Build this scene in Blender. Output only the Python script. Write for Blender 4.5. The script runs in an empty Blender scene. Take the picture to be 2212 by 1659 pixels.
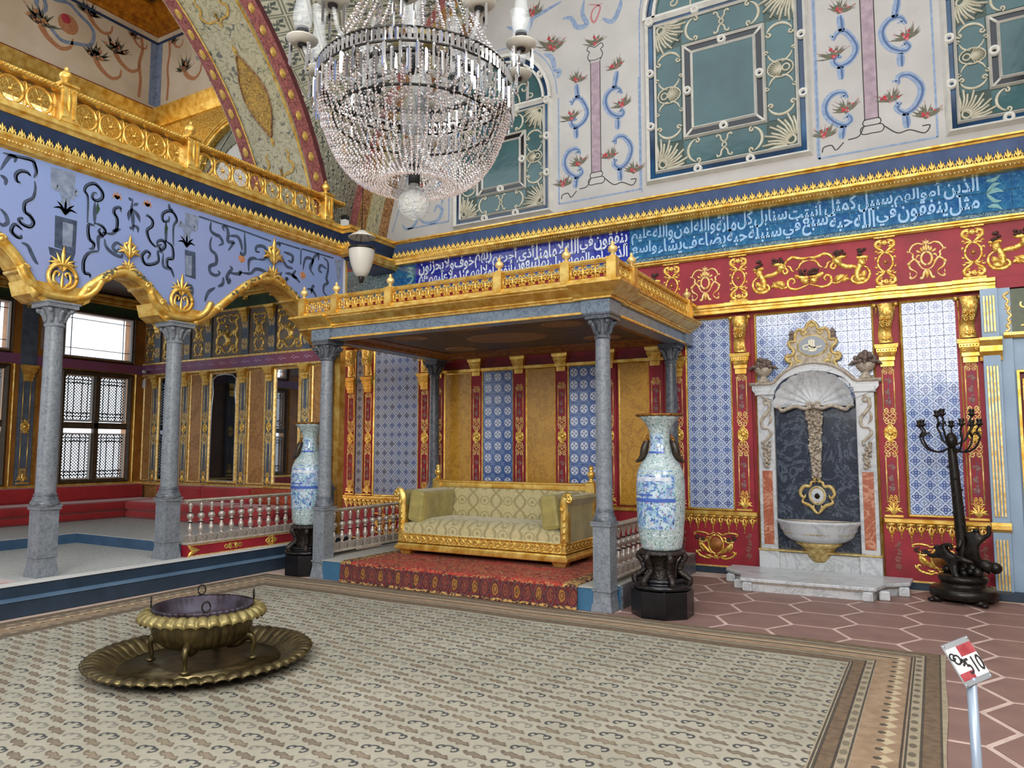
import bpy, bmesh, math, random
from math import sin, cos, pi, sqrt, radians, atan2
from mathutils import Matrix, Vector
random.seed(7)
SC = bpy.context.scene
COL = SC.collection
# ------------------------------------------------------------------ camera, world, light, exposure
cam = bpy.data.cameras.new('camera'); cam_o = bpy.data.objects.new('camera', cam); COL.objects.link(cam_o)
cam.sensor_width = 36.0; cam.lens = 1585.0 / 2212.0 * 36.0
cam.clip_start = 0.05; cam.clip_end = 200
cam_o.location = (0, 0, 1.6); cam_o.rotation_euler = (radians(95.0), 0, radians(29.9))
SC.camera = cam_o
world = bpy.data.worlds.new('overcast_sky'); SC.world = world; world.use_nodes = True
bgn = world.node_tree.nodes['Background']; bgn.inputs[0].default_value = (0.92, 0.96, 1.0, 1); bgn.inputs[1].default_value = 1.9
def area_light(name, loc, target, sx, sy, power, col):
    l = bpy.data.lights.new(name, 'AREA'); l.shape = 'RECTANGLE'; l.size = sx; l.size_y = sy; l.energy = power; l.color = col
    o = bpy.data.objects.new(name, l); COL.objects.link(o); o.location = loc
    o.rotation_euler = (Vector(target) - Vector(loc)).to_track_quat('-Z', 'Y').to_euler(); return o
# front light standing for unseen windows behind the viewer, plus an added side fill
area_light('rear_window_light', (-2.0, -3.3, 4.6), (-4.2, 9.0, 1.9), 7.0, 2.6, 640, (1.0, 0.97, 0.92))
area_light('side_fill_light', (3.9, 1.5, 5.4), (-8.0, 5.5, 2.6), 5.0, 2.4, 330, (1.0, 0.98, 0.95))  # fill added from the right to brighten the arcade, no known window
SC.view_settings.view_transform = 'Standard'; SC.view_settings.look = 'None'
SC.view_settings.gamma = 1.0; SC.view_settings.use_curve_mapping = False
SC.view_settings.exposure = 0.4
SC.cycles.max_bounces = 8; SC.cycles.transparent_max_bounces = 16; SC.cycles.caustics_reflective = False; SC.cycles.caustics_refractive = False
SC.cycles.sample_clamp_indirect = 6.0

# ------------------------------------------------------------------ mesh builder
def cr(pts, n=6, closed=False):
    "Catmull-Rom through 2D/3D points"
    P = [Vector(p) for p in pts]; out = []
    m = len(P); rng = m if closed else m - 1
    for i in range(rng):
        p1, p2 = P[i], P[(i + 1) % m]
        p0 = P[(i - 1) % m] if (closed or i > 0) else p1 * 2 - p2
        p3 = P[(i + 2) % m] if (closed or i < m - 2) else p2 * 2 - p1
        for k in range(n):
            t = k / n; t2 = t * t; t3 = t2 * t
            out.append(0.5 * ((2 * p1) + (p2 - p0) * t + (2 * p0 - 5 * p1 + 4 * p2 - p3) * t2 + (3 * p1 - p0 - 3 * p2 + p3) * t3))
    if not closed: out.append(P[-1].copy())
    return out
def arc(cx, cy, r, a0, a1, n=12, ry=None):
    ry = r if ry is None else ry
    return [Vector((cx + r * cos(radians(a0 + (a1 - a0) * i / n)), cy + ry * sin(radians(a0 + (a1 - a0) * i / n)))) for i in range(n + 1)]
def spi(cx, cy, r0, r1, a0, a1, n=14):
    return [Vector((cx + (r0 + (r1 - r0) * i / n) * cos(radians(a0 + (a1 - a0) * i / n)), cy + (r0 + (r1 - r0) * i / n) * sin(radians(a0 + (a1 - a0) * i / n)))) for i in range(n + 1)]
def mirx(strokes, cx=0):
    "strokes (path, width, profile) plus their mirror images in the line x = cx"
    return strokes + [([Vector((2 * cx - p.x, p.y)) for p in s[0]],) + tuple(s[1:]) for s in strokes]
def miry(strokes, cy=0):
    return strokes + [([Vector((p.x, 2 * cy - p.y)) for p in s[0]],) + tuple(s[1:]) for s in strokes]
def mov(strokes, dx, dy, s=1.0, a=0.0, fx=1):
    c, sn = cos(radians(a)), sin(radians(a))
    return [([Vector((dx + s * (fx * p.x * c - p.y * sn), dy + s * (fx * p.x * sn + p.y * c))) for p in st[0]], st[1] * s) + tuple(st[2:]) for st in strokes]

class MB:
    def __init__(self): self.v = []; self.f = []; self.m = []; self.s = []
    def add(self, vs, fs, smooth=False, mat=0):
        b = len(self.v); self.v += [tuple(p) for p in vs]
        for f in fs: self.f.append(tuple(b + i for i in f)); self.s.append(smooth); self.m.append(mat)
        return self
    def box(self, x0, x1, y0, y1, z0, z1, mat=0, bev=0.0):
        if bev > 0:
            b = min(bev, abs(x1 - x0) * .45, abs(y1 - y0) * .45, abs(z1 - z0) * .45)
            q = [(x0 + b, y0 + b, z0), (x1 - b, y0 + b, z0), (x1 - b, y1 - b, z0), (x0 + b, y1 - b, z0)]
            r = [(x0, y0, z0 + b), (x1, y0, z0 + b), (x1, y1, z0 + b), (x0, y1, z0 + b)]
            r2 = [(x, y, z1 - b) for x, y, _ in r]; q2 = [(x, y, z1) for x, y, _ in q]
            vs = q + r + r2 + q2; fs = [(3, 2, 1, 0), (12, 13, 14, 15)]
            for L in (0, 4, 8):
                for i in range(4): j = (i + 1) % 4; fs.append((L + i, L + j, L + 4 + j, L + 4 + i))
            return self.add(vs, fs, False, mat)
        vs = [(x, y, z) for z in (z0, z1) for y in (y0, y1) for x in (x0, x1)]
        return self.add(vs, [(0, 2, 3, 1), (4, 5, 7, 6), (0, 1, 5, 4), (2, 6, 7, 3), (0, 4, 6, 2), (1, 3, 7, 5)], False, mat)
    def lathe(self, prof, seg=16, c=(0, 0, 0), mat=0, smooth=True, ax='z', rmod=None, a0=0.0, a1=360.0):
        n = len(prof); full = abs(a1 - a0) >= 359.9; cols = seg if full else seg + 1; vs = []
        for i in range(cols):
            a = radians(a0 + (a1 - a0) * i / seg)
            for k, (r, z) in enumerate(prof):
                rr = r * (rmod(a, k) if rmod else 1.0)
                p = (rr * cos(a), rr * sin(a), z)
                if ax == 'x': p = (p[2], p[0], p[1])
                elif ax == 'y': p = (p[1], p[2], p[0])
                vs.append((c[0] + p[0], c[1] + p[1], c[2] + p[2]))
        fs = []
        for i in range(seg):
            j = (i + 1) % cols
            for k in range(n - 1):
                a, b, d, e = i * n + k, j * n + k, j * n + k + 1, i * n + k + 1
                if prof[k][0] < 1e-6: fs.append((a, d, e))
                elif prof[k + 1][0] < 1e-6: fs.append((a, b, d))
                else: fs.append((a, b, d, e))
        return self.add(vs, fs, smooth, mat)
    def tube(self, path, r, seg=6, mat=0, smooth=True, cap=True, flat=1.0):
        P = [Vector(p) for p in path]; n = len(P); R = r if isinstance(r, (list, tuple)) else [r] * n
        vs = []; up = None
        for i in range(n):
            t = (P[min(i + 1, n - 1)] - P[max(i - 1, 0)])
            t = t.normalized() if t.length > 1e-9 else Vector((0, 0, 1))
            if up is None: up = t.orthogonal().normalized()
            up = (up - t * up.dot(t)); up = up.normalized() if up.length > 1e-6 else t.orthogonal().normalized()
            w = t.cross(up)
            for k in range(seg):
                a = 2 * pi * k / seg; vs.append(P[i] + up * (cos(a) * R[i]) + w * (sin(a) * R[i] * flat))
        fs = []
        for i in range(n - 1):
            for k in range(seg):
                l = (k + 1) % seg; fs.append((i * seg + k, i * seg + l, (i + 1) * seg + l, (i + 1) * seg + k))
        if cap: fs += [tuple(range(seg - 1, -1, -1)), tuple((n - 1) * seg + k for k in range(seg))]
        return self.add(vs, fs, smooth, mat)
    def ribbon(self, path, hw, prof='t', h=None, z=0.0, mat=0, flat=False):
        "raised band along a 2D path in the local xy plane; prof: c constant, t tapered at both ends, e thinning to the end, l leaf"
        P = [Vector((p[0], p[1])) for p in path]; n = len(P); h = hw * .8 if h is None else h
        vs = []; sec = ((-1, 0), (-.62, .8), (.62, .8), (1, 0)) if not flat else ((-1, 0), (-1, 1), (1, 1), (1, 0))
        for i in range(n):
            t = (P[min(i + 1, n - 1)] - P[max(i - 1, 0)]); t = t.normalized() if t.length > 1e-9 else Vector((1, 0))
            nn = Vector((-t.y, t.x)); u = i / (n - 1)
            w = hw * (1.0 if prof == 'c' else (.25 + .75 * sin(pi * u) ** .6) if prof == 't' else (1.0 - .75 * u) if prof == 'e' else (.08 + .92 * sin(pi * u ** .8)) if prof == 'l' else (.5 + .5 * sin(pi * u) ** .5))
            hh = h * (1.0 if flat else (.5 + .5 * w / hw))
            for a, b in sec: q = P[i] + nn * (w * a); vs.append((q.x, q.y, z + hh * b))
        fs = []; m = 4
        for i in range(n - 1):
            for k in range(m - 1): fs.append((i * m + k + 1, i * m + k, (i + 1) * m + k, (i + 1) * m + k + 1))
        fs += [(0, 1, 2, 3), tuple((n - 1) * m + k for k in (3, 2, 1, 0))]
        return self.add(vs, fs, not flat, mat)
    def strokes(self, sts, z=0.0, mat=0, flat=False, h=None):
        for s in sts: self.ribbon(s[0], s[1], s[2] if len(s) > 2 else 't', h if h is not None else (s[3] if len(s) > 3 else None), z, mat, flat)
        return self
    def prism(self, poly, z0, z1, mat=0, smooth=False):
        "2D polygon in local xy, from z0 to z1"
        n = len(poly); vs = [(p[0], p[1], z0) for p in poly] + [(p[0], p[1], z1) for p in poly]
        fs = [tuple(range(n - 1, -1, -1)), tuple(range(n, 2 * n))]
        self.add(vs, fs, False, mat)
        b = len(self.v) - 2 * n
        for i in range(n): j = (i + 1) % n; self.f.append((b + i, b + j, b + n + j, b + n + i)); self.s.append(smooth); self.m.append(mat)
        return self
    def sweep(self, prof, path, mat=0, closed=False, smooth=False):
        "profile (out, z) along a horizontal polyline with mitred corners; out is to the right of travel"
        P = [Vector((p[0], p[1])) for p in path]; n = len(P); m = len(prof); vs = []
        for i in range(n):
            a = P[i] - P[i - 1] if (closed or i > 0) else P[1] - P[0]
            b = P[(i + 1) % n] - P[i] if (closed or i < n - 1) else P[i] - P[i - 1]
            a.normalize(); b.normalize(); na = Vector((a.y, -a.x)); nb = Vector((b.y, -b.x))
            k = na + nb; k = k / max(k.dot(na), .2)
            for o, z in prof: vs.append((P[i].x + k.x * o, P[i].y + k.y * o, z))
        fs = []
        for i in range(n if closed else n - 1):
            j = (i + 1) % n
            for k in range(m - 1): fs.append((i * m + k, j * m + k, j * m + k + 1, i * m + k + 1))
        if not closed: fs += [tuple(range(m)), tuple((n - 1) * m + k for k in range(m - 1, -1, -1))]
        return self.add(vs, fs, smooth, mat)
    def ball(self, c, r, seg=8, rings=5, mat=0, sz=1.0):
        return self.lathe([(r * sin(pi * k / rings), -r * sz * cos(pi * k / rings)) for k in range(rings + 1)], seg, c, mat)
    def mesh(self, name, mats):
        me = bpy.data.meshes.new(name); me.from_pydata(self.v, [], self.f)
        for m in (mats if isinstance(mats, (list, tuple)) else [mats]): me.materials.append(m)
        me.polygons.foreach_set('use_smooth', self.s); me.polygons.foreach_set('material_index', self.m); me.update()
        return me

WM = {}
I4 = Matrix.Identity(4)
def link(name, data, parent=None, M=I4):
    o = bpy.data.objects.new(name, data); COL.objects.link(o); WM[o.name] = M.copy()
    if parent is not None: o.parent = parent; o.matrix_basis = WM[parent.name].inverted() @ M
    else: o.matrix_basis = M
    return o
def put(name, mb, mat, parent=None, M=I4, bevel=0.0, sub=0):
    me = mb if isinstance(mb, bpy.types.Mesh) else mb.mesh(name, mat)
    o = link(name, me, parent, M)
    if bevel: b = o.modifiers.new('bevel', 'BEVEL'); b.width = bevel; b.segments = 2; b.limit_method = 'ANGLE'; b.angle_limit = radians(40)
    if sub: s = o.modifiers.new('subdivision', 'SUBSURF'); s.levels = sub; s.render_levels = sub
    return o
def tag(o, label, cat=None, group=None, kind=None):
    o['label'] = label
    if cat: o['category'] = cat
    if group: o['group'] = group
    if kind: o['kind'] = kind
    return o
def thing(name, label, cat, M=I4, group=None):
    return tag(link(name, None, None, M), label, cat, group)
def struct(name, mb, mat, label=None, M=I4):
    o = put(name, mb, mat, None, M); o['kind'] = 'structure'
    if label: o['label'] = label
    return o
def T(x, y=0.0, z=0.0): return Matrix.Translation((x, y, z))
def RZ(a): return Matrix.Rotation(radians(a), 4, 'Z')
def RX(a): return Matrix.Rotation(radians(a), 4, 'X')
def RY(a): return Matrix.Rotation(radians(a), 4, 'Y')
def frame(o, u, v, w): return Matrix(((u[0], v[0], w[0], o[0]), (u[1], v[1], w[1], o[1]), (u[2], v[2], w[2], o[2]), (0, 0, 0, 1)))
YR, XL, YM, XW = 9.7, -7.95, 8.45, -12.85
FR = frame((0, YR, 0), (1, 0, 0), (0, 0, 1), (0, -1, 0))      # right wall: u = x, v = z, w towards the hall
FL = frame((XL, 0, 0), (0, 1, 0), (0, 0, 1), (1, 0, 0))       # arcade wall: u = y, v = z
FM = frame((0, YM, 0), (1, 0, 0), (0, 0, 1), (0, -1, 0))      # end wall of the alcove
FW = frame((XW, 0, 0), (0, 1, 0), (0, 0, 1), (1, 0, 0))       # window wall of the alcove

# ------------------------------------------------------------------ procedural materials
class X:
    "a value in a shader tree; arithmetic on it adds math nodes"
    nt = None
    def __init__(s, k): s.k = k
    @staticmethod
    def op(o, *a):
        n = X.nt.nodes.new('ShaderNodeMath'); n.operation = o
        for i, v in enumerate(a):
            if isinstance(v, X): X.nt.links.new(v.k, n.inputs[i])
            else: n.inputs[i].default_value = float(v)
        return X(n.outputs[0])
    def __add__(s, o): return X.op('ADD', s, o)
    __radd__ = __add__
    def __sub__(s, o): return X.op('SUBTRACT', s, o)
    def __rsub__(s, o): return X.op('SUBTRACT', o, s)
    def __mul__(s, o): return X.op('MULTIPLY', s, o)
    __rmul__ = __mul__
    def __truediv__(s, o): return X.op('DIVIDE', s, o)
    def __lt__(s, o): return X.op('LESS_THAN', s, o)
    def __gt__(s, o): return X.op('GREATER_THAN', s, o)
    def sin(s): return X.op('SINE', s)
    def abs(s): return X.op('ABSOLUTE', s)
    def floor(s): return X.op('FLOOR', s)
    def mod(s, m): return X.op('FLOORED_MODULO', s, m)
    def ss(s, a, b): return X.op('MULTIPLY_ADD', s, 1.0 / (b - a), -a / (b - a)).clamp()
    def clamp(s): n = X.op('ADD', s, 0.0); n.k.node.use_clamp = True; return n
def hyp(a, b): return X.op('SQRT', a * a + b * b)
def xmin(a, b): return X.op('MINIMUM', a, b)
def xmax(a, b): return X.op('MAXIMUM', a, b)
def xang(y, x): return X.op('ARCTAN2', y, x)
def sock(v, inp):
    if isinstance(v, X): X.nt.links.new(v.k, inp)
    elif hasattr(v, 'is_output') and not isinstance(v, (tuple, list)): X.nt.links.new(v, inp)
    else: inp.default_value = v
def c4(c): return (c[0], c[1], c[2], 1.0)
def mix(f, a, b):
    n = X.nt.nodes.new('ShaderNodeMix'); n.data_type = 'RGBA'
    sock(f, n.inputs[0]); sock(c4(a) if isinstance(a, tuple) else a, n.inputs[6]); sock(c4(b) if isinstance(b, tuple) else b, n.inputs[7])
    return n.outputs[2]
def coords(kind='Object'):
    tc = X.nt.nodes.new('ShaderNodeTexCoord'); sp = X.nt.nodes.new('ShaderNodeSeparateXYZ'); X.nt.links.new(tc.outputs[kind], sp.inputs[0])
    return X(sp.outputs[0]), X(sp.outputs[1]), X(sp.outputs[2])
def noise(scale, detail=3.0, rough=.55, vec=None, kind='Object', dist=0.0):
    n = X.nt.nodes.new('ShaderNodeTexNoise'); n.inputs['Scale'].default_value = scale; n.inputs['Detail'].default_value = detail; n.inputs['Roughness'].default_value = rough; n.inputs['Distortion'].default_value = dist
    if vec is None: vec = X.nt.nodes.new('ShaderNodeTexCoord').outputs[kind]
    X.nt.links.new(vec, n.inputs['Vector']); return X(n.outputs[0])
def vec3(a, b, c=0.0):
    n = X.nt.nodes.new('ShaderNodeCombineXYZ')
    for i, q in enumerate((a, b, c)): sock(q, n.inputs[i])
    return n.outputs[0]
def voro(scale, vec=None, feat='F1'):
    n = X.nt.nodes.new('ShaderNodeTexVoronoi'); n.inputs['Scale'].default_value = scale; n.feature = feat
    if vec is None: vec = X.nt.nodes.new('ShaderNodeTexCoord').outputs['Object']
    X.nt.links.new(vec, n.inputs['Vector']); return X(n.outputs[0]), n.outputs.get('Color')
def objrand():
    return X(X.nt.nodes.new('ShaderNodeObjectInfo').outputs['Random'])
def mat(name, col, rough=.5, metal=0.0, bump=None, bstr=.3, bdist=.01, **kw):
    "col: colour tuple or a function that builds nodes and returns a socket; bump: function returning a height"
    m = bpy.data.materials.new(name); m.use_nodes = True; X.nt = m.node_tree; b = m.node_tree.nodes['Principled BSDF']
    c = col() if callable(col) else col
    sock(c4(c) if isinstance(c, tuple) else c, b.inputs['Base Color'])
    r = rough() if callable(rough) else rough
    sock(r, b.inputs['Roughness']); b.inputs['Metallic'].default_value = metal
    if bump:
        bn = X.nt.nodes.new('ShaderNodeBump'); bn.inputs['Strength'].default_value = bstr; bn.inputs['Distance'].default_value = bdist
        sock(bump(), bn.inputs['Height']); X.nt.links.new(bn.outputs[0], b.inputs['Normal'])
    for k, v in kw.items(): sock(v, b.inputs[k.replace('_', ' ')])
    return m
def glass(name, col=(1, 1, 1), rough=0.0, alpha=.25, spec=.5):
    "thin clear glass: mostly see-through with glossy reflections"
    m = bpy.data.materials.new(name); m.use_nodes = True; nt = m.node_tree; X.nt = nt
    out = nt.nodes['Material Output']; nt.nodes.remove(nt.nodes['Principled BSDF'])
    tr = nt.nodes.new('ShaderNodeBsdfTransparent'); tr.inputs[0].default_value = c4(col)
    gl = nt.nodes.new('ShaderNodeBsdfGlossy'); gl.inputs['Roughness'].default_value = rough + .03; gl.inputs['Color'].default_value = (1, 1, 1, 1)
    lw = nt.nodes.new('ShaderNodeLayerWeight'); lw.inputs[0].default_value = spec
    f = (X(lw.outputs['Fresnel']) * .8 + alpha).clamp()
    mx = nt.nodes.new('ShaderNodeMixShader'); sock(f, mx.inputs[0]); nt.links.new(tr.outputs[0], mx.inputs[1]); nt.links.new(gl.outputs[0], mx.inputs[2])
    nt.links.new(mx.outputs[0], out.inputs[0]); return m
def H(h):
    c = [int(h[i:i + 2], 16) / 255 for i in (0, 2, 4)]
    return tuple(x / 12.92 if x < .04045 else ((x + .055) / 1.055) ** 2.4 for x in c)
def vary(a, b, s=6.0, d=4.0, lo=.35, hi=.65): return lambda: mix(noise(s, d).ss(lo, hi), a, b)
def nb(s, d=3.0): return lambda: noise(s, d)
GOLD = mat('gilding', vary(H('FADA7E'), H('D8A23E'), 9, 4), lambda: noise(14, 3).ss(.2, .9) * .25 + .27, .78, nb(60, 3), .35, .004)
GOLDC = mat('carved_gilding', vary(H('FADA7C'), H('CC983A'), 34, 3, .4, .6), .34, .68, nb(55, 2), .55, .01)
GOLDW = mat('shaded_warm_gilding', vary(H('D08A2C'), H('8A4A14'), 18, 4), .45, .55, nb(45, 3), .6, .01)  # gilding with warm shade mixed into its colour, unused
IVGOLD = mat('pale_gilding', vary(H('F6DFA0'), H('D9A94A'), 20, 3), .4, .45, nb(40, 2), .3, .004)
RED = mat('crimson_paint', vary(H('A32232'), H('841826'), 3, 6), .55, 0, nb(150, 2), .12, .002)
REDD = mat('deep_red_paint', vary(H('8A1C28'), H('65121C'), 5, 5), .5)
CREAMW = mat('upper_wall_plaster', vary(H('C0BDB8'), H('AFACA8'), 1.2, 5), .75, 0, nb(90, 2), .08, .002)
BLUEW = mat('arcade_blue_plaster', vary(H('7E96C6'), H('9098C4'), .55, 3, .3, .7), .7, 0, nb(70, 3), .1, .003)
COVE = mat('cove_navy', vary(H('2B4064'), H('22324E'), 4, 4), .6)
COVER_ = mat('cove_blue', vary(H('3B5078'), H('4A6088'), 4, 4), .6)
def _marble(a, b, c, s=3.0, v=.5):
    def f():
        n = noise(s, 9, .7, dist=1.2); m = noise(s * 14, 4, .7)
        base = mix(m.ss(.35, .7), a, b)
        return mix(((n - .5).abs() * -1 + .035).ss(0, .035) * v, base, c)
    return f
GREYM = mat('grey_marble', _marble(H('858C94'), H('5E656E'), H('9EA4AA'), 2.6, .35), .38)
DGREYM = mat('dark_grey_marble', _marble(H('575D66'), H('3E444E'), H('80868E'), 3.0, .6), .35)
BEAM = mat('beam_marble', _marble(H('8494A4'), H('728292'), H('48586E'), 6.0, .8), .35)
WMARB = mat('white_marble', _marble(H('CDD0D2'), H('BCC0C4'), H('8B9098'), 2.5, .6), .32)
STONEC = mat('carved_stone', vary(H('C2B9A8'), H('97897A'), 22, 4), .6, 0, nb(40, 3), .6, .01)
STONEG = mat('gilded_stone', vary(H('D8C284'), H('A88B4E'), 18, 4), .5, .35, nb(35, 3), .5, .01)
BROWNST = mat('weathered_fruit', vary(H('7E6E64'), H('5B4D46'), 20, 4), .7, 0, nb(30, 3), .6, .01)
BLACKM = mat('dark_veined_marble', _marble(H('1D2532'), H('333F52'), H('7C8796'), 3.2, .45), .18)
REDM = mat('red_veined_marble', _marble(H('B0684C'), H('9C4E38'), H('D8A88C'), 3.0, .8), .3)
YELM = mat('yellow_marble', _marble(H('D8A644'), H('C08C30'), H('84581C'), 3.2, .55), .3)
YELA = mat('brown_alcove_marble', _marble(H('B98C58'), H('A0713C'), H('7A4E26'), 1.6, .6), .35)
WBROWN = mat('window_wall_panel', vary(H('B0762E'), H('8A561C'), 2.5, 5), .5)
GREENP = mat('green_panel', vary(H('2E4A2E'), H('22381F'), 8, 4), .5)
GREYP = mat('taupe_panel', vary(H('83786A'), H('6E6458'), 6, 4), .6)
SILVP = mat('lit_taupe_panel', vary(H('A9B4BE'), H('8E98A4'), 6, 4), .45)  # taupe panel with window light mixed into its colour, unused
DWOOD = mat('dark_window_wood', vary(H('4A3A26'), H('362A1A'), 12, 4), .5)
LBLUE = mat('pale_blue_paint', vary(H('9DB6CC'), H('8BA4BC'), 2, 4), .5)
SLATE = mat('pilaster_slate', vary(H('5E6A78'), H('4C5866'), 9, 4), .5)
STEPF = mat('step_riser_paint', vary(H('2A3C4E'), H('223242'), 5, 5), .55, 0, nb(60, 3), .15, .003)
STEPT = mat('step_tread_paint', vary(H('6C8AA4'), H('587490'), 2.5, 5), .55)
DAISB = mat('dais_blue_paint', vary(H('3D6E90'), H('336080'), 5, 5), .5)
PEARL = mat('mother_of_pearl', vary(H('CFC6BC'), H('A89C92'), 30, 3), .22, .35)
DKRING = mat('baluster_ring', H('3A2A24'), .4)
RAILW = mat('bone_rail', vary(H('C6BEAE'), H('A89E8C'), 14, 4), .45)
MIRROR = mat('mirror', H('AEB4BC'), .03, 1.0)
MIRRORD = mat('old_dark_mirror', H('4A505A'), .04, .9)
BRONZE = mat('bronze', vary(H('2E2A26'), H('1E1C1A'), 20, 4), .32, .55, nb(60, 3), .3, .004)
BLACKW = mat('ebonised_wood', vary(H('17161A'), H('0E0E12'), 20, 4), .22)
CARVEDW = mat('carved_dark_wood', vary(H('2E231E'), H('15110F'), 24, 4), .35, 0, nb(30, 3), .8, .02)
BRASS = mat('old_brass', vary(H('A89A66'), H('7C6E40'), 14, 5), .42, .55, nb(70, 3), .3, .003)
BRASSD = mat('tarnished_brass', vary(H('746744'), H('463D28'), 10, 5), .34, .75, nb(60, 3), .3, .003)
BRASSI = mat('brazier_pan', vary(H('5E5866'), H('30262C'), 4, 5), .35, .6)
STEEL = mat('brushed_steel', H('AEB4BA'), .3, .8)
POST = mat('post_paint', H('9FB0C4'), .35, .3)
WHITE = mat('white_paint', H('DCDCD8'), .5)
INK = mat('black_ink', H('18181A'), .6)
PRINTR = mat('printed_red', vary(H('8C2028'), H('B4525A'), 14, 2), .5)
SHADEG = mat('shade_glass', H('DCE2E6'), .06, 0, Alpha=.24)
CRYST = glass('crystal', (.9, .92, .95), .02, .42, .6)
BEADG = glass('crystal_beads', (.74, .77, .8), .04, .36, .6)
FROST = mat('frosted_glass', H('C9C6BC'), .35, 0, Alpha=.82)
SASH = mat('white_sash', H('B8B8B4'), .5)
PURPLE = mat('purple_band', vary(H('7E5A82'), H('8C4A5E'), 1.2, 4), .5)
TEAL = mat('teal_window_glass', lambda: mix(noise(.8, 4).ss(.3, .75), H('2E4A4E'), H('436A6C')), .12, 0, nb(5, 2), .1, .02)
NAVYG = mat('navy_glass', vary(H('16304E'), H('24608C'), 1.0, 3, .45, .75), .1)
BLACKG = mat('black_glass', H('10141A'), .1)
FRAMEW = mat('window_plaster_frame', vary(H('D6D4CC'), H('C6C4BC'), 6, 4), .65)
LACE = mat('window_lace_plaster', vary(H('C9C4B0'), H('B4AE98'), 14, 4), .65)
LACEB = mat('lace_ground', H('33453C'), .3)
PNAVY = mat('paint_dark_slate', vary(H('2E3A50'), H('46546C'), 12, 3), .7)
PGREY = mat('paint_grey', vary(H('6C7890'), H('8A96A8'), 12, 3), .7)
PBLUE = mat('paint_scroll_blue', vary(H('7A8EAC'), H('93A4BC'), 16, 3), .7)
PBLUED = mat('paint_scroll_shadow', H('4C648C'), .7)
PPINK = mat('paint_pink_marble', vary(H('B09CA4'), H('94808C'), 9, 6), .7)
PRED = mat('paint_flower_red', vary(H('C0424A'), H('A02C38'), 30, 2), .7)
PLEAF = mat('paint_leaf', vary(H('6E6C58'), H('565646'), 30, 2), .7)
PORAN = mat('paint_orange', vary(H('C08A5C'), H('A86A48'), 30, 2), .7)
PLINE = mat('paint_line', H('3A3836'), .7)
DGRAPE = mat('paint_dark_fruit', vary(H('5A4038'), H('3E2A28'), 30, 2), .6)
INSCR = mat('inscription_white', H('DDE6F2'), .3)
INSCB = mat('inscription_pale_blue', H('9CC2E4'), .25)
CREAMG = mat('gallery_plaster', vary(H('DAC8AC'), H('CAB496'), 1.5, 5), .75)
BRNCEIL = mat('gallery_dark_ceiling', vary(H('3A281C'), H('5A4630'), 9, 5), .7)
ORANGEG = mat('cove_warm_lit_gilding', vary(H('D88F24'), H('A8620E'), 10, 4), .4, .55, nb(30, 3), .4, .01)  # gold with the gallery's warm light mixed into its colour
CANCEIL = mat('canopy_ceiling_paint', vary(H('5A4632'), H('3C2E24'), 5, 6), .55)
CANRED = mat('canopy_cove_paint', vary(H('6E3A1E'), H('9A6428'), 14, 5), .45, .2)
PLATW = mat('alcove_matting', lambda: mix((coords()[0] * 8.0).mod(1.0).ss(.0, .12) * .4 + noise(30, 3).ss(.3, .7) * .6, H('8F918E'), H('C4C6C2')), .8)
MATW = mat('dais_matting', vary(H('B9B8B0'), H('A3A29A'), 30, 4), .8)
SCREEN = mat('outdoor_bright_lattice', H('141414'), .6)
GROUT = mat('floor_grout', vary(H('D8C0B4'), H('C4AEA2'), 6, 4), .8)
def _ft():
    r = objrand(); a = mix(noise(3.5, 6).ss(.3, .7), H('98786E'), H('7E625C'))
    return mix(r * .6, a, H('8A6E66'))
FTILE = mat('terracotta_floor', _ft, .55, 0, nb(40, 4), .15, .003)
# ---- glazed tiles: local tile coordinates run over one tile
def _tileA(edge=.14, dark=H('1F3C80'), mid=H('4E72B2'), lite=H('D6E0F2')):
    def f():
        x, y, _ = coords(); x = x / edge; y = y / edge
        r = hyp(x, y); a = xang(y, x)
        pet = ((a * 4.0 + pi / 2).sin() * .5 + .5)
        knot = (r - (pet * .17 + .17)).abs().ss(.062, .035) * (r < .44)
        core = (r - .1).abs().ss(.055, .03)
        cx = x.abs() - .5; cy = y.abs() - .5; rc = hyp(cx, cy)
        dots = xmax((hyp(cx + .1, cy) - .04).ss(.02, 0), (hyp(cx, cy + .1) - .04).ss(.02, 0))
        diag = ((x.abs() + y.abs()) - .62).abs().ss(.085, .045) * (xmin(x.abs(), y.abs()) > .1)
        n = noise(9, 2).ss(.35, .65)
        halo = (r - .28).ss(.06, -.04) * .4
        rv = objrand()
        base = mix(n * .35 + rv * .25, lite, H('B4C8E8'))
        c = mix(halo, base, mid)
        c = mix(diag * .75, c, mid)
        c = mix(xmax(xmax(knot, core), dots) * .95, c, mix(rv, dark, H('3558A0')))
        return c
    return f
TILE_A = mat('blue_white_tile', _tileA(), .12, 0, nb(9, 2), .25, .004)
TILE_A2 = mat('blue_white_tile_small_motif', _tileA(.155, H('1A2646'), H('4A5E8A'), H('C2CCDE')), .12, 0, nb(9, 2), .3, .004)
def _tileB():
    e = .175
    x, y, _ = coords(); x = x / e; y = y / e
    r = hyp(x, y); a = xang(y, x)
    disc = (r - .335).ss(.03, -.03)
    pin = ((a * 4.0 + r * 6.0).sin() > -.1) * (r < .27) * (r > .05)
    ring = (r - .385).abs().ss(.03, .01)
    cx = x.abs() - .5; cy = y.abs() - .5
    cr_ = (hyp(cx, cy) - .12).ss(.03, 0) * (xmin(cx.abs(), cy.abs()) > .02)
    c = mix(noise(14, 2).ss(.3, .7), H('3E60A6'), H('5C7EBE'))
    c = mix(cr_ * .8, c, H('A9BEE2'))
    c = mix(ring * .6, c, H('1E3470'))
    c = mix(disc, c, H('DCE4F0'))
    return mix(pin * .85, c, H('34549C'))
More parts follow.
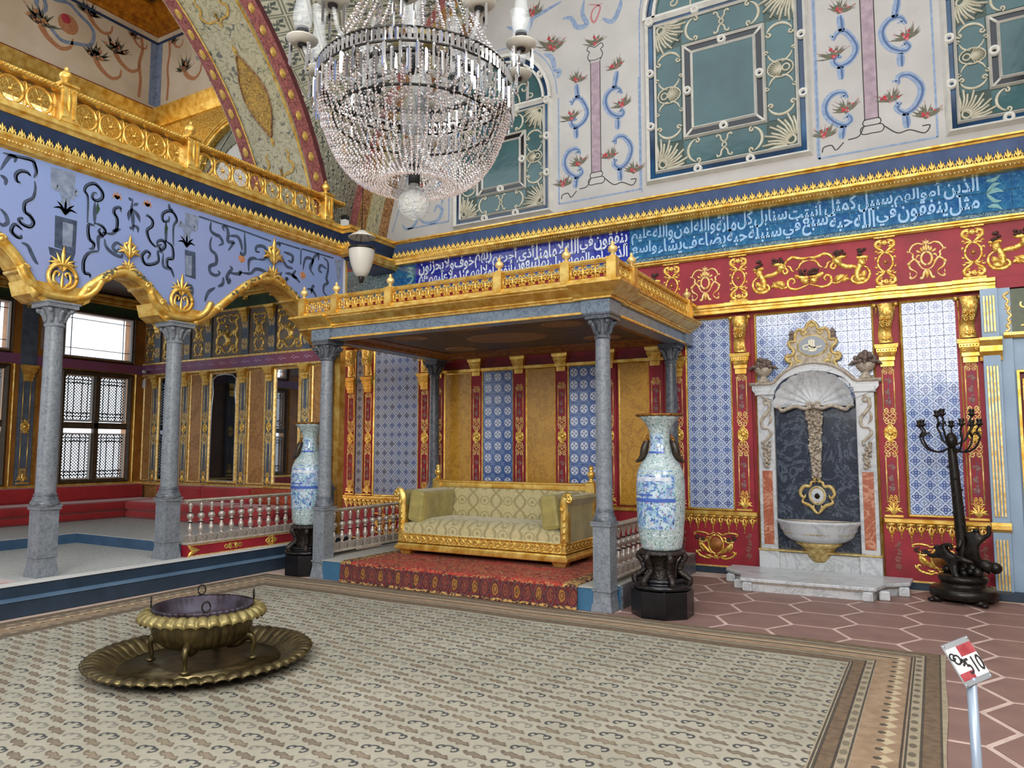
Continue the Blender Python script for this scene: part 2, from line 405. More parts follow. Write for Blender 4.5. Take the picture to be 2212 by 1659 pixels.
TILE_B = mat('blue_disc_tile', _tileB, .15)
def _callig(a, b, c):
    def f():
        x, y, z = coords('Object'); rv = objrand()
        n = noise(13, 4, .6, dist=1.5)
        base = mix(noise(5, 3).ss(.3, .7), a, b)
        base = mix(rv * .5, base, b)
        return mix((n - .55).abs().ss(.03, .012) * .45, base, c)
    return f
TILE_U = mat('ultramarine_tile', _callig(H('141C86'), H('1E2CA0'), H('5A74D0')), .12, 0, nb(8, 2), .35, .006)
TILE_T = mat('cobalt_teal_tile', _callig(H('1E4A8C'), H('2A6C94'), H('6AA8C8')), .1, 0, nb(8, 2), .45, .008)
TILE_G = mat('tile_border_arabesque', lambda: mix((noise(16, 4, .6, dist=2) - .5).abs().ss(.04, .015), H('3E5F74'), H('9AB4B8')), .2)
# ---- carpets and fabrics
def _carpet():
    x, y, _ = coords()
    inner = xmin(xmin(x * -1 - .62, x + 6.9), y * -1 + 6.42)     # distance inside the border (x right edge 0, far edge 6.76)
    col = (x / .172).floor(); u = x / .172 - col - .5
    par = col.mod(2.0)
    yy = y / .2 + col * .5; row = yy.floor(); v = yy - row - .5
    w = noise(7, 2) - .5
    X_ = u * .172; Y_ = v * .2
    # brown wavy lozenge at v = -0.25, double hook at v = +0.25
    lz = hyp(X_ / .084, ((Y_ + .05) + X_ * .16 + (X_ * 95.0).sin() * .006) / (.024 + (X_ * 150.0).sin() * .004))
    loz = (lz - 1.0).ss(.15, -.1)
    lin = (lz - .95).abs().ss(.3, .12)
    Q_ = Y_ - .05
    h1 = (hyp((X_ + .042), Q_ * .9 + .004) - .02).abs().ss(.010, .0055) * ((X_ + .034 - Q_ * .5) < .012)
    h2 = (hyp((X_ - .042), Q_ * .9 + .004) - .022).abs().ss(.010, .0055) * ((X_ - .034 + Q_ * .5) > -.012)
    h3 = (hyp(X_ * .8, Q_ - .004) - .026).abs().ss(.009, .005) * (Q_ > .002)
    hook = xmax(xmax(h1, h2), h3)
    n = noise(26, 3)
    base = mix(noise(1.1, 4).ss(.35, .65), H('AEA998'), H('9A9684'))
    base = mix(n.ss(.4, .7) * .25, base, H('8E8472'))
    rnd = noise(1.7, 1).ss(.42, .58)
    c = mix(loz * .8, base, mix(rnd, H('6E5E4E'), H('84745E')))
    c = mix(lin * loz * .6, c, H('4E4238'))
    c = mix(hook * mix_f(par, .92, .5), c, H('30343A'))
    # border bands by distance from the right edge / far edge
    d = xmin(x * -1.0, xmin(y * -1.0 + 6.76, x + 7.5))
    t = y; tt = (t / .13).mod(1.0) - .5
    bw = mix(noise(20, 3).ss(.35, .65), H('A89C84'), H('978A72'))
    br = mix(noise(20, 3).ss(.35, .65), H('7A6650'), H('665442'))
    sal = mix(noise(12, 3).ss(.35, .65), H('A28A70'), H('8E765C'))
    bc = bw
    bc = mix((d > .045) * (d < .13), bc, br)
    bc = mix((d > .215) * (d < .45), bc, sal)
    bc = mix((d > .52) * (d < .6), bc, br)
    tooth = ((d - .3).abs() / .06 + (tt * 2).abs() * .9)
    bc = mix((tooth < .75) * .9, bc, H('C0B090'))
    bc = mix((hyp((d - .33) / .022, tt / .16) < 1.0) * .9, bc, H('3A342E'))
    bc = mix((hyp((d - .175) / .02, tt / .25) < 1.0) * .75 + (hyp((d - .49) / .02, tt / .3) < 1.0) * .6, bc, H('4E463C'))
    ln = ((d - .04).abs() < .006) + ((d - .135).abs() < .007) + ((d - .205).abs() < .006) + ((d - .225).abs() < .006) + ((d - .46).abs() < .006) + ((d - .52).abs() < .007) + ((d - .605).abs() < .008) + ((d - .625).abs() < .006)
    bc = mix(ln.clamp() * .85, bc, H('2E2A28'))
    return mix(d < .64, c, bc)
def mix_f(f, a, b): return f * (b - a) + a
CARPET = mat('beige_carpet', _carpet, .95, 0, nb(220, 2), .35, .004)
def _redrug():
    x, y, z = coords()
    n = noise(9, 5, .65, dist=1.0); v, vc = voro(11)
    f = mix(n.ss(.42, .6), H('A8322C'), H('6E2A24'))
    f = mix((noise(16, 4) - .5).abs().ss(.04, .015) * .8, f, H('B8885A')); f = mix(noise(1.6, 2, vec=vec3(x * 1.0, y * 2.2, z)).ss(.52, .66) * .5, f, H('C43A30'))
    f = mix(noise(17, 2).ss(.62, .7), f, H('3A2C30'))
    # border by distance to the side edges and along the hanging face
    d = xmin(x + 6.28, x * -1.0 - 3.15)
    border = (z < .215) + (d < .16)
    u = (x / .13).mod(1.0) - .5; w = (z - .12) / .1
    b = mix(noise(20, 3).ss(.4, .6), H('5A1E20'), H('74282A'))
    u = u + (noise(14, 2) - .5) * .22; w = w + (noise(16, 2) - .5) * .5
    med = (hyp(u / .26, w / .62) - 1.0).ss(.1, -.1)
    alt = ((x / .13).floor()).mod(2.0)
    b = mix(med, b, mix(alt, H('9A6E34'), H('7E4638')))
    b = mix((hyp(u / .26, w / .62) - .55).abs().ss(.12, .05), b, H('5E2420'))
    b = mix((hyp(u / .42, w / .95) - 1.0).abs().ss(.14, .06) * .7, b, H('54504E')); b = mix(noise(34, 3).ss(.58, .64) * .8, b, H('2A2226'))
    b = mix((w.abs() > .92) * .85, b, mix(noise(30, 2).ss(.45, .55), H('C29A5A'), H('3E2420')))
    return mix(border.clamp(), f, b)
REDRUG = mat('red_oriental_rug', _redrug, .95, 0, nb(180, 2), .4, .004)
def _divan():
    n = noise(16, 4, .6, dist=1.2)
    return mix((n - .5).abs().ss(.05, .02) * .4, mix(noise(2, 3).ss(.3, .7), H('B82428'), H('96181C')), H('6A1014'))
DIVAN = mat('red_brocade', _divan, .7, 0, nb(16, 4), .3, .01, Sheen_Weight=.3)
DIVANO = mat('red_gold_brocade', lambda: mix((noise(26, 4, .6, dist=1.5) - .5).abs().ss(.05, .02) * .7, H('8E2020'), H('B8702E')), .7, 0, nb(16, 4), .3, .01)
def _sofa(uv=False):
    def f():
        x, y, z = coords(); s = xmax(z, z) + y * 1.0
        u = x / .36; v = (z - y) / .40
        k = v.floor().mod(2.0)
        sx = (v * 2 * pi).sin() * .22
        l1 = ((u.mod(1.0) - .5) - sx).abs(); l2 = ((u.mod(1.0) - .5) + sx).abs()
        og = xmin(l1, l2).ss(.075, .035)
        fl = hyp((u + .5).mod(1.0) - .5, (v.mod(.5) - .25) * 1.3)
        rings = ((fl * 42.0).sin() > .25) * (fl < .2)
        n = noise(40, 3)
        base = mix(n.ss(.3, .7), H('B8AC78'), H('CEC296'))
        c = mix(og * .7, base, H('8E8458'))
        return mix(rings * .55, c, H('7E764C'))
    return f
SOFAF = mat('green_gold_damask', _sofa(), .6, 0, nb(90, 3), .2, .003, Sheen_Weight=.3)
SOFAP = mat('green_gold_satin', vary(H('AC9E58'), H('8C8044'), 6, 4), .5, 0, nb(90, 3), .2, .003, Sheen_Weight=.4)
def _vase():
    x, y, z = coords()
    n = noise(30, 5, .7, dist=.6); m = noise(60, 3)
    base = mix(n.ss(.45, .6), H('BECED0'), H('90ACAE'))
    base = mix(noise(44, 3).ss(.6, .68) * .6, base, H('A86A7A'))
    base = mix(m.ss(.57, .63) * .7, base, H('3E5654'))
    return mix(noise(38, 2).ss(.6, .68) * .7, base, H('D8DCD0'))
VASEG = mat('famille_rose_ground', _vase, .15)
def _vpanel():
    n1 = noise(24, 3); n2 = noise(34, 3, vec=vec3(*[c * 1.0 + 3.1 for c in coords()]))
    b = mix(noise(9, 2).ss(.4, .6), H('C4D8E4'), H('8EB0D4'))
    b = mix(n1.ss(.54, .6) * .9, b, H('4A6CB8')); b = mix(n2.ss(.6, .66) * .8, b, H('B87A98'))
    b = mix(noise(50, 2).ss(.6, .66), b, H('34405A')); return mix(noise(44, 2).ss(.58, .64), b, H('5AA49A'))
VASEP = mat('painted_scene_panel', _vpanel, .12)
VPBLUE = mat('painted_blue_band', H('4A66B4'), .15)
VPWHITE = mat('painted_white_band', vary(H('D8DEE6'), H('B0BCD0'), 20, 2), .15)
VDARK = mat('applied_dragon', vary(H('1C1614'), H('3A2A18'), 40, 2), .35)
VRIM = mat('gilt_scalloped_rim', vary(H('A06A26'), H('5E3A14'), 30, 3), .4, .4)
def _arch():
    "cream arabesque of the great arch"
    x, y, z = coords()
    n = noise(5.5, 5, .6, dist=1.8); m = noise(9, 4, .6, dist=1.0)
    c = mix(noise(.5, 2).ss(.35, .65), H('C2B78E'), H('B4B09A'))
    c = mix((n - .5).abs().ss(.035, .015) * .75, c, H('8A8460'))
    return mix(m.ss(.57, .63) * .85, c, H('4A5458'))
ARCHC = mat('arch_cream_arabesque', _arch, .7)
ARCHR = mat('arch_red_border', lambda: mix((noise(9, 4, .6, dist=1.5) - .5).abs().ss(.05, .02) * .8, H('9A5A54'), H('5E2A2C')), .65)
ARCHD = mat('arch_dark_red_line', vary(H('56201F'), H('401618'), 12, 3), .6)
ARCHG = mat('arch_gold_roundel', vary(H('D8B45E'), H('A88038'), 16, 3), .5, .2)
def _leafy():
    x, y, z = coords('Object')
    u = ((y - x) / .34 + (z / .34)).mod(1.0) - .5; v = ((y - x) / .34 - (z / .34)).mod(1.0) - .5
    r = hyp(u, v); a = xang(v, u)
    pet = ((a * 4.0).sin() * .12 + .26 - r).ss(0, .06)
    ring = (xmin(u.abs(), v.abs()) - .42).abs()
    lat = (xmax(u.abs(), v.abs()) - .43).abs().ss(.05, .02)
    c = mix(noise(9, 4).ss(.35, .65), H('B7B49E'), H('A29E88'))
    leaf = ((u + v).abs() - .12 + (r - .3).abs() * .8).ss(.06, 0) * (r > .22) * (r < .6)
    c = mix(lat * .85, c, H('54564A')); c = mix(leaf * .9, c, H('2E3A38')); return mix(pet * .9 * noise(30, 3).ss(.36, .5), c, H('2C3836'))
PEND = mat('pendentive_leaf_pattern', _leafy, .75)
ARCHB = mat('arch_brown_gold', lambda: mix((noise(12, 4, .6, dist=1.5) - .5).abs().ss(.06, .02) * .8, H('6E4426'), H('B08A58')), .6)
def _greencal():
    return mix(noise(14, 3).ss(.3, .7), H('2C3A1C'), H('3C4A22'))
GREENC = mat('green_inscription_ground', _greencal, .3)
# ================================================================== floor
mb = MB(); mb.box(-7.7, 4.2, -3.6, 9.75, -.06, -.006)
floor = struct('floor', mb, GROUT, 'hall floor of hexagonal terracotta tiles with pale joints')
hexm = None
def hexmesh(s):
    g = s - .024; p = [(g * cos(radians(60 * k)), g * sin(radians(60 * k))) for k in range(6)]
    q = [(x * .985, y * .985) for x, y in p]; b = MB()
    vs = [(x, y, -.006) for x, y in p] + [(x, y, -.0015) for x, y in p] + [(x, y, 0) for x, y in q]
    fs = [tuple(range(12, 18))] + [(L + i, L + (i + 1) % 6, L + 6 + (i + 1) % 6, L + 6 + i) for L in (0, 6) for i in range(6)]
    b.add(vs, fs); return b.mesh('floor_tile', FTILE)
S = .345; hexm = hexmesh(S)
for i in range(-4, 12):
    for j in range(-2, 20):
        x = -1.55 + (i - 1) * 1.5 * S; y = 7.83 + (j - 12) * sqrt(3) * S + (sqrt(3) * S / 2 if i % 2 else 0) - (sqrt(3) * S / 2)
        if x < -2.95 or x > 2.6 or y > 9.42 or y < 2.2: continue
        if x < -.35 and y < 6.35: continue
        put('floor_tile', hexm, None, floor, T(x, y, 0))
# ================================================================== right wall
mb = MB(); mb.box(-9.3, 4.2, 9.7, 10.0, 0, 4.2)
mb.box(-9.3, 4.2, 9.62, 10.0, 3.36, 5.0)
wallR = struct('wall_right', mb, RED, 'crimson wall with blue tile panels and gilded ornaments behind the canopy')
mb = MB(); mb.box(-9.3, 4.2, 9.66, 10.0, 5.0, 10.0)
wallU = struct('wall_right_upper', mb, CREAMW, 'pale plaster wall with painted flowers above the gold cornice')
def rput(name, mb, mat_, parent, u=0, v=0, w=0, **k): return put(name, mb, mat_, parent, FR @ T(u, v, w), **k)
def ubox(u0, u1, v0, v1, w0, w1, bev=0): return MB().box(u0, u1, v0, v1, w0, w1, 0, bev)
def rframe(u0, u1, v0, v1, t, w0, w1):
    "picture-frame moulding in uvw"
    b = MB()
    for k in range(4):
        o = [(u0, v0), (u1, v0), (u1, v1), (u0, v1)]; i = [(u0 + t, v0 + t), (u1 - t, v0 + t), (u1 - t, v1 - t), (u0 + t, v1 - t)]
        m = [((a[0] + c[0]) / 2, (a[1] + c[1]) / 2) for a, c in zip(o, i)]
        l = (k + 1) % 4
        vs = [(*o[k], w0), (*o[l], w0), (*m[k], w1), (*m[l], w1), (*i[k], w0 * .5 + w1 * .5), (*i[l], w0 * .5 + w1 * .5), (*i[k], w0), (*i[l], w0)]
        b.add(vs, [(0, 1, 3, 2), (2, 3, 5, 4), (4, 5, 7, 6)])
    return b
b = put('baseboard_right', MB().box(-9.2, .5, 9.67, 9.7, 0, .075), STEPF); b['kind'] = 'structure'
# ---- tile panels
def tilemesh(n, w, h, m, t=.008, bev=.003): return MB().box(-w / 2 + .0012, w / 2 - .0012, -h / 2 + .0012, h / 2 - .0012, 0, t, 0, bev).mesh(n, m)
def tile_panel(u0, u1, v0, v1, tw, m, skip=None, fr=.035):
    p = rput('tile_panel', rframe(u0 - fr, u1 + fr, v0 - fr, v1 + fr, fr, 0, .03), GOLD, wallR)
    nx = max(1, round((u1 - u0) / tw)); ny = max(1, round((v1 - v0) / tw)); w = (u1 - u0) / nx; h = (v1 - v0) / ny
    me = tilemesh('tile', w, h, m)
    rput('grout_bed', ubox(u0, u1, v0, v1, 0, .0015), SASH, p)
    for i in range(nx):
        for j in range(ny):
            u = u0 + (i + .5) * w; v = v0 + (j + .5) * h
            if skip and skip(u, v, w, h): continue
            put('tile', me, None, p, FR @ T(u, v, random.uniform(0, .0015)) @ RX(random.uniform(-.5, .5)) @ RY(random.uniform(-.4, .4)))
    return p
tile_panel(-8.28, -7.36, .82, 3.3, .155, TILE_A2)
tile_panel(-8.70, -8.54, .82, 3.3, .155, TILE_A2)
tile_panel(-2.85, -2.28, .82, 3.3, .14, TILE_A)
tile_panel(-1.94, -.6, .1, 3.3, .14, TILE_A, lambda u, v, w, h: (-1.74 < u < -.8 and .2 < v < 2.2) or v < .35)
tile_panel(-.28, .28, .84, 3.3, .14, TILE_A)
# panels below the canopy: yellow marble and disc tiles
for i, (a, b_) in enumerate(((-6.81, -6.32), (-6.09, -5.56), (-5.31, -4.84), (-4.61, -4.14), (-3.82, -3.40))):
    if i % 2 == 0:
        p = rput('marble_panel', rframe(a - .03, b_ + .03, .8, 2.81, .035, 0, .03), GOLD, wallR)
        rput('slab', ubox(a, b_, .83, 2.78, .002, .012), YELM, p)
    else: tile_panel(a, b_, .83, 2.79, .175, TILE_B, None, .03)
# ---- ornament motifs (strokes in metres)
def knot(s=1.0):
    q = [(cr([(0, .0), (.035, .03), (.05, .06), (.03, .085), (.012, .06), (.03, .03), (.06, .0)], 4), .0075, 'c'),
         (cr([(.0, .03), (.03, .055), (.062, .03), (.05, .005)], 4), .006, 'c')]
    return mov(miry(mirx(q)), 0, 0, s)
def medal(s=1.0):
    return mov(miry(mirx([(cr([(0, .115), (.02, .075), (.05, .05), (.06, 0)], 5), .011, 'c'), (arc(0, 0, .04, 0, 90, 5, .05), .009, 'c')])), 0, 0, s)
def palm(s=1.0, n=7, spread=80, L=.13):
    q = []
    for k in range(n):
        a = -spread + 2 * spread * k / (n - 1); l = L * (1 - .35 * abs(a) / 90)
        q.append((cr([(0, 0), (l * .5 * sin(radians(a)) * .8, l * .5), (l * sin(radians(a)), l * cos(radians(a)) * .95 + .01)], 4), .014, 'l'))
    return mov(q, 0, 0, s)
def msh(name, sts, m, h=None, extra=None, base=None):
    b = MB(); sts = [(s[0], s[1] * 1.2) + tuple(s[2:]) for s in sts]
    if base: base(b)
    b.strokes(sts, .0, 0, False, h)
    if extra: extra(b)
    return b.mesh(name, m)
M_KNOT = msh('strap_knot', [(s[0], s[1] * .62) + tuple(s[2:]) for s in knot(1.08)], IVGOLD)
def _med_extra(b): b.lathe([(0, .02), (.02, .017), (.032, .006), (.036, 0)], 12, (0, 0, 0)); b.prism([(0, .13), (.05, .055), (.068, 0), (.05, -.055), (0, -.13), (-.05, -.055), (-.068, 0), (-.05, .055)], 0, .004)
M_MED = msh('medallion', medal(1.0), GOLDC, extra=_med_extra)
M_PALM = msh('palmette_foot', palm(1.15), GOLD, extra=lambda b: (b.box(-.1, .1, -.028, 0, 0, .02, 0, .004), b.strokes(mov(knot(.7), 0, .165))))
def flowers(h, n, seed):
    r = random.Random(seed); b = MB()
    for k in range(n):
        y = -h / 2 + h * (k + .5) / n; b.ribbon([(0, y - h / n / 2), (r.uniform(-.008, .008), y), (0, y + h / n / 2)], .004, 'c', .0015, 0, 1, True)
        for j in range(6):
            a = r.uniform(0, 2 * pi); rr = r.uniform(.01, .03); b.lathe([(0, .003), (.016, .002), (.018, 0)], 7, (rr * cos(a), y + rr * sin(a) * 1.3, 0), 0)
    return b
M_FL = flowers(.38, 3, 3).mesh('painted_flowers', [mat('paint_dusty_rose', vary(H('9A7A70'), H('7C4E54'), 40, 2), .6), mat('paint_blue_stem', H('5A4A72'), .6)])
def pil_frame(w, h):
    return [([Vector((-w, h)), Vector((-w, -h))], .006, 'c'), ([Vector((w, h)), Vector((w, -h))], .006, 'c'), ([Vector((-w - .01, h)), Vector((-w * .45, h))], .006, 'c'), ([Vector((w + .01, h)), Vector((w * .45, h))], .006, 'c'), ([Vector((-w - .01, -h)), Vector((-w * .45, -h))], .006, 'c'), ([Vector((w + .01, -h)), Vector((w * .45, -h))], .006, 'c')]
M_PF1 = msh('gilt_frame', pil_frame(.06, .235), IVGOLD); M_PF2 = msh('gilt_frame', pil_frame(.06, .265), IVGOLD)
def console_mesh():
    "S-shaped gilded bracket seen from the front, leaning out at the top"
    b = MB(); n = 14; vs = []
    for i in range(n + 1):
        t = i / n; v = -.46 * t; w = .10 - .07 * t + .05 * sin(2 * pi * t) * (1 - .3 * t); hw = .085 - .012 * sin(pi * t) - .005 * t; du = .015 * sin(2 * pi * t)
        for s, dw in ((-1, -.02), (-.85, .0), (-.3, .012), (.3, .012), (.85, .0), (1, -.02)): vs.append((s * hw + du, v, max(w + dw, .004)))
    m = 6; fs = [(i * m + k, i * m + m + k, i * m + m + k + 1, i * m + k + 1) for i in range(n) for k in range(m - 1)]
    for i in range(n + 1): u0, v0, w0 = vs[i * m]; u1 = vs[i * m + 5][0]; vs += [(u0, v0, 0), (u1, v0, 0)]
    B = (n + 1) * m
    for i in range(n): fs += [(i * m, B + 2 * i, B + 2 * i + 2, (i + 1) * m), (i * m + 5, (i + 1) * m + 5, B + 2 * i + 3, B + 2 * i + 1)]
    b.add(vs, fs, True)
    for sx in (-1, 1): b.lathe([(0, .0), (.026, .0), (.026, .05), (0, .05)], 10, (sx * .115, -.005, 0)); b.ribbon([(sx * .11, 0), (sx * .095, -.04), (sx * .1, -.13)], .014, 'e', .03)
    b.strokes(mov(knot(.9), 0, -.2), .1, 0, False, .03); b.strokes(mov(palm(.8), 0, -.44), .04)
    return b.mesh('console_bracket', GOLDC)
M_CONS = console_mesh()
def cap_mesh(w=.115):
    b = MB(); prof = [(w * .62, -.26, .03), (w * .62, -.2, .03), (w * .72, -.19, .045), (w * .72, -.15, .045), (w * .92, -.09, .07), (w * .95, -.05, .07), (w * 1.05, -.045, .085), (w * 1.1, 0, .09)]
    vs = []
    for hw, v, d in prof: vs += [(-hw, v, 0), (-hw, v, d), (hw, v, d), (hw, v, 0)]
    fs = [(i * 4 + k, i * 4 + k + 1, i * 4 + 4 + k + 1, i * 4 + 4 + k) for i in range(len(prof) - 1) for k in range(3)] + [tuple(range((len(prof) - 1) * 4, len(prof) * 4)), (3, 2, 1, 0)]
    b.add(vs, fs); b.strokes([(spi(s * w * .55, -.115, .022, .004, 0, 400 * s), .006, 'c') for s in (-1, 1)], .065)
    for k in range(7): b.ball((-w * .8 + k * w * .267, -.07, .075), .009, 6, 4)
    return b.mesh('capital', GOLD)
M_CAP = cap_mesh()
def pilaster(u, hw=.125, cons=True, v_cap=2.82):
    p = rput('pilaster', ubox(u - hw, u + hw, .79, 3.34 if cons else 3.0, 0, .022), RED, wallR)
    if cons: rput('console_bracket', M_CONS, None, p, u, 3.30, .022)
    rput('capital', M_CAP, None, p, u, v_cap, .022)
    for v, me in ((2.52, M_KNOT), (1.975, M_KNOT), (1.775, M_MED), (1.59, M_KNOT), (2.28, M_PF1), (1.245, M_PF2), (.83, M_PALM), (2.27, M_FL), (1.26, M_FL)):
        q = rput(me.name.split('.')[0], me, None, p, u, v, .022)
        if me is M_KNOT and v == 2.52: q.scale = (.8, .55, 1)
    return p
for u in (-2.14, -.45, .385, -2.985, -7.21, -8.41, -8.80): pilaster(u, .1 if u < -8 else .125)
# pilasters below the canopy with plain gilded capitals
for u in (-6.935, -6.205, -5.435, -4.725, -3.98, -3.29): pilaster(u, .105, False, 2.99)
put('canopy_back_rail', MB().box(-7.05, -3.0, 9.655, 9.7, 2.80, 2.845), GOLD, wallR)
put('canopy_back_frieze', MB().box(-7.05, -3.0, 9.68, 9.7, 2.845, 3.05), REDD, wallR)
# ---- dado
for (a, b_) in ((-9.2, -1.98), (-.56, .5)):
    d = put('dado_panel', MB().box(a, b_, 9.678, 9.7, .075, .74), RED, wallR)
    rput('dado_rail', MB().box(a, b_, .735, .79, 0, .05, 0, .012), GOLD, d)
    rput('dado_fillet', MB().box(a, b_, .078, .098, .02, .035), IVGOLD, d)
def fringe_unit():
    b = MB(); b.strokes(mirx([(cr([(0, 0), (.035, -.012), (.048, -.03), (.04, -.055), (.028, -.04)], 4), .008, 'c'), (cr([(0, -.02), (.018, -.06), (.006, -.1), (0, -.11)], 4), .014, 'l')]), 0)
    b.ribbon([(-.05, -.012), (.05, -.012)], .016, 'c', .012); b.ribbon([(0, -.09), (0, -.15)], .007, 'c'); b.ball((0, -.165, .006), .009, 6, 4); b.ball((.05, -.07, .005), .008, 6, 4); b.ribbon([(.05, -.03), (.05, -.06)], .005, 'c')
    return b.mesh('gilt_fringe', GOLDC)
M_FRINGE = fringe_unit()
def dado_orn():
    q = [(arc(0, .0, .095, -90, 90, 10, .12), .014, 'c'), (cr([(.0, .135), (.03, .15), (.06, .13), (.1, .125), (.13, .14), (.2, .15), (.27, .14), (.275, .115), (.25, .12)], 5), .012, 't'),
         (cr([(.08, .09), (.12, .085), (.13, .05), (.105, .03)], 4), .012, 't'), (cr([(.1, .06), (.15, .03), (.2, .03), (.22, .05), (.19, .065)], 4), .018, 't'),
         (cr([(.2, .02), (.16, -.03), (.11, -.08), (.05, -.12)], 4), .028, 'l'), (cr([(.21, .04), (.2, -.03), (.15, -.1)], 4), .018, 'l'),
         (cr([(.0, -.17), (.06, -.16), (.1, -.18), (.17, -.165), (.22, -.14), (.235, -.1), (.21, -.085), (.195, -.11)], 5), .015, 't'), (cr([(.06, -.14), (.1, -.15), (.14, -.13)], 4), .018, 'l'), (cr([(.03, -.13), (0, -.16), (.03, -.19)], 4), .016, 'l'),
         (cr([(.22, -.14), (.25, -.11), (.26, -.08)], 3), .014, 'l')]
    b = MB(); b.strokes(mirx(q)); b.lathe([(0, .03), (.05, .025), (.085, .004), (.09, 0)], 16, (0, 0, 0), 1)
    for k in range(16): a = -60 + 75 * (k % 8) / 7; sx = 1 if k < 8 else -1; b.ball((sx * (.2 + .05 * cos(radians(a * 4))), .085 + .03 * sin(radians(a * 3)), .004), .018, 6, 4, 2)
    return b.mesh('dado_ornament', [GOLDC, mat('shell_cameo', vary(H('B07838'), H('8A4A20'), 12, 3), .5, .2), DGRAPE])
M_DADO = dado_orn(); M_FLD = flowers(.34, 4, 9).mesh('painted_flowers', [mat('paint_dado_rose', vary(H('9C4E4A'), H('6E4A3E'), 40, 2), .6), PLEAF])
dR = [c for c in wallR.children if c.name.startswith('dado_panel')]
dR.sort(key=lambda o: o.name)
for di, rngs in ((0, ((-8.9, -7.0), (-3.4, -2.0))), (1, ((-.53, .47),))):
    for a, b_ in rngs:
        n = max(1, round((b_ - a) / .1))
        for k in range(n): put('gilt_fringe', M_FRINGE, None, dR[di], FR @ T(a + (k + .5) * (b_ - a) / n, .735, .024) @ Matrix.Diagonal((1.08, 1.0 if k % 2 else 1.25, 1.3, 1)))
for di, u in ((0, -2.52), (0, -8.0), (1, .0)):
    rput('dado_ornament', M_DADO, None, dR[di], u, .36, .024)
    for du in (-.42, .42): rput('painted_flowers', M_FLD, None, dR[di], u + du, .36, .023)
# ---- lower cornice, frieze, inscription, main cornice
PR = lambda pts: [(YR - y if False else y, z) for y, z in pts]
lc = put('lower_cornice', MB().sweep([(.0, 3.355), (.12, 3.357), (.122, 3.395), (.14, 3.40), (.142, 3.425), (.165, 3.437), (.167, 3.475), (.155, 3.483), (.0, 3.49)], [(-9.0, 9.7), (.65, 9.7)]), GOLD, wallR)
for u in (-2.14, -.45, .4): rput('cornice_break', MB().sweep([(.0, 3.352), (.11, 3.352), (.15, 3.39), (.18, 3.43), (.21, 3.478), (.0, 3.495)], [(u - .16, 9.7), (u + .16, 9.7)]), GOLD, lc, M_=None) if False else put('cornice_break', MB().sweep([(.0, 3.352), (.14, 3.354), (.142, 3.395), (.16, 3.4), (.162, 3.425), (.185, 3.437), (.187, 3.477), (.175, 3.486), (.0, 3.492)], [(u - .16, 9.7), (u + .16, 9.7)]), GOLD, lc)
put('frieze_moulding', MB().sweep([(.08, 4.1), (.11, 4.1), (.13, 4.12), (.13, 4.135), (.15, 4.145), (.15, 4.165), (.08, 4.18)], [(-9.0, 9.7), (3.2, 9.7)]), GOLD, wallR)
FWZ = .082
def fr_pil():
    q = [(cr([(.0, .10), (.03, .14), (.07, .17), (.095, .2), (.09, .245), (.055, .25), (.04, .225), (.06, .21)], 5), .017, 't'), (cr([(.02, .27), (.06, .265), (.1, .26)], 3), .012, 'l'),
         (cr([(.0, .12), (.045, .09), (.075, .04), (.08, 0)], 4), .011, 'c'), (cr([(.0, .1), (.05, .12), (.1, .1)], 3), .012, 'l'), (cr([(.08, .05), (.105, .06), (.11, .03)], 3), .01, 'l'),
         (cr([(.07, .12), (.1, .14), (.11, .12)], 3), .01, 'l'), (cr([(0, .27), (.012, .23), (0, .2)], 3), .018, 'l'), (cr([(.03, .19), (.06, .19), (.08, .22)], 3), .01, 'l')]
    b = MB(); b.strokes([(s[0], s[1] * 1.2) + tuple(s[2:]) for s in miry(mirx(q))])
    for k in range(10): a = 2 * pi * k / 10; b.ribbon([(.015 * cos(a), .015 * sin(a)), (.05 * cos(a), .05 * sin(a))], .015, 'l', .014)
    b.ball((0, 0, .012), .018); b.box(-.115, .115, -.315, -.28, 0, .03, 0, .006); b.box(-.115, .115, .285, .315, 0, .03, 0, .006)
    return b.mesh('frieze_pilaster_ornament', GOLDC)
M_FP = fr_pil()
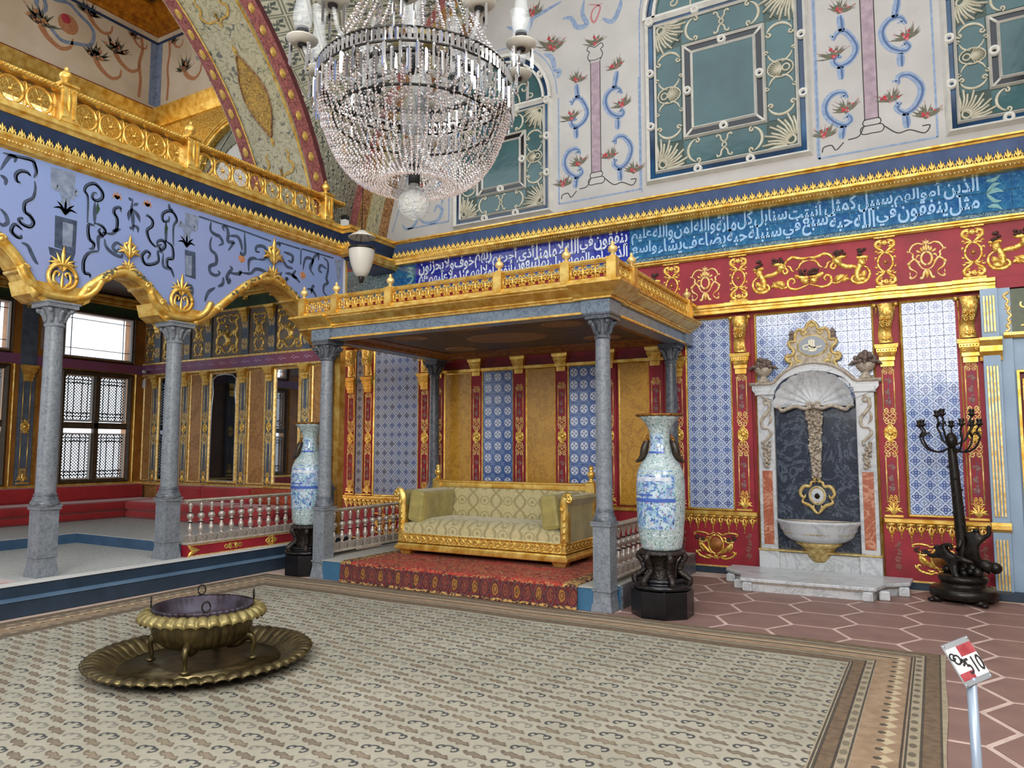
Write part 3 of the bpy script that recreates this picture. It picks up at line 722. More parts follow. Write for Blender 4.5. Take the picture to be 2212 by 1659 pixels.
def fr_small():
    q = [(arc(0, .02, .055, -90, 90, 8, .075), .011, 'c'), (cr([(.03, .1), (.05, .13), (.055, .16)], 3), .012, 'l'), (cr([(.02, .11), (.025, .15), (.02, .18)], 3), .012, 'l'), (cr([(.05, .09), (.085, .11), (.1, .13)], 3), .011, 'l'),
         (cr([(.0, .2), (.04, .19), (.08, .205), (.13, .19), (.16, .15), (.17, .12), (.155, .1)], 5), .009, 't'), (cr([(.17, .12), (.19, .115), (.195, .13)], 3), .008, 't'), (cr([(.155, .1), (.135, .08), (.14, .04), (.11, .02)], 4), .009, 't'),
         (cr([(.0, -.11), (.05, -.09), (.09, -.02), (.12, .02), (.16, .0), (.18, -.04), (.17, -.08), (.15, -.1), (.12, -.12), (.1, -.15)], 5), .01, 't'),
         (cr([(.16, -.005), (.185, -.03), (.17, -.06)], 3), .016, 'l'), (cr([(.0, -.1), (.03, -.14), (.045, -.2), (.07, -.21), (.06, -.19)], 4), .011, 't'),
         (cr([(.1, -.15), (.13, -.19), (.17, -.2), (.175, -.18), (.155, -.18)], 4), .008, 't'), (cr([(.175, -.17), (.175, -.12)], 3), .006, 'l'), (cr([(.06, .06), (.09, .06), (.11, .02)], 3), .01, 'l'), (cr([(.06, -.02), (.09, -.01), (.11, .03)], 3), .01, 'l')]
    b = MB(); b.strokes([(s[0], s[1] * 1.25) + tuple(s[2:]) for s in mirx(q)]); b.strokes([(cr([(0, .1), (0, .15), (0, .23)], 3), .014, 'l'), (cr([(0, -.11), (0, -.16), (0, -.215)], 3), .026, 'l')]); b.strokes(mov(palm(.5, 5), 0, .19))
    return b.mesh('frieze_cartouche', IVGOLD)
M_FS = fr_small()
def fr_big():
    q = [(cr([(.0, .2), (.05, .19), (.12, .2), (.19, .22), (.25, .19), (.29, .13)], 5), .017, 't'), (cr([(.0, .16), (.06, .15), (.1, .12), (.12, .08), (.16, .05)], 5), .011, 't'), (cr([(.04, .21), (.07, .17), (.04, .15)], 3), .012, 'l'),
         (cr([(.3, .14), (.34, .08), (.42, .03), (.5, .02), (.56, -.0)], 5), .024, 't'), (cr([(.44, .16), (.36, .15), (.28, .17)], 3), .02, 't'), (cr([(.3, .16), (.33, .1), (.38, .05)], 4), .04, 'l'), (cr([(.3, .13), (.31, .06), (.28, .02), (.25, .05), (.28, .1)], 5), .012, 'c'),
         (cr([(.62, .11), (.6, .06), (.56, .0), (.54, -.08), (.55, -.14), (.6, -.16)], 5), .028, 't'), (cr([(.54, .12), (.6, .125), (.67, .115)], 3), .016, 'c'), (cr([(.57, .115), (.6, .05), (.62, .0)], 3), .034, 'l'),
         (cr([(.6, .02), (.66, -.02), (.68, -.09), (.64, -.17), (.55, -.19), (.48, -.15), (.5, -.1), (.55, -.11), (.56, -.14)], 6), .015, 't'), (cr([(.64, -.04), (.6, -.1), (.55, -.1)], 3), .03, 'l'), (cr([(.64, -.13), (.58, -.15), (.5, -.14)], 3), .03, 'l'),
         (cr([(.0, -.14), (.08, -.17), (.16, -.19), (.24, -.16), (.25, -.08), (.2, -.05), (.17, -.09), (.2, -.12)], 6), .014, 't'), (cr([(.24, -.14), (.31, -.16), (.38, -.12), (.44, -.07)], 4), .013, 't'), (cr([(.3, -.16), (.34, -.1), (.42, -.07)], 3), .036, 'l'), (cr([(.36, -.15), (.42, -.12), (.46, -.14)], 3), .024, 'l'),
         (cr([(.0, -.05), (.08, -.05), (.14, -.03), (.17, -.01)], 4), .022, 't'), (cr([(.0, -.08), (.06, -.1), (.1, -.05)], 3), .03, 'l'), (cr([(.02, -.08), (.02, -.14)], 3), .012, 'l'), (cr([(.26, .12), (.22, .1), (.2, .05), (.17, .04)], 4), .01, 't'),
         (cr([(.58, .11), (.575, .06)], 3), .008, 'l'), (cr([(.65, .11), (.65, .06)], 3), .008, 'l'), (cr([(.33, .1), (.33, .05)], 3), .008, 'l'), (cr([(.28, .14), (.275, .09)], 3), .008, 'l')]
    b = MB(); b.strokes([(s[0], s[1] * 1.25) + tuple(s[2:]) for s in mirx(q)])
    rr = random.Random(5)
    for cx, cy, n, sx, sy in ((0, .0, 16, .1, .035), (.36, .19, 9, .06, .03), (-.36, .19, 9, .06, .03), (.6, .165, 9, .035, .045), (-.6, .165, 9, .035, .045)):
        for k in range(n): b.ball((cx + rr.uniform(-sx, sx), cy + rr.uniform(-sy, sy) * (1 if cy else .9) + .01, .008), .022, 6, 4, 1)
    return b.mesh('frieze_cornucopia_ornament', [GOLDC, DGRAPE])
M_FB = fr_big()
frz = rput('frieze', ubox(-9.0, 3.2, 3.49, 4.1, .05, FWZ), RED, wallR)
for u in (-3.02, -2.13, -.42, .465): rput('frieze_pilaster_ornament', M_FP, None, frz, u, 3.80, FWZ)
for u in (-2.565, .005): rput('frieze_cartouche', M_FS, None, frz, u, 3.77, FWZ)
for u in (-1.27, 1.28, -3.85): rput('frieze_cornucopia_ornament', M_FB, None, frz, u, 3.77, FWZ)
# inscription band
CW = .10
insc = rput('inscription_band', ubox(-9.0, 3.2, 4.17, 4.70, .05, CW - .008), TILE_G, wallR)
tw = .235; me_u = tilemesh('tile', tw, .225, TILE_U); me_t = tilemesh('tile', tw, .225, TILE_T)
for i in range(-4, 36):
    u = .62 - (i + .5) * tw
    for j in range(2):
        put('tile', me_u if -7.35 < u < -3.6 else me_t, None, insc, FR @ T(u, 4.225 + .115 + j * .228, CW - .008 + random.uniform(0, .002)) @ RX(random.uniform(-1.2, 1.2)) @ RY(random.uniform(-1.2, 1.2)))
DUAL = {'ب': 0xFE8F, 'ت': 0xFE95, 'ث': 0xFE99, 'ج': 0xFE9D, 'ح': 0xFEA1, 'خ': 0xFEA5, 'س': 0xFEB1, 'ش': 0xFEB5, 'ص': 0xFEB9, 'ض': 0xFEBD, 'ط': 0xFEC1, 'ظ': 0xFEC5, 'ع': 0xFEC9, 'غ': 0xFECD, 'ف': 0xFED1, 'ق': 0xFED5, 'ك': 0xFED9, 'ل': 0xFEDD, 'م': 0xFEE1, 'ن': 0xFEE5, 'ه': 0xFEE9, 'ي': 0xFEF1, 'ئ': 0xFE89}
RIGHT = {'ا': 0xFE8D, 'د': 0xFEA9, 'ذ': 0xFEAB, 'ر': 0xFEAD, 'ز': 0xFEAF, 'و': 0xFEED, 'أ': 0xFE83, 'ة': 0xFE93, 'ى': 0xFEEF, 'لا': 0xFEFB}
def shape(word):
    w = []; i = 0
    while i < len(word):
        if word[i] == 'ل' and i + 1 < len(word) and word[i + 1] == 'ا': w.append('لا'); i += 2
        else: w.append(word[i]); i += 1
    out = []
    for k, c in enumerate(w):
        prev = k > 0 and w[k - 1] in DUAL; nxt = k + 1 < len(w) and c in DUAL
        if c in DUAL: out.append(DUAL[c] + (3 if prev and nxt else 1 if prev else 2 if nxt else 0))
        elif c in RIGHT: out.append(RIGHT[c] + (1 if prev else 0))
        else: out.append(ord(c))
    return ''.join(chr(c) for c in reversed(out))
def text_mesh(body, size, depth, m, name='lettering', off=0.0):
    cu = bpy.data.curves.new('letters', 'FONT'); cu.body = body; cu.size = size; cu.extrude = depth; cu.offset = off; cu.resolution_u = 3
    o = bpy.data.objects.new('letters', cu); COL.objects.link(o); bpy.context.view_layer.update()
    me = bpy.data.meshes.new_from_object(o.evaluated_get(bpy.context.evaluated_depsgraph_get())); me.name = name
    bpy.data.objects.remove(o); bpy.data.curves.remove(cu); me.materials.clear(); me.materials.append(m); return me
def bbox(me):
    xs = [v.co.x for v in me.vertices]; ys = [v.co.y for v in me.vertices]
    return (min(xs), max(xs), min(ys), max(ys)) if xs else (0, 0, 0, 0)
def verse(text, u_r, u_l, m):
    words = text.split(' ')
    rows = [words[0::2], words[1::2]]                      # the line is written in two storeys
    for r, ws in enumerate(rows):
        mes = [text_mesh(shape(w), .30, .004, m, off=.006) for w in ws]; bb = [bbox(x) for x in mes]
        tot = sum(b[1] - b[0] for b in bb); gap = .015; L = (u_r - u_l) - gap * (len(ws) - 1); sx = L / tot; u = u_r
        for me, b in zip(mes, bb):
            w_ = (b[1] - b[0]) * sx; v0 = 4.235 + r * .20; hgt = .235; sy = min(hgt / (b[3] - b[2]), 1.3)
            o = rput('lettering', me, None, insc, 0, 0, 0)
            o.matrix_basis = o.matrix_basis @ T(u - w_ - b[0] * sx, v0 - b[2] * sy, CW + .004) @ Matrix.Diagonal((sx, sy, 1, 1)); u -= w_ + gap
verse('مثل الذين ينفقون أموالهم في سبيل الله كمثل حبة أنبتت سبع سنابل في كل سنبلة مائة حبة والله يضاعف لمن يشاء والله واسع عليم', .55, -3.58, INSCB)
verse('الذين ينفقون أموالهم في سبيل الله ثم لا يتبعون ما أنفقوا منا ولا أذى لهم أجرهم عند ربهم ولا خوف عليهم ولا هم يحزنون', -3.64, -7.3, INSCR)
# painted leaf cartouches that end the inscription
def endleaf():
    q = [(cr([(0, 0), (.08, .03), (.16, 0)], 4), .03, 'l'), (cr([(0, 0), (.07, .09), (.14, .1)], 4), .02, 'l'), (cr([(0, 0), (.07, -.09), (.14, -.1)], 4), .02, 'l'), (cr([(.0, .15), (.08, .15), (.14, .2)], 4), .022, 'l'), (cr([(.0, -.15), (.08, -.15), (.14, -.2)], 4), .022, 'l')]
    return MB().strokes(q, 0, 0, True, .002).mesh('painted_leaf', mat('tile_leaf_turquoise', vary(H('6AA0A8'), H('8CB4B0'), 20, 2), .2))
M_EL = endleaf()
for u, f in ((.62, 1), (1.1, 1), (-7.4, -1)): 
    o = rput('painted_leaf', M_EL, None, insc, u, 4.44, CW + .003)
    if f < 0: o.scale = (-1, 1, 1)
# main cornice (right wall, corner jog and arcade)
CPATH = [(-7.95, 2.2), (-7.95, 8.5), (-7.78, 8.5), (-7.78, 9.7), (3.2, 9.7)]
CX_R = [(-9.3, 9.7), (3.2, 9.7)]
def cornice(name, parent, zlo, zl1, zu0, zu1, path, o1, o2, cov):
    c = put(name, MB().sweep([(.02, zlo), (o1 - .08, zlo), (o1 - .05, zlo + .03), (o1 - .03, zlo + .035), (o1, zl1 - .03), (o1, zl1), (.05, zl1)], path), GOLD, parent)
    put('cove', MB().sweep([(.06, zl1 - .01), (o1 - .07, zl1 - .005), (o1 - .055, zl1 + .06), (o2 - .05, zu0 + .005), (.05, zu0 + .005)], path), cov, c)
    put('cornice_crown', MB().sweep([(.04, zu0), (o2 - .04, zu0), (o2 - .03, zu0 + (zu1 - zu0) * .35), (o2, zu0 + (zu1 - zu0) * .5), (o2, zu1 - .008), (o2 - .02, zu1), (.0, zu1)], path), GOLD, c)
    return c
cornR = cornice('main_cornice', wallR, 4.655, 4.75, 4.965, 5.022, [(-7.75, 9.7), (3.2, 9.7)], .29, .34, COVER_)
def crest():
    b = MB(); b.strokes(mirx([(cr([(.0, 0), (.028, .01), (.03, .035), (.018, .04)], 3), .007, 't'), (cr([(.004, .01), (.018, .045), (.026, .07)], 3), .01, 'l')]) + [(cr([(0, .0), (.002, .05), (-.008, .095)], 4), .012, 'l')], 0, 0, False, .012)
    return b.mesh('crest_palmette', GOLD)
M_CR = crest()
n = 104
for k in range(n): put('crest_palmette', M_CR, None, cornR, FR @ T(-7.68 + k * .0905, 4.745, .265) @ Matrix.Diagonal((1.15, 1.25, 1.2, 1)))
# ---- door side: pale blue pilaster, overdoor inscription, door
dk = put('door_pilaster', MB().box(.5, .66, 9.55, 9.7, 0, 3.36).box(.66, .78, 9.6, 9.7, 0, 3.36), LBLUE, wallR)
for v0, v1 in ((.08, .62), (.86, 2.5), (2.87, 3.28)):
    for k in range(4): put('gilt_flute', MB().box(.525 + k * .03, .541 + k * .03, 9.535, 9.552, v0, v1, 0, .005), IVGOLD if v0 < .8 or True else GOLD, dk)
put('pilaster_capital', MB().sweep([(.0, 2.56), (.05, 2.56), (.06, 2.6), (.1, 2.66), (.1, 2.72), (.14, 2.78), (.14, 2.81), (0, 2.82)], [(.47, 9.62), (.68, 9.62)]), GOLD, dk)
put('pilaster_band', MB().sweep([(.0, .70), (.06, .70), (.08, .73), (.08, .77), (.06, .8), (0, .8)], [(.49, 9.6), (.67, 9.6)]), GOLD, dk)
put('plinth', MB().box(.42, .9, 9.42, 9.7, 0, .075), STEPF, dk)
od = put('overdoor_inscription', MB().box(.78, 3.0, 9.6, 9.7, 2.86, 3.34), GREENC, wallR)
put('overdoor_frame', MB().sweep([(.0, 2.80), (.12, 2.80), (.14, 2.83), (.14, 2.86), (0, 2.87)], [(.7, 9.7), (3.0, 9.7)]), GOLD, od)
put('gilt_scroll_edge', MB().strokes(mov([(cr([(0, .0), (.04, .03), (.02, .07), (.05, .1), (.03, .14), (.06, .18), (.03, .22), (.05, .26), (.02, .3), (.04, .34), (0, .4), (.05, .44)], 4), .014, 'c'), (cr([(0, .05), (.03, .06), (.02, .1)], 3), .012, 'l'), (cr([(0, .25), (.03, .27), (.02, .3)], 3), .012, 'l')], .72, 2.87)).mesh('gilt_scroll_edge', IVGOLD), None, od, FR @ T(0, 0, .1))
for r, (tx, v0) in enumerate((('وله الملك وهو على', 3.12), ('كل شيء قدير', 2.89))):
    me = text_mesh(' '.join(shape(w) for w in reversed(tx.replace('ء', '').split(' '))), .2, .003, IVGOLD); bb_ = bbox(me); sx = 1.5 / (bb_[1] - bb_[0])
    o = rput('lettering', me, None, od); o.matrix_basis = o.matrix_basis @ T(.86 - bb_[0] * sx, v0 - bb_[2] * .9, .102) @ Matrix.Diagonal((sx, .9, 1, 1))
put('door_surround', MB().box(.7, .80, 9.64, 9.7, .0, 2.8).box(.80, 2.4, 9.64, 9.7, 2.45, 2.8), LBLUE, wallR)
dr = put('door_1', MB().box(.80, 2.4, 9.67, 9.7, .0, 2.45), REDD, None); dr['kind'] = 'structure'; dr['label'] = 'gilded door at the right edge of the crimson wall'
put('gilt_casing', MB().box(.80, .825, 9.6, 9.7, 0, 2.45, 0, .006).box(.825, 2.4, 9.6, 9.7, 2.42, 2.45, 0, .006), GOLD, dr)
put('carved_stile', MB().box(.85, 1.0, 9.63, 9.675, .02, 2.36, 0, .01), GOLDC, dr)
# ================================================================== left arcade
ARCHES = [(2.86, [(0, 4.02), (.3, 3.98), (.55, 3.86), (.78, 3.67), (.92, 3.54), (1.01, 3.42), (1.08, 3.31), (1.16, 3.16)]),
          (4.97, [(0, 3.60), (.14, 3.57), (.25, 3.50), (.37, 3.40), (.44, 3.33), (.50, 3.24), (.54, 3.15)]),
          (7.08, [(0, 3.95), (.25, 3.89), (.46, 3.76), (.6, 3.64), (.87, 3.40), (1.07, 3.24), (1.22, 3.15)])]
def arch_path(i, n=3):
    c, pr = ARCHES[i]; h = [Vector(p) for p in cr(pr, n)]
    return [Vector((c - p.x, p.y)) for p in reversed(h)] + [Vector((c + p.x, p.y)) for p in h[1:]]
poly = [Vector((1.0, 4.62)), Vector((1.0, 3.14))]
for i in range(3): poly += arch_path(i)
poly += [Vector((8.5, 3.14)), Vector((8.5, 4.62))]
mb = MB(); mb.prism([tuple(p) for p in poly], -.36, 0)
wallL = struct('wall_left', mb, BLUEW, 'blue painted arcade wall with dark scrollwork above the marble columns', FL)
def lput(name, mb, mat_, parent=None, u=0, v=0, w=0, **k): return put(name, mb, mat_, parent if parent is not None else wallL, FL @ T(u, v, w), **k)
# arch mouldings
for i in range(3):
    P = arch_path(i); b = MB(); b.ribbon([(p.x, p.y) for p in P], .055, 'c', .05)
    am = lput('arch_moulding', b, GOLD, None, 0, 0, .002)
    vs = []; 
    for p in P: vs += [(p.x, p.y - .012, .03), (p.x, p.y - .012, -.36)]
    lput('arch_soffit', MB().add(vs, [(2 * k, 2 * k + 1, 2 * k + 3, 2 * k + 2) for k in range(len(P) - 1)], True), GOLD, am)
    c, pr = ARCHES[i]; ax = pr[0][1]
    # crest ornament over the crown of each arch, volutes on the haunches
    q = mov(palm(1.2, 7, 75, .15), 0, .12) + mov(palm(.9, 5, 60, .13), 0, .0) + mirx([(cr([(.0, .0), (.06, .02), (.1, .0), (.14, -.03), (.12, -.06), (.1, -.035)], 4), .016, 't'), (cr([(0, .24), (.03, .27), (.07, .22)], 3), .012, 'l')]) + [(cr([(0, .1), (0, .25), (0, .36)], 3), .02, 'l')]
    lput('arch_crest_ornament', msh('arch_crest_ornament', mov(q, 0, 0, 1.55 if i != 1 else 1.15), GOLD), None, am, c, ax + .03, .03)
    for s in (-1, 1):
        for (du, dv) in (pr[-3], pr[-5]):
            lput('volute', msh('volute', [(spi(0, 0, .045, .006, 0, 430 * s), .013, 'c')], GOLD), None, am, c + s * du, dv - .0, .035)
            lput('scroll_roll', MB().lathe([(0, -.33), (.034, -.33), (.034, .03), (.02, .05), (0, .05)], 10), GOLD, am, c + s * du, dv - .01, 0)
    r_ = random.Random(i)
    gb = MB()
    for k in range(26):
        t = r_.choice([-1, 1]) * r_.uniform(.15, .6); du = t * pr[-1][0]
        j = min(range(len(P)), key=lambda a: abs(P[a].x - c - du)); gb.ball((P[j].x + r_.uniform(-.02, .02), P[j].y + .03 + r_.uniform(-.02, .03), .04), r_.uniform(.012, .022), 6, 4)
    lput('fruit_garland', gb, PLEAF, am, 0, 0, 0)
# roundels above the columns
def roundel():
    b = MB(); b.strokes([(arc(0, 0, .145, 0, 360, 24, .135), .022, 'c', .035)])
    b.strokes(mirx([(cr([(.0, -.12), (.05, -.09), (.09, -.02), (.07, .05), (.03, .04), (.045, .0)], 5), .016, 't'), (cr([(.03, -.08), (.08, -.06), (.1, .0)], 3), .02, 'l')]) + mov(palm(1.4, 9, 85, .16), 0, .06) + [(cr([(0, .1), (0, .24), (0, .34)], 3), .022, 'l'), (cr([(0, -.13), (0, -.05), (0, .06)], 3), .018, 'l')])
    return b.mesh('gilt_roundel', GOLD)
M_RND = roundel()
def capscroll():
    b = MB(); vs = []; n = 12
    pts_ = cr([(-.42, .26), (-.36, .14), (-.26, .05), (-.12, .0), (.12, .0), (.26, .05), (.36, .14), (.42, .26)], 4)
    b.ribbon([(p.x, p.y) for p in pts_], .04, 'c', .06); return b.mesh('cradle_scroll', GOLD)
M_CS = capscroll()
for u in (4.25, 5.67):
    lput('gilt_roundel', M_RND, None, None, u, 3.40, .015); lput('cradle_scroll', M_CS, None, None, u, 3.19, .01)
    lput('impost_block', MB().prism([(-.30, .06), (-.2, 0), (.2, 0), (.30, .06), (.34, .2), (-.34, .2)], -.36, .012), GOLD, None, u, 3.12, 0)
# painted scrollwork
PA = [[[3.62,4.54],[3.76,4.55],[3.89,4.56],[3.92,4.52],[3.94,4.45],[3.92,4.38]],[[3.93,4.35],[3.94,4.27],[3.92,4.17],[3.85,4.1],[3.85,4.01],[3.9,3.98],[3.94,3.92],[3.92,3.87],[3.88,3.86],[3.82,3.88],[3.8,3.91],[3.83,3.93],[3.84,3.92]],[[3.89,4.39],[3.85,4.42],[3.79,4.41],[3.75,4.36],[3.76,4.3],[3.8,4.29]],[[3.61,4.36],[3.65,4.46],[3.69,4.53],[3.74,4.53],[3.73,4.48]],[[3.61,4.31],[3.66,4.28],[3.66,4.22]],[[3.63,3.97],[3.68,3.92],[3.7,3.85],[3.66,3.81],[3.63,3.83]],[[3.84,3.81],[3.78,3.85],[3.75,3.83],[3.74,3.77],[3.79,3.73],[3.83,3.73],[3.83,3.76]],[[3.84,3.68],[3.9,3.66],[3.94,3.59],[3.98,3.52],[4.01,3.49]],[[4.49,4.06],[4.48,4.34],[4.44,4.41],[4.47,4.48],[4.55,4.52],[4.63,4.46],[4.64,4.39],[4.59,4.34],[4.53,4.35],[4.54,4.41],[4.58,4.42]],[[4.56,4.32],[4.57,4.06]],[[4.57,4.05],[4.51,4.05],[4.5,3.98],[4.52,3.89],[4.57,3.85],[4.56,3.79],[4.52,3.78]],[[4.57,4.08],[4.65,4.07],[4.69,4.02],[4.66,3.97],[4.62,4.0],[4.64,4.04]],[[4.67,4.0],[4.77,4.01],[4.82,4.08],[4.82,4.2],[4.78,4.26],[4.79,4.31],[4.85,4.34],[4.86,4.29]],[[4.77,4.04],[4.87,4.09]],[[4.68,3.95],[4.62,3.93],[4.63,3.78]],[[4.63,3.78],[4.52,3.73],[4.47,3.63],[4.48,3.51],[4.54,3.5],[4.55,3.46]],[[4.69,3.93],[4.71,3.85],[4.79,3.79],[4.89,3.77],[4.9,3.81]],[[4.9,3.9],[4.83,3.92],[4.79,3.86],[4.83,3.82],[4.86,3.86]],[[5.17,4.32],[5.19,4.34],[5.25,4.3],[5.25,4.23],[5.19,4.16],[5.22,4.06],[5.29,4.0],[5.33,4.0]],[[5.33,4.0],[5.33,4.06],[5.4,4.09],[5.43,4.03],[5.38,3.97],[5.35,4.01],[5.39,4.04]],[[5.42,4.1],[5.52,4.05],[5.54,3.91],[5.47,3.88],[5.47,3.8],[5.53,3.77]],[[5.54,4.06],[5.53,4.29],[5.57,4.39],[5.52,4.47],[5.45,4.47],[5.38,4.41],[5.39,4.33],[5.46,4.35],[5.47,4.41]],[[5.43,4.33],[5.44,4.07]],[[5.46,4.56],[5.47,4.51],[5.52,4.49]],[[5.41,3.94],[5.34,3.94],[5.35,3.83],[5.27,3.77],[5.18,3.76],[5.14,3.84],[5.19,3.91],[5.24,3.89],[5.21,3.82]],[[5.41,3.93],[5.42,3.78],[5.52,3.76],[5.57,3.67]],[[5.02,4.1],[5.01,4.24],[4.99,4.37],[5.0,4.49]],[[5.0,4.37],[4.96,4.29],[4.96,4.21]],[[5.01,4.36],[5.07,4.3],[5.1,4.23]],[[4.99,4.46],[4.94,4.48]],[[5.01,4.41],[5.07,4.45]],[[5.01,4.17],[5.07,4.16],[5.08,4.1]],[[5.01,4.13],[4.97,4.14]]]
PB = [[[5.88,4.52],[6.62,4.51]],[[6.62,4.51],[7.05,4.49]],[[6.59,4.5],[6.61,4.23],[6.55,4.19],[6.54,4.23]],[[6.06,4.5],[6.06,4.39],[6.13,4.35],[6.2,4.34],[6.25,4.27],[6.19,4.22]],[[6.08,4.31],[6.06,4.21],[6.08,4.13],[6.15,4.09],[6.16,3.98],[6.07,3.92],[6.08,3.84],[6.16,3.82],[6.22,3.86],[6.19,3.89]],[[6.27,4.43],[6.24,4.48],[6.3,4.49],[6.33,4.41],[6.33,4.31],[6.42,4.32],[6.4,4.28],[6.34,4.19]],[[6.35,4.39],[6.48,4.41],[6.54,4.33],[6.56,4.24]],[[6.01,3.45],[6.06,3.58],[6.16,3.66]],[[6.2,3.68],[6.27,3.73],[6.28,3.82]],[[6.32,3.81],[6.36,3.76],[6.38,3.8],[6.33,3.83],[6.37,3.91],[6.41,3.96],[6.37,3.99]],[[6.37,3.9],[6.5,3.91],[6.55,3.95],[6.53,3.89]],[[6.55,3.94],[6.71,3.96],[6.8,4.04],[6.94,4.04],[6.99,3.99],[6.92,3.97]],[[6.68,3.98],[6.68,4.13],[6.75,4.18],[6.82,4.18]],[[6.82,4.18],[6.94,4.21],[6.98,4.3],[6.93,4.38],[6.81,4.36],[6.79,4.29],[6.86,4.29]],[[7.12,4.47],[7.2,4.5],[7.2,4.45]],[[7.22,4.51],[7.59,4.51]],[[7.62,4.52],[8.28,4.53]],[[7.61,4.51],[7.61,4.28]],[[7.28,4.39],[7.36,4.39],[7.45,4.37],[7.44,4.28],[7.36,4.29]],[[7.26,4.3],[7.34,4.2],[7.47,4.19]],[[7.66,4.21],[7.68,4.34],[7.73,4.41],[7.85,4.4],[7.79,4.28],[7.88,4.17]],[[7.82,4.26],[7.87,4.44],[7.96,4.51],[7.96,4.42]],[[8.07,4.49],[8.16,4.44],[8.17,4.32],[8.14,4.18],[8.17,4.12],[8.09,4.06],[8.09,3.96],[8.17,3.91]],[[8.14,4.33],[8.02,4.36],[7.98,4.28],[8.05,4.25]],[[7.26,4.1],[7.22,4.01],[7.27,3.96],[7.37,4.02],[7.32,4.03]],[[7.32,4.09],[7.42,4.1],[7.53,4.06],[7.61,4.01]],[[7.52,4.18],[7.47,4.09],[7.55,4.06]],[[7.75,3.95],[7.86,3.94],[7.95,3.85]],[[7.83,3.89],[7.86,4.0],[7.9,4.01]]]
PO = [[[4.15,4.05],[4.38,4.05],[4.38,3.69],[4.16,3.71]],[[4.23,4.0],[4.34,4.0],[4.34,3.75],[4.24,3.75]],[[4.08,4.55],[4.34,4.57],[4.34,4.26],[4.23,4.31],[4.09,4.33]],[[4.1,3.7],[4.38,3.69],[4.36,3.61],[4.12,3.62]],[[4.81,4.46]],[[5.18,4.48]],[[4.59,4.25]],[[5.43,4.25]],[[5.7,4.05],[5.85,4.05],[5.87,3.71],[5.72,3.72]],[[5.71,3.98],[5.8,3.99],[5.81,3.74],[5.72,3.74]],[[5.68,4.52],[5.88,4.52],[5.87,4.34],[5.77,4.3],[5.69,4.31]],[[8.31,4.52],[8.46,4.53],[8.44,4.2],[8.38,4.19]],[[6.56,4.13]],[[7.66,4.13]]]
def pstroke(i, pts, m, w, prof, parent, nm='painted_scroll', put_=lput):
    return put_(nm, MB().ribbon([(p.x, p.y) for p in cr(pts, 5)], w, prof, .0015, 0, 0, True), m, parent, 0, 0, .0006)
for k, s in enumerate(PA): pstroke(k, s, PNAVY, .02 if k not in (26, 27, 28) else .024, 't' if k < 26 else 'l', wallL)
for k, s in enumerate(PB): pstroke(k, s, PNAVY, .012 if len(s) == 2 else .024, 'c' if len(s) == 2 else 't', wallL)
for k, s in enumerate(PA):
    if len(s) > 5: pstroke(k, [(a + .012, b - .012) for a, b in s], PGREY, .009, 't', wallL)
def ppoly(pts, m, d=.0012): return lput('pedestal_and_shadow_paint', MB().prism([tuple(p) for p in reversed(pts)], 0, d), m)
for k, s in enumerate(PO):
    if len(s) > 3: ppoly(s, PNAVY if k in (0, 3, 8) else PGREY, .0012 if k in (0, 3, 8) else .0022)  # grey quad at the far right end is a border shadow put in as paint
    elif k in (4, 5):
        lput('painted_flower', MB().strokes(mov(palm(.9, 7, 100, .1), s[0][0], s[0][1] - .04), 0, 0, True, .0015), PORAN, None, 0, 0, .001)
    elif k in (6, 7): lput('painted_bunch', MB().ribbon([(s[0][0], s[0][1] + .07), (s[0][0] + .01, s[0][1]), (s[0][0], s[0][1] - .07)], .022, 'l', .0015, 0, 0, True), GREENP, None, 0, 0, .001)
    else: lput('painted_flower', MB().lathe([(0, .0015), (.05, .0012), (.055, 0)], 10, (s[0][0], s[0][1], 0)), PORAN, None, 0, 0, .0006)
for u in (4.25, 5.72):
    lput('painted_acanthus', MB().strokes(mirx([(cr([(0, .0), (.05, .08), (.02, .17), (.06, .26), (.1, .3), (.11, .25), (.08, .25)], 4), .022, 't')] + mov(palm(.9, 5, 70, .2), 0, 0)), 0, 0, True, .0018), PGREY, None, u, 4.08, .002)
    lput('painted_vase', MB().strokes(mirx([(cr([(.0, .02), (.08, .03), (.1, -.04), (.07, -.12), (.09, -.18), (.12, -.15)], 4), .03, 't')]), 0, 0, True, .0018), PNAVY, None, u, 3.58, .001)
# cornice over the arcade
cornL = cornice('arcade_cornice', wallL, 4.58, 4.74, 4.92, 5.03, [(-8.0, 1.0), (-8.0, 8.5), (-7.83, 8.5), (-7.83, 9.7)], .17, .24, COVE) if False else None
cp = [(-7.97, 1.0), (-7.97, 8.48), (-7.80, 8.48), (-7.80, 9.62)]
cornL = cornice('arcade_cornice', wallL, 4.58, 4.74, 4.92, 5.03, cp, .09, .17, COVE)
for k in range(58): put('crest_palmette', M_CR, None, cornL, FL @ T(3.22 + k * .09, 4.735, .05))
for k in range(3): put('crest_palmette', M_CR, None, cornL, frame((-7.92 + k * .06, 8.48 - .05, 4.735), (1, 0, 0), (0, 0, 1), (0, -1, 0)))
def beads(path, r, step):
    b = MB()
    for (x0, y0, z), (x1, y1, _) in zip(path[:-1], path[1:]):
        L = sqrt((x1 - x0) ** 2 + (y1 - y0) ** 2); n = int(L / step)
        for k in range(n): t = (k + .5) / n; b.ball((x0 + (x1 - x0) * t, y0 + (y1 - y0) * t, z), r, 6, 3)
    return b
o = put('bead_course', beads([(XL + .062, 2.5, 4.66), (XL + .062, 8.4, 4.66)], .012, .035), IVGOLD, cornL); o['kind'] = 'stuff'
o = put('bead_course', beads([(-7.5, YR - .262, 4.685), (2.5, YR - .262, 4.685)], .01, .04), IVGOLD, cornR); o['kind'] = 'stuff'
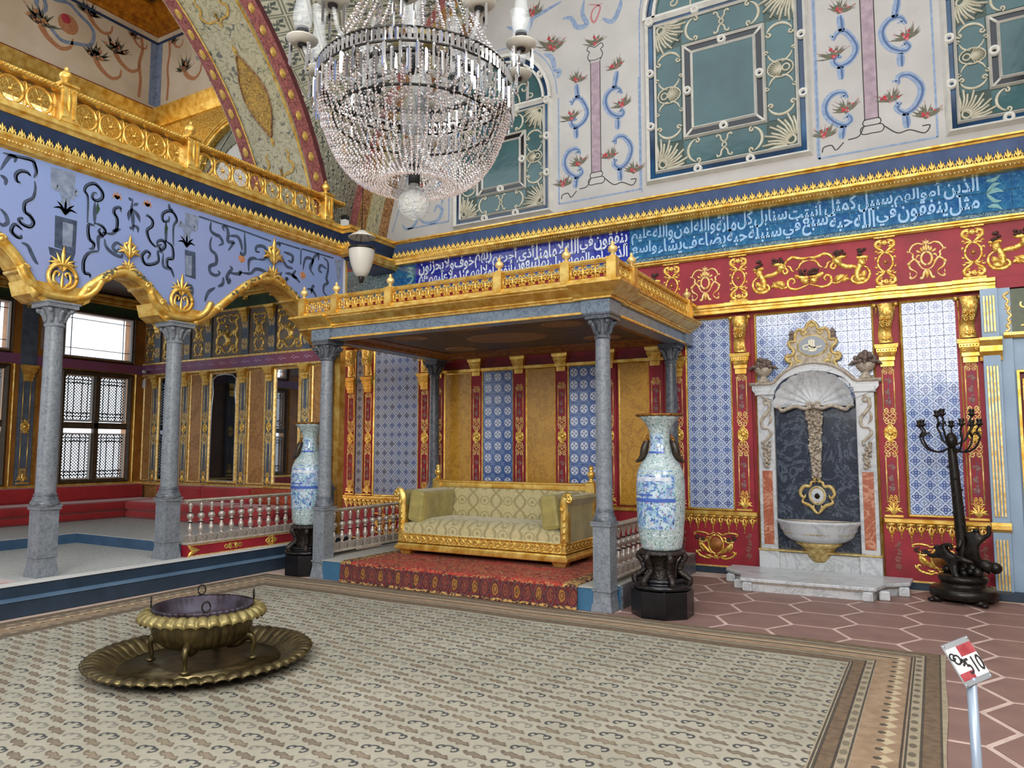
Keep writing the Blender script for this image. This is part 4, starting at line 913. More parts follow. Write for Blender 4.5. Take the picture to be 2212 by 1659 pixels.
# end pier at the corner: plain marble jamb with the attached dark column
pier = struct('wall_corner_pier', MB().box(-8.32, -7.97, 8.5, 8.62, .29, 4.62), GOLD, 'narrow gilded pier closing the arcade beside the canopy')
put('jamb_strip', MB().box(-7.985, -7.955, 8.48, 8.56, 3.4, 4.60), WHITE, pier)
put('wall_corner_above', MB().box(-8.3, -7.80, 8.52, 9.7, 4.56, 5.03), COVE).__setitem__('kind', 'structure')
# ---- gilded balcony railing
rail = lput('balcony_railing', MB().box(1.2, 8.42, 5.03, 5.07, -.05, .09, 0, .01).box(1.2, 8.42, 5.37, 5.43, -.06, .11, 0, .015), GOLD, wallL)
def wheel():
    b = MB(); b.strokes([(arc(0, 0, .125, 0, 360, 20, .135), .018, 'c', .024)])
    for k in range(8): a = 45 * k + 22.5; b.ribbon([(.02 * cos(radians(a)), .02 * sin(radians(a))), (.12 * cos(radians(a)), .125 * sin(radians(a)))], .027, 'l', .018)
    b.ball((0, 0, .012), .024); return b.mesh('wheel_openwork', GOLD)
M_WH = wheel()
def bal_pier():
    b = MB(); b.box(-.085, .085, 0, .42, -.06, .12, 0, .01); b.box(-.1, .1, .40, .44, -.08, .14, 0, .01); b.box(-.1, .1, 0, .04, -.08, .14, 0, .01)
    for s in (-1, 1): b.box(s * .055 - .012, s * .055 + .012, .06, .38, .12, .135)
    b.ribbon([(0, .08), (0, .22), (0, .36)], .03, 'l', .02, .12); return b.mesh('railing_pier', GOLD)
M_BP = bal_pier()
urnp = [(0, .0), (.05, .0), (.05, .012), (.022, .03), (.022, .045), (.06, .075), (.068, .11), (.055, .135), (.05, .145), (.036, .155), (.02, .18), (.022, .2), (.0, .215)]
M_URN = MB().lathe([(r, z) for r, z in urnp], 14, (0, 0, 0), rmod=lambda a, k: 1 + (.07 * cos(a * 10) if 4 <= k <= 7 else 0)).mesh('urn_finial', GOLD)
for u in (2.65, 4.17, 5.69, 8.05):
    p = lput('railing_pier', M_BP, None, rail, u, 5.03, 0)
    put('urn_finial', M_URN, None, p, T(XL + .03, u, 5.47))
ru = [(4.27 + .142 + k * .281) for k in range(5)] + [(5.79 + .138 + k * .277) for k in range(8)] + [4.07 - .142 - k * .28 for k in range(5)]
M_SPL = msh('spindle', mirx([(cr([(0, .15), (.02, .08), (.008, 0)], 4), .014, 'l'), (cr([(.008, 0), (.02, -.08), (0, -.15)], 4), .014, 'l')]), GOLD)
for k, u in enumerate(ru):
    lput('wheel_openwork', M_WH, None, rail, u, 5.22, 0); lput('spindle', M_SPL, None, rail, u + .14, 5.22, .0)
o = put('bead_course', beads([(XL + .12, 2.5, 5.40), (XL + .12, 8.4, 5.40)], .014, .04), GOLD, rail); o['kind'] = 'stuff'
# ================================================================== platform, steps
plat = struct('trim_1', MB().box(-7.78, -7.62, 1.0, 8.55, 0, .150), STEPF, 'lower dark blue step running along the arcade')
put('tread', MB().box(-7.79, -7.61, 1.0, 8.55, .150, .158), STEPT, plat)
pf = struct('floor_alcove', MB().box(-12.85, -7.78, 1.0, 8.6, 0, .272), STEPF, 'raised floor of the alcove behind the columns')
put('edge_board', MB().box(-7.86, -7.765, 1.0, 8.55, .272, .292), WHITE, pf)
put('matting', MB().box(-12.85, -7.86, 1.0, 8.6, .272, .290), PLATW, pf)
ins = put('inner_step', MB().box(-12.85, -10.43, 1.0, 8.45, .29, .415).box(-10.43, -7.98, 5.97, 8.45, .29, .415), mat('inner_step_paint', vary(H('40607E'), H('345270'), 4, 4), .5), pf)
put('inner_matting', MB().box(-12.85, -10.44, 1.0, 8.45, .415, .425).box(-10.44, -8.15, 5.98, 8.45, .415, .425), PLATW, ins)
put('threshold_mat', MB().box(-10.2, -7.9, 2.2, 3.95, .290, .297), mat('faded_pink_mat', vary(H('C9B8B4'), H('C08078'), 6, 4, .5, .62), .9), pf)
# ---- marble columns of the arcade
def column(name, M, label, zb, m, k=1.0, ped=.097, ztop=3.13, zped=1.0, parent=None, group=None, r0=.098, capm=None):
    t = thing(name, label, 'column', M, group) if parent is None else link(name, None, parent, M)
    capm = capm or m
    b = MB(); b.prism([(-ped, -ped), (ped, -ped), (ped, ped), (-ped, ped)], zb + .1, zped)
    fl = .018; b.prism([(-ped - fl, -ped - fl), (ped + fl, -ped - fl), (ped + fl, ped + fl), (-ped - fl, ped + fl)], zb, zb + .02)
    vs = [(s * (ped + fl), t_ * (ped + fl), zb + .02) for s, t_ in ((-1, -1), (1, -1), (1, 1), (-1, 1))] + [(s * ped, t_ * ped, zb + .14) for s, t_ in ((-1, -1), (1, -1), (1, 1), (-1, 1))]
    b.add(vs, [(i, (i + 1) % 4, 4 + (i + 1) % 4, 4 + i) for i in range(4)])
    for z0, z1, e in ((zb + .195, zb + .215, .012), (zped - .03, zped, .015), (zped, zped + .012, .022)): b.box(-ped - e, ped + e, -ped - e, ped + e, z0, z1)
    put('pedestal', b, m, t, M)
    zs = zped + .012; zc = ztop - .24
    put('base_ring', MB().lathe([(r0 * 1.38, zs), (r0 * 1.42, zs + .03), (r0 * 1.3, zs + .045), (r0 * 1.22, zs + .06), (r0 * 1.2, zs + .08), (r0 * 1.08, zs + .09), (r0 * 1.12, zs + .1), (r0 * 1.12, zs + .115), (r0, zs + .125)], 20), DGREYM if m is not DGREYM else m, t, M)
    prof = [(r0 * (1 - .12 * i / 10) * (1 + .015 * sin(pi * i / 10)), zs + .12 + (zc - zs - .12) * i / 10) for i in range(11)]
    put('shaft', MB().lathe(prof, 20), m, t, M)
    r1 = r0 * .88
    b = MB(); b.lathe([(r1 * 1.0, zc - .02), (r1 * 1.16, zc - .01), (r1 * 1.16, zc + .01), (r1 * 1.02, zc + .02), (r1 * 1.1, zc + .1), (r1 * 1.45, zc + .17), (r1 * 1.5, zc + .18)], 20)
    for j in range(8):
        a = 45 * j; L = .1
        pts_ = [(r1 * 1.05 * cos(radians(a)), r1 * 1.05 * sin(radians(a)), zc + .03), (r1 * 1.22 * cos(radians(a)), r1 * 1.22 * sin(radians(a)), zc + .1), (r1 * 1.6 * cos(radians(a)), r1 * 1.6 * sin(radians(a)), zc + .15), (r1 * 1.62 * cos(radians(a)), r1 * 1.62 * sin(radians(a)), zc + .125)]
        b.tube([tuple(p) for p in cr(pts_, 3)], [.012, .02, .024, .026, .026, .026, .022, .018, .014, .01], 5)
        if j % 2: b.ball((r1 * 1.8 * cos(radians(a)), r1 * 1.8 * sin(radians(a)), zc + .155), .03, 7, 4)
    e = r1 * 1.85; q = []
    for cxs, cys in ((-1, -1), (1, -1), (1, 1), (-1, 1)): q.append((cxs * e, cys * e))
    b.prism(q, zc + .18, ztop - .02); b.prism([(x * 1.08, y * 1.08) for x, y in q], ztop - .02, ztop)
    put('capital', b, capm, t, M)
    return t
column('arcade_column', T(-8.03, 4.25, 0), 'grey marble column in front of the bright square window', .29, GREYM)
column('arcade_column', T(-8.03, 5.67, 0), 'grey marble column where the pearl balustrade begins', .29, GREYM)
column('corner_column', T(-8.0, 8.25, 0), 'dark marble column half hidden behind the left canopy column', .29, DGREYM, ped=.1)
# ---- balustrades
def baluster(h=.5):
    b = MB(); s = h / .5
    b.box(-.045, .045, -.045, .045, 0, .095 * s, 0, .006)
    b.lathe([(.03, .095 * s), (.018, .105 * s), (.018, .115 * s), (.034, .15 * s), (.036, .165 * s), (.026, .2 * s), (.014, .235 * s), (.013, .24 * s)], 12)
    b.lathe([(.014, .24 * s), (.03, .243 * s), (.03, .255 * s), (.016, .258 * s)], 12, (0, 0, 0), 1)
    b.lathe([(.03, .258 * s), (.015, .275 * s), (.015, .28 * s), (.034, .295 * s), (.046, .32 * s), (.034, .345 * s), (.015, .36 * s)], 12)
    b.lathe([(.015, .36 * s), (.024, .362 * s), (.024, .372 * s), (.014, .374 * s)], 12, (0, 0, 0), 1)
    b.lathe([(.014, .374 * s), (.016, .4 * s), (.022, .43 * s), (.028, .455 * s), (.03, .465 * s), (.014, .48 * s), (.024, h)], 12)
    return b.mesh('baluster', [PEARL, DKRING])
M_BAL = baluster(.50)
def balustrade(label, p0, p1, zb, step=.147, red=False):
    L = (Vector(p1) - Vector(p0)).length; a = atan2(p1[1] - p0[1], p1[0] - p0[0]); M = T(p0[0], p0[1], 0) @ Matrix.Rotation(a, 4, 'Z')
    t = thing('balustrade', label, 'balustrade', M)
    put('base_rail', MB().box(0, L, -.06, .06, zb, zb + .028, 0, .006), RAILW, t, M)
    put('handrail', MB().box(0, L, -.05, .05, zb + .52, zb + .545, 0, .01).box(0, L, -.028, .028, zb + .508, zb + .52), RAILW, t, M)
    n = int(L / step)
    for k in range(n): put('baluster', M_BAL, None, t, M @ T((k + .5) * L / n, 0, zb + .02))
    return t, M, L
t, M, L = balustrade('mother-of-pearl balustrade on a red plinth between arcade column and left vase', (-7.93, 5.83), (-7.93, 8.12), .43)
put('red_plinth', MB().box(0, L, -.07, .05, .292, .43), RED, t, M)
put('plinth_fillet', MB().box(0, L, -.078, -.07, .292, .304).box(0, L, -.078, -.07, .42, .43), IVGOLD, t, M)
FB = frame((-7.858, 0, 0), (0, 1, 0), (0, 0, 1), (1, 0, 0))
for u, me in ((6.5, msh('plinth_ornament', mirx(miry([(cr([(0, .02), (.04, .03), (.08, .01), (.11, .02), (.14, .0)], 4), .009, 't'), (cr([(.02, .0), (.05, .015), (.08, .0)], 3), .012, 'l')])), GOLD)), (7.12, msh('plinth_ornament', mirx(miry([(cr([(0, .06), (.03, .04), (.06, .02), (.1, .0)], 4), .014, 't'), (cr([(0, .03), (.03, .015), (.05, 0)], 3), .016, 'l')])), GOLD)), (5.9, msh('plinth_ornament', miry([(cr([(-.06, .06), (-.02, .03), (.04, .01), (.1, 0)], 4), .02, 'l')]), GOLD))):
    put('plinth_ornament', me, None, t, FB @ T(u, .362, 0))
# ================================================================== upper right wall: windows and painted panels
FU = frame((0, 9.66, 0), (1, 0, 0), (0, 0, 1), (0, -1, 0))
def uput(name, mb, m, parent, u=0, v=0, w=0): return put(name, mb, m, parent, FU @ T(u, v, w))
def ring(r, t, h): return MB().lathe([(r - t, 0), (r - t * .8, h), (r + t * .2, h), (r + t * .4, 0)], 16)
M_BOSS = ring(.05, .028, .05).mesh('ring_boss', FRAMEW)
M_BOSSC = MB().lathe([(0, .006), (.03, .006)], 12).mesh('boss_hole', BLACKG)
def lace_corner(s):
    q = []
    for k in range(11):
        a = 2 + 86 * k / 10; L = (.30 + .05 * (k % 2)) * s
        q.append(([Vector((.10 * s * cos(radians(a)), .10 * s * sin(radians(a)))), Vector((L * .7 * cos(radians(a)), L * .7 * sin(radians(a)))), Vector((L * cos(radians(a + 4)), L * sin(radians(a + 4))))], .0085 * s, 'c'))
    q += [(arc(.06 * s, .06 * s, .045 * s, 0, 360, 12), .009 * s, 'c')]
    return q
M_LACE = {}
def window(name, u0, u1, v0, vt, label):
    W = u1 - u0; s = W / 2.1; fw = .045 * s; nv = .085 * s
    win = put(name, rframe(u0 - .05, u1 + .05, v0 - .05, vt + .02, .07, 0, .07), FRAMEW, None, FU); win['kind'] = 'structure'; win['label'] = label
    uput('backing', ubox(u0, u1, v0, vt, 0, .012), LACEB, win)
    def bar(a, b, c, d, h=.06, m=FRAMEW, nm='bar'): return uput(nm, ubox(a, b, c, d, .01, h, .008), m, win)
    # navy strip with ring bosses, then white bar, lace zone, white bar, black strip, white bar, centre pane
    for a, b, c, d in ((u0, u0 + nv, v0, vt), (u1 - nv, u1, v0, vt), (u0 + nv, u1 - nv, v0, v0 + nv), (u0 + nv, u1 - nv, vt - nv, vt)): bar(a, b, c, d, .022, NAVYG, 'navy_strip')
    a0, a1, b0, b1 = u0 + nv, u1 - nv, v0 + nv, vt - nv
    uput('inner_bar', rframe(a0, a1, b0, b1, fw, .0, .06), FRAMEW, win)
    z = .36 * s; c0, c1, d0, d1 = a0 + fw + z, a1 - fw - z, b0 + fw + z * 1.0, b1 - fw - z * 1.0
    for q in ((a0 + fw, c0, d0, d1), (c1, a1 - fw, d0, d1), (c0, c1, b0 + fw, d0), (c0, c1, d1, b1 - fw)):
        i_ = .012; uput('side_pane', ubox(q[0] + i_, q[1] - i_, q[2] + i_, q[3] - i_, .012, .018), TEAL, win)
    uput('inner_bar', rframe(c0, c1, d0, d1, fw, 0, .06), FRAMEW, win)
    e = fw + .07 * s
    uput('black_strip', ubox(c0 + fw, c1 - fw, d0 + fw, d1 - fw, .01, .016), BLACKG, win)
    uput('inner_bar', rframe(c0 + e, c1 - e, d0 + e, d1 - e, fw, 0, .055), FRAMEW, win)
    uput('centre_pane', ubox(c0 + e + fw, c1 - e - fw, d0 + e + fw, d1 - e - fw, .012, .022), TEAL, win)
    for cx, cy in ((c0, d0), (c1, d0), (c1, d1), (c0, d1)):
        ix = e * (1 if cx == c0 else -1); iy = e * (1 if cy == d0 else -1)
        uput('mitre_bar', MB().ribbon([(cx + ix * .3, cy + iy * .3), (cx + ix * 1.2, cy + iy * 1.2)], .018 * s, 'c', .05), FRAMEW, win)
    # lace: corner fans, C-scrolls, shells, cross pieces
    key = round(s, 3)
    if key not in M_LACE:
        fan = MB().prism([(0, 0), (.42 * s, .0), (.36 * s, .2 * s), (.2 * s, .36 * s), (0, .42 * s)], .0, .004, 1); fan.strokes([(q_[0], q_[1] * 1.35) + tuple(q_[2:]) for q_ in lace_corner(s * 1.25)], .004, 0, False, .02)
        fan.strokes([(spi(.60 * s, .18 * s, .17 * s, .17 * s, 250, 110, 12), .02 * s, 't'), (spi(.56 * s, .31 * s, .035 * s, .008, 90, -240), .013 * s, 'c'), (spi(.57 * s, .04 * s, .035 * s, .008, 270, 600), .013 * s, 'c'), (spi(.18 * s, .60 * s, .17 * s, .17 * s, 200, 340, 12), .02 * s, 't'), (spi(.31 * s, .56 * s, .035 * s, .008, 0, 330), .013 * s, 'c'), (spi(.04 * s, .57 * s, .035 * s, .008, 180, -150), .013 * s, 'c')], .004, 0, False, .02)
        sh = MB().prism([(p.x, p.y) for p in arc(0, 0, .165 * s, 0, 360, 14, .12 * s)[:-1]], 0, .004, 1)
        sh.strokes([([Vector((-.03 * s, 0)), Vector((.14 * s * cos(radians(a)), .11 * s * sin(radians(a))))], .007 * s, 'c') for a in range(-75, 76, 15)] + [(arc(-.07 * s, 0, .045 * s, 0, 360, 12), .01 * s, 'c'), (arc(0, 0, .16 * s, 0, 360, 18, .115 * s), .01 * s, 'c')], .004, 0, False, .02)
        cs = MB().strokes(mirx([(spi(0, .24 * s, .15 * s, .15 * s, -85, -10, 8), .013 * s, 't'), (spi(.175 * s, .24 * s, .03 * s, .008, 180, -150), .01 * s, 'c')]), .0, 0, False, .02)
        xx = MB().strokes(miry(mirx([(cr([(0, .03 * s), (.04 * s, .08 * s), (.05 * s, .13 * s), (.09 * s, .15 * s), (.1 * s, .12 * s)], 4), .012 * s, 'c')])) + [(arc(0, 0, .03 * s, 0, 360, 10), .01 * s, 'c')], 0, 0, False, .02)
        M_LACE[key] = (fan.mesh('lace_fan', [LACE, LACEB]), sh.mesh('lace_shell', [LACE, LACEB]), cs.mesh('lace_scroll', LACE), xx.mesh('lace_cross', LACE))
    fan, sh, cs, xx = M_LACE[key]; o = fw
    for x, y, ang in ((a0 + o, b0 + o, 0), (a1 - o, b0 + o, 90), (a1 - o, b1 - o, 180), (a0 + o, b1 - o, 270)): put('lace_fan', fan, None, win, FU @ T(x, y, .018) @ RZ(ang))
    vm = (d0 + d1) / 2; um = (c0 + c1) / 2
    for x, f in (((a0 + o + c0) / 2, 0), ((a1 - o + c1) / 2, 180)):
        put('lace_shell', sh, None, win, FU @ T(x, vm, .018) @ RZ(f))
        for a in (0, 180): put('lace_scroll', cs, None, win, FU @ T(x, vm, .02) @ RZ(a))
    for y in ((b0 + o + d0) / 2, (b1 - o + d1) / 2): put('lace_cross', xx, None, win, FU @ T(um, y, .02))
    hh = vt - v0
    for x, y in [(u0 + nv / 2, v0 + hh * t) for t in (.33, .66, .985)] + [(u1 - nv / 2, v0 + hh * t) for t in (.33, .66, .985)] + [(u0 + W * t, v0 + nv / 2) for t in (.33, .66)] + [(u0 + W * t, vt - nv / 2) for t in (.33, .66)] + [(um, d0 + fw + .035 * s), (um, d1 - fw - .035 * s), (c0 + fw + .035 * s, vm), (c1 - fw - .035 * s, vm)]:
        b = put('ring_boss', M_BOSS, None, win, FU @ T(x, y, .015)); put('boss_hole', M_BOSSC, None, b, FU @ T(x, y, .015))
    # arched head
    R = W / 2; cx = (u0 + u1) / 2
    def half(r0, r1, w0, w1, nm, m):
        P = arc(cx, vt, r1, 0, 180, 28); Q = arc(cx, vt, r0, 180, 0, 28) if r0 > 0 else [Vector((cx, vt))]
        uput(nm, MB().prism([tuple(p) for p in P + Q], w0, w1), m, win)
    half(R - nv, R, .0, .022, 'navy_strip', NAVYG); half(R - .0, R + .05, 0, .07, 'head_moulding', FRAMEW); half(R - nv - fw, R - nv, 0, .06, 'head_moulding', FRAMEW)
    half(0, R - nv - fw, 0, .014, 'head_pane', TEAL); uput('transom', ubox(u0, u1, vt, vt + fw, 0, .06, .01), FRAMEW, win)
    q = []
    for k in range(9):
        a = 10 + 20 * k; q.append(([Vector((.1 * s * cos(radians(a)), .1 * s * sin(radians(a)))), Vector((.36 * s * cos(radians(a)), .36 * s * sin(radians(a))))], .012 * s, 'l'))
    q += mirx([(spi(.5 * s, .28 * s, .13 * s, .02 * s, 200, -200, 20), .014 * s, 'c'), (spi(.28 * s, .56 * s, .11 * s, .02 * s, 260, -140, 18), .014 * s, 'c'), (spi(.66 * s, .12 * s, .07 * s, .02, 120, 480, 14), .012 * s, 'c'), (arc(0, 0, .42 * s, 0, 90, 10), .014 * s, 'c')])
    uput('lace_head', MB().strokes(q, 0, 0, False, .02), LACE, win, cx, vt + fw, .014)
    for a in (30, 90, 150):
        put('ring_boss', M_BOSS, None, win, FU @ T(cx + (R - nv / 2) * cos(radians(a)), vt + (R - nv / 2) * sin(radians(a)), .015))
    return win
window('window_1', -6.60, -4.89, 5.19, 6.93, 'arched teal stained window partly behind the chandelier')
window('window_2', -3.32, -1.22, 5.33, 7.68, 'tall arched teal window at the top centre right')
window('window_3', .31, 2.02, 5.25, 6.93, 'arched teal window cut off by the right edge')
# ---- painted panels
PC = [[[-0.4,1.28],[-0.35,1.36],[-0.26,1.36],[-0.17,1.22],[-0.14,1.09],[-0.21,0.97],[-0.33,0.93],[-0.4,0.99],[-0.39,1.05],[-0.31,1.04]],[[-0.33,0.93],[-0.32,0.84],[-0.32,0.75]],[[-0.26,0.5],[-0.31,0.58],[-0.43,0.58],[-0.51,0.48],[-0.51,0.35],[-0.43,0.23],[-0.31,0.16],[-0.23,0.21],[-0.27,0.3]],[[-0.31,0.16],[-0.33,0.08],[-0.34,-0.01]],[[-0.29,1.36],[-0.3,1.48],[-0.31,1.59]],[[0.41,1.26],[0.35,1.36],[0.24,1.36],[0.16,1.27],[0.16,1.14],[0.24,1.0],[0.37,0.93],[0.43,0.97],[0.39,1.05]],[[0.34,0.91],[0.34,0.82],[0.34,0.74]],[[0.3,0.53],[0.31,0.62],[0.41,0.62],[0.51,0.51],[0.54,0.38],[0.47,0.22],[0.36,0.16],[0.27,0.24],[0.32,0.3]],[[0.36,0.16],[0.37,0.05],[0.37,-0.03]],[[0.29,1.37],[0.32,1.49],[0.34,1.62]],[[-0.27,-0.04],[-0.15,-0.02],[-0.09,0.09]],[[0.13,0.05],[0.27,-0.07],[0.4,-0.06],[0.55,-0.13],[0.61,-0.05],[0.53,-0.04]],[[-0.57,-0.14],[-0.55,-0.08],[-0.46,-0.07],[-0.41,-0.14],[-0.32,-0.06]]]
def bunch(seed, n=14, s=1.0, up=True):
    "painted bouquet: blunt leaves, stems with buds, round blossoms"
    r = random.Random(seed); b = MB()
    for k in range(n):
        a = radians(r.uniform(-75, 75)); L = r.uniform(.08, .19) * s; x0 = r.uniform(-.03, .03) * s
        b.ribbon([(x0, 0), (x0 + L * .5 * sin(a) + r.uniform(-.012, .012) * s, L * .5 * cos(a)), (x0 + L * sin(a), L * cos(a))], r.uniform(.007, .015) * s, 'l', .0015, 0, 0, True)
        if k % 3 == 0: b.ribbon([(x0 + L * sin(a), L * cos(a)), (x0 + (L + .04 * s) * sin(a), (L + .04 * s) * cos(a))], .014 * s, 'l', .002, 0, 1, True)
    for k in range(int(n * .6)):
        a = radians(r.uniform(-70, 70)); q = r.uniform(.0, .12) * s; rr = r.uniform(.012, .024) * s
        b.lathe([(0, .003), (rr * .8, .0026), (rr, 0)], 8, (q * sin(a), q * cos(a), 0), (1, 1, 2, 0)[k % 4])
    return b
PROSE = mat('paint_rose', vary(H('C88888'), H('B06A70'), 30, 2), .7)
FLM = [bunch(k, 24, 1.0).mesh('painted_flowers', [PLEAF, PRED, PROSE]) for k in range(4)]
def leafy(b, pts):
    "short curled leaves along a painted scroll"
    for i in (2, len(pts) - 3):
        p, q_ = pts[i], pts[i + 1]; d = (Vector(q_) - Vector(p)); n = Vector((-d.y, d.x)).normalized()
        b.ribbon([p, (p[0] + n.x * .05 + d.x * .4, p[1] + n.y * .05 + d.y * .4), (p[0] + n.x * .07 + d.x * 1.0, p[1] + n.y * .07 + d.y * 1.0)], .016, 'l', .0015, 0, 0, True)
def painted_panel(cu, base, u0, u1, top):
    P = put('painted_panel', MB().strokes([([Vector((u0, top)), Vector((u0, base - .21))], .012, 'c'), ([Vector((u0, base - .21)), Vector((u1, base - .21))], .012, 'c'), ([Vector((u1, base - .21)), Vector((u1, top))], .012, 'c')], 0, 0, True, .0015), PBLUE, wallU, FU @ T(0, 0, .0006))
    uput('painted_column', ubox(cu - .075, cu + .075, base + .16, base + 1.85, 0, .0015), PPINK, P)
    uput('column_outline', MB().strokes([([Vector((cu - .075, base + .16)), Vector((cu - .075, base + 1.85))], .006, 'c'), ([Vector((cu + .075, base + .16)), Vector((cu + .075, base + 1.85))], .006, 'c')] + mirx([(cr([(cu, base + .17), (cu + .08, base + .165), (cu + .1, base + .12), (cu + .08, base + .09)], 4), .006, 'c'), (cr([(cu, base + .09), (cu + .1, base + .085), (cu + .13, base + .04), (cu + .1, base - .01), (cu, base - .01)], 4), .006, 'c'), (cr([(cu + .075, base + 1.86), (cu + .12, base + 1.95), (cu + .09, base + 2.03), (cu + .13, base + 2.06), (cu + .1, base + 2.12), (cu, base + 2.08)], 4), .006, 'c'), (cr([(cu, base + 1.88), (cu + .1, base + 1.9)], 3), .005, 'c')], cu), 0, 0, True, .0022), PLINE, P)
    for k, s in enumerate(PC):
        pts_ = [(p.x + cu, p.y + base) for p in cr(s, 5)]; m = PLINE if k >= 10 else PBLUE; w = .007 if k >= 10 else (.045 if len(s) == 3 else .042)
        b = MB().ribbon(pts_, w, 'p' if k < 10 else 'c', .0015, 0, 0, True)
        if k < 10 and len(s) > 4: leafy(b, pts_)
        uput('painted_scroll', b, m, P, 0, 0, .0006)
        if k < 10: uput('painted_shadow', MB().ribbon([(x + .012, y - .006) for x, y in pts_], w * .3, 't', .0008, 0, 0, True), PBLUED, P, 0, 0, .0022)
    for k, (x, y) in enumerate(((-.31, 1.62), (.34, 1.66), (-.4, 1.05), (.42, 1.06), (-.27, .32), (.21, .33), (-.01, 2.12), (-.54, .05), (.58, .05))):
        put('painted_flowers', FLM[k % 4], None, P, FU @ T(cu + x, base + y, .003) @ RZ((k * 37) % 40 - 20) @ Matrix.Diagonal((1.0, 1.0, 1, 1)))
    return P
painted_panel(-4.13, 5.46, -4.74, -3.46, 6.9)
painted_panel(-.50, 5.43, -1.12, .18, 8.5)
PL = put('painted_panel', MB().strokes([([Vector((-7.6, 5.3)), Vector((-6.75, 5.3))], .012, 'c'), ([Vector((-6.75, 5.3)), Vector((-6.75, 6.9))], .012, 'c'), (cr([(-7.93, 5.28), (-7.7, 5.9), (-7.4, 6.7), (-6.9, 7.6)], 6), .012, 'c')], 0, 0, True, .0015), PBLUE, wallU, FU @ T(0, 0, .0006))
for s in ([(-7.72, 5.4), (-7.62, 5.3), (-7.45, 5.35), (-7.4, 5.5), (-7.5, 5.58), (-7.55, 5.5)], [(-7.4, 5.5), (-7.25, 5.36), (-7.0, 5.34), (-6.88, 5.5), (-6.98, 5.6), (-7.05, 5.5)], [(-7.5, 5.6), (-7.45, 5.8), (-7.35, 5.95)], [(-6.9, 5.6), (-6.85, 5.8), (-6.9, 6.0), (-7.0, 5.95)]):
    uput('painted_scroll', MB().ribbon([tuple(p) for p in cr(s, 5)], .03, 't', .0015, 0, 0, True), PBLUE, PL, 0, 0, .0006)
for x, y, k in ((-7.3, 5.98, 0), (-6.92, 6.1, 1), (-7.1, 6.6, 2)): put('painted_flowers', FLM[k], None, PL, FU @ T(x, y, .002))
PD = put('painted_panel', MB().strokes([(arc(-5.745, 6.98, .98, 0, 180, 24), .01, 'c'), (arc(-2.27, 7.75, 1.17, 0, 180, 24), .01, 'c'), ([Vector((-3.44, 5.2)), Vector((-3.44, 7.75))], .01, 'c'), ([Vector((-1.10, 5.2)), Vector((-1.10, 7.75))], .01, 'c')], 0, 0, True, .0015), PBLUE, wallU, FU @ T(0, 0, .0006))
PT = [[[-5.65,8.31],[-5.51,8.22],[-5.44,8.08],[-5.26,8.17],[-5.18,8.31],[-4.93,8.37],[-4.68,8.43]],[[-4.66,8.15],[-4.52,8.11],[-4.42,7.94],[-4.26,7.94],[-4.33,8.12],[-4.3,8.33]],[[-4.01,7.95],[-3.85,7.86],[-3.74,8.02],[-3.71,8.15]],[[-4.23,8.24],[-4.05,8.16],[-4.07,8.04],[-4.14,7.93],[-4.19,8.03],[-4.14,8.15],[-4.0,8.19]],[[-4.98,7.67],[-4.86,7.59],[-4.81,7.44],[-4.81,7.35]],[[-4.81,7.35],[-4.72,7.32],[-4.76,7.22]]]
for k, s in enumerate(PT): uput('painted_scroll', MB().ribbon([tuple(p) for p in cr(s, 5)], .04 if k != 3 else .016, 't', .0015, 0, 0, True), PBLUE if k != 3 else mat('paint_pink_ribbon', H('B8787A'), .7), PD, 0, 0, .0006)
for x, y, k in ((-4.81, 7.68, 0), (-5.18, 8.35, 3), (-4.9, 7.75, 2)): put('painted_flowers', FLM[k], None, PD, FU @ T(x, y, .002) @ Matrix.Diagonal((1.25, 1.25, 1, 1)))
# ================================================================== great arches and pendentive
def band(name, m, fa, fb, n, parent=None, kind=None, label=None, fc=None):
    "ruled surface between two curves fa(t), fb(t), t in 0..1; a thin backing gives it thickness"
    vs = []
    for i in range(n + 1): t = i / n; vs += [fa(t), fb(t)]
    o = put(name, MB().add(vs, [(2 * i, 2 * i + 1, 2 * i + 3, 2 * i + 2) for i in range(n)], True), m, parent)
    if kind: o['kind'] = kind
    if label: o['label'] = label
    return o
A0, A1 = math.asin((5.03 - 3.79) / 5.65), radians(88)
def ca(r, x): return lambda t: (x, 2.79 + r * cos(A0 + (A1 - A0) * t), 3.79 + r * sin(A0 + (A1 - A0) * t))
archL = band('wall_great_arch', ARCHC, ca(5.32, -7.98), ca(5.32, -9.25), 40, None, 'structure', 'great painted arch over the gilded balcony')
band('inner_red_border', ARCHR, ca(5.305, -9.0), ca(5.305, -9.22), 40, archL)
band('inner_gold_line', GOLD, ca(5.30, -8.97), ca(5.30, -9.0), 40, archL); band('outer_gold_line', GOLD, ca(5.30, -7.985), ca(5.30, -8.03), 40, archL)
band('arch_back_face', ARCHR, ca(5.32, -9.25), ca(5.6, -9.25), 40, archL)
band('outer_red_border', ARCHR, ca(5.32, -7.98), ca(5.58, -7.96), 40, archL)
band('dark_red_line', ARCHD, ca(5.58, -7.96), ca(5.66, -7.95), 40, archL)
M_RDL = MB().lathe([(0, .012), (.03, .012), (.055, .004), (.06, 0)], 12).mesh('gold_roundel', ARCHG)
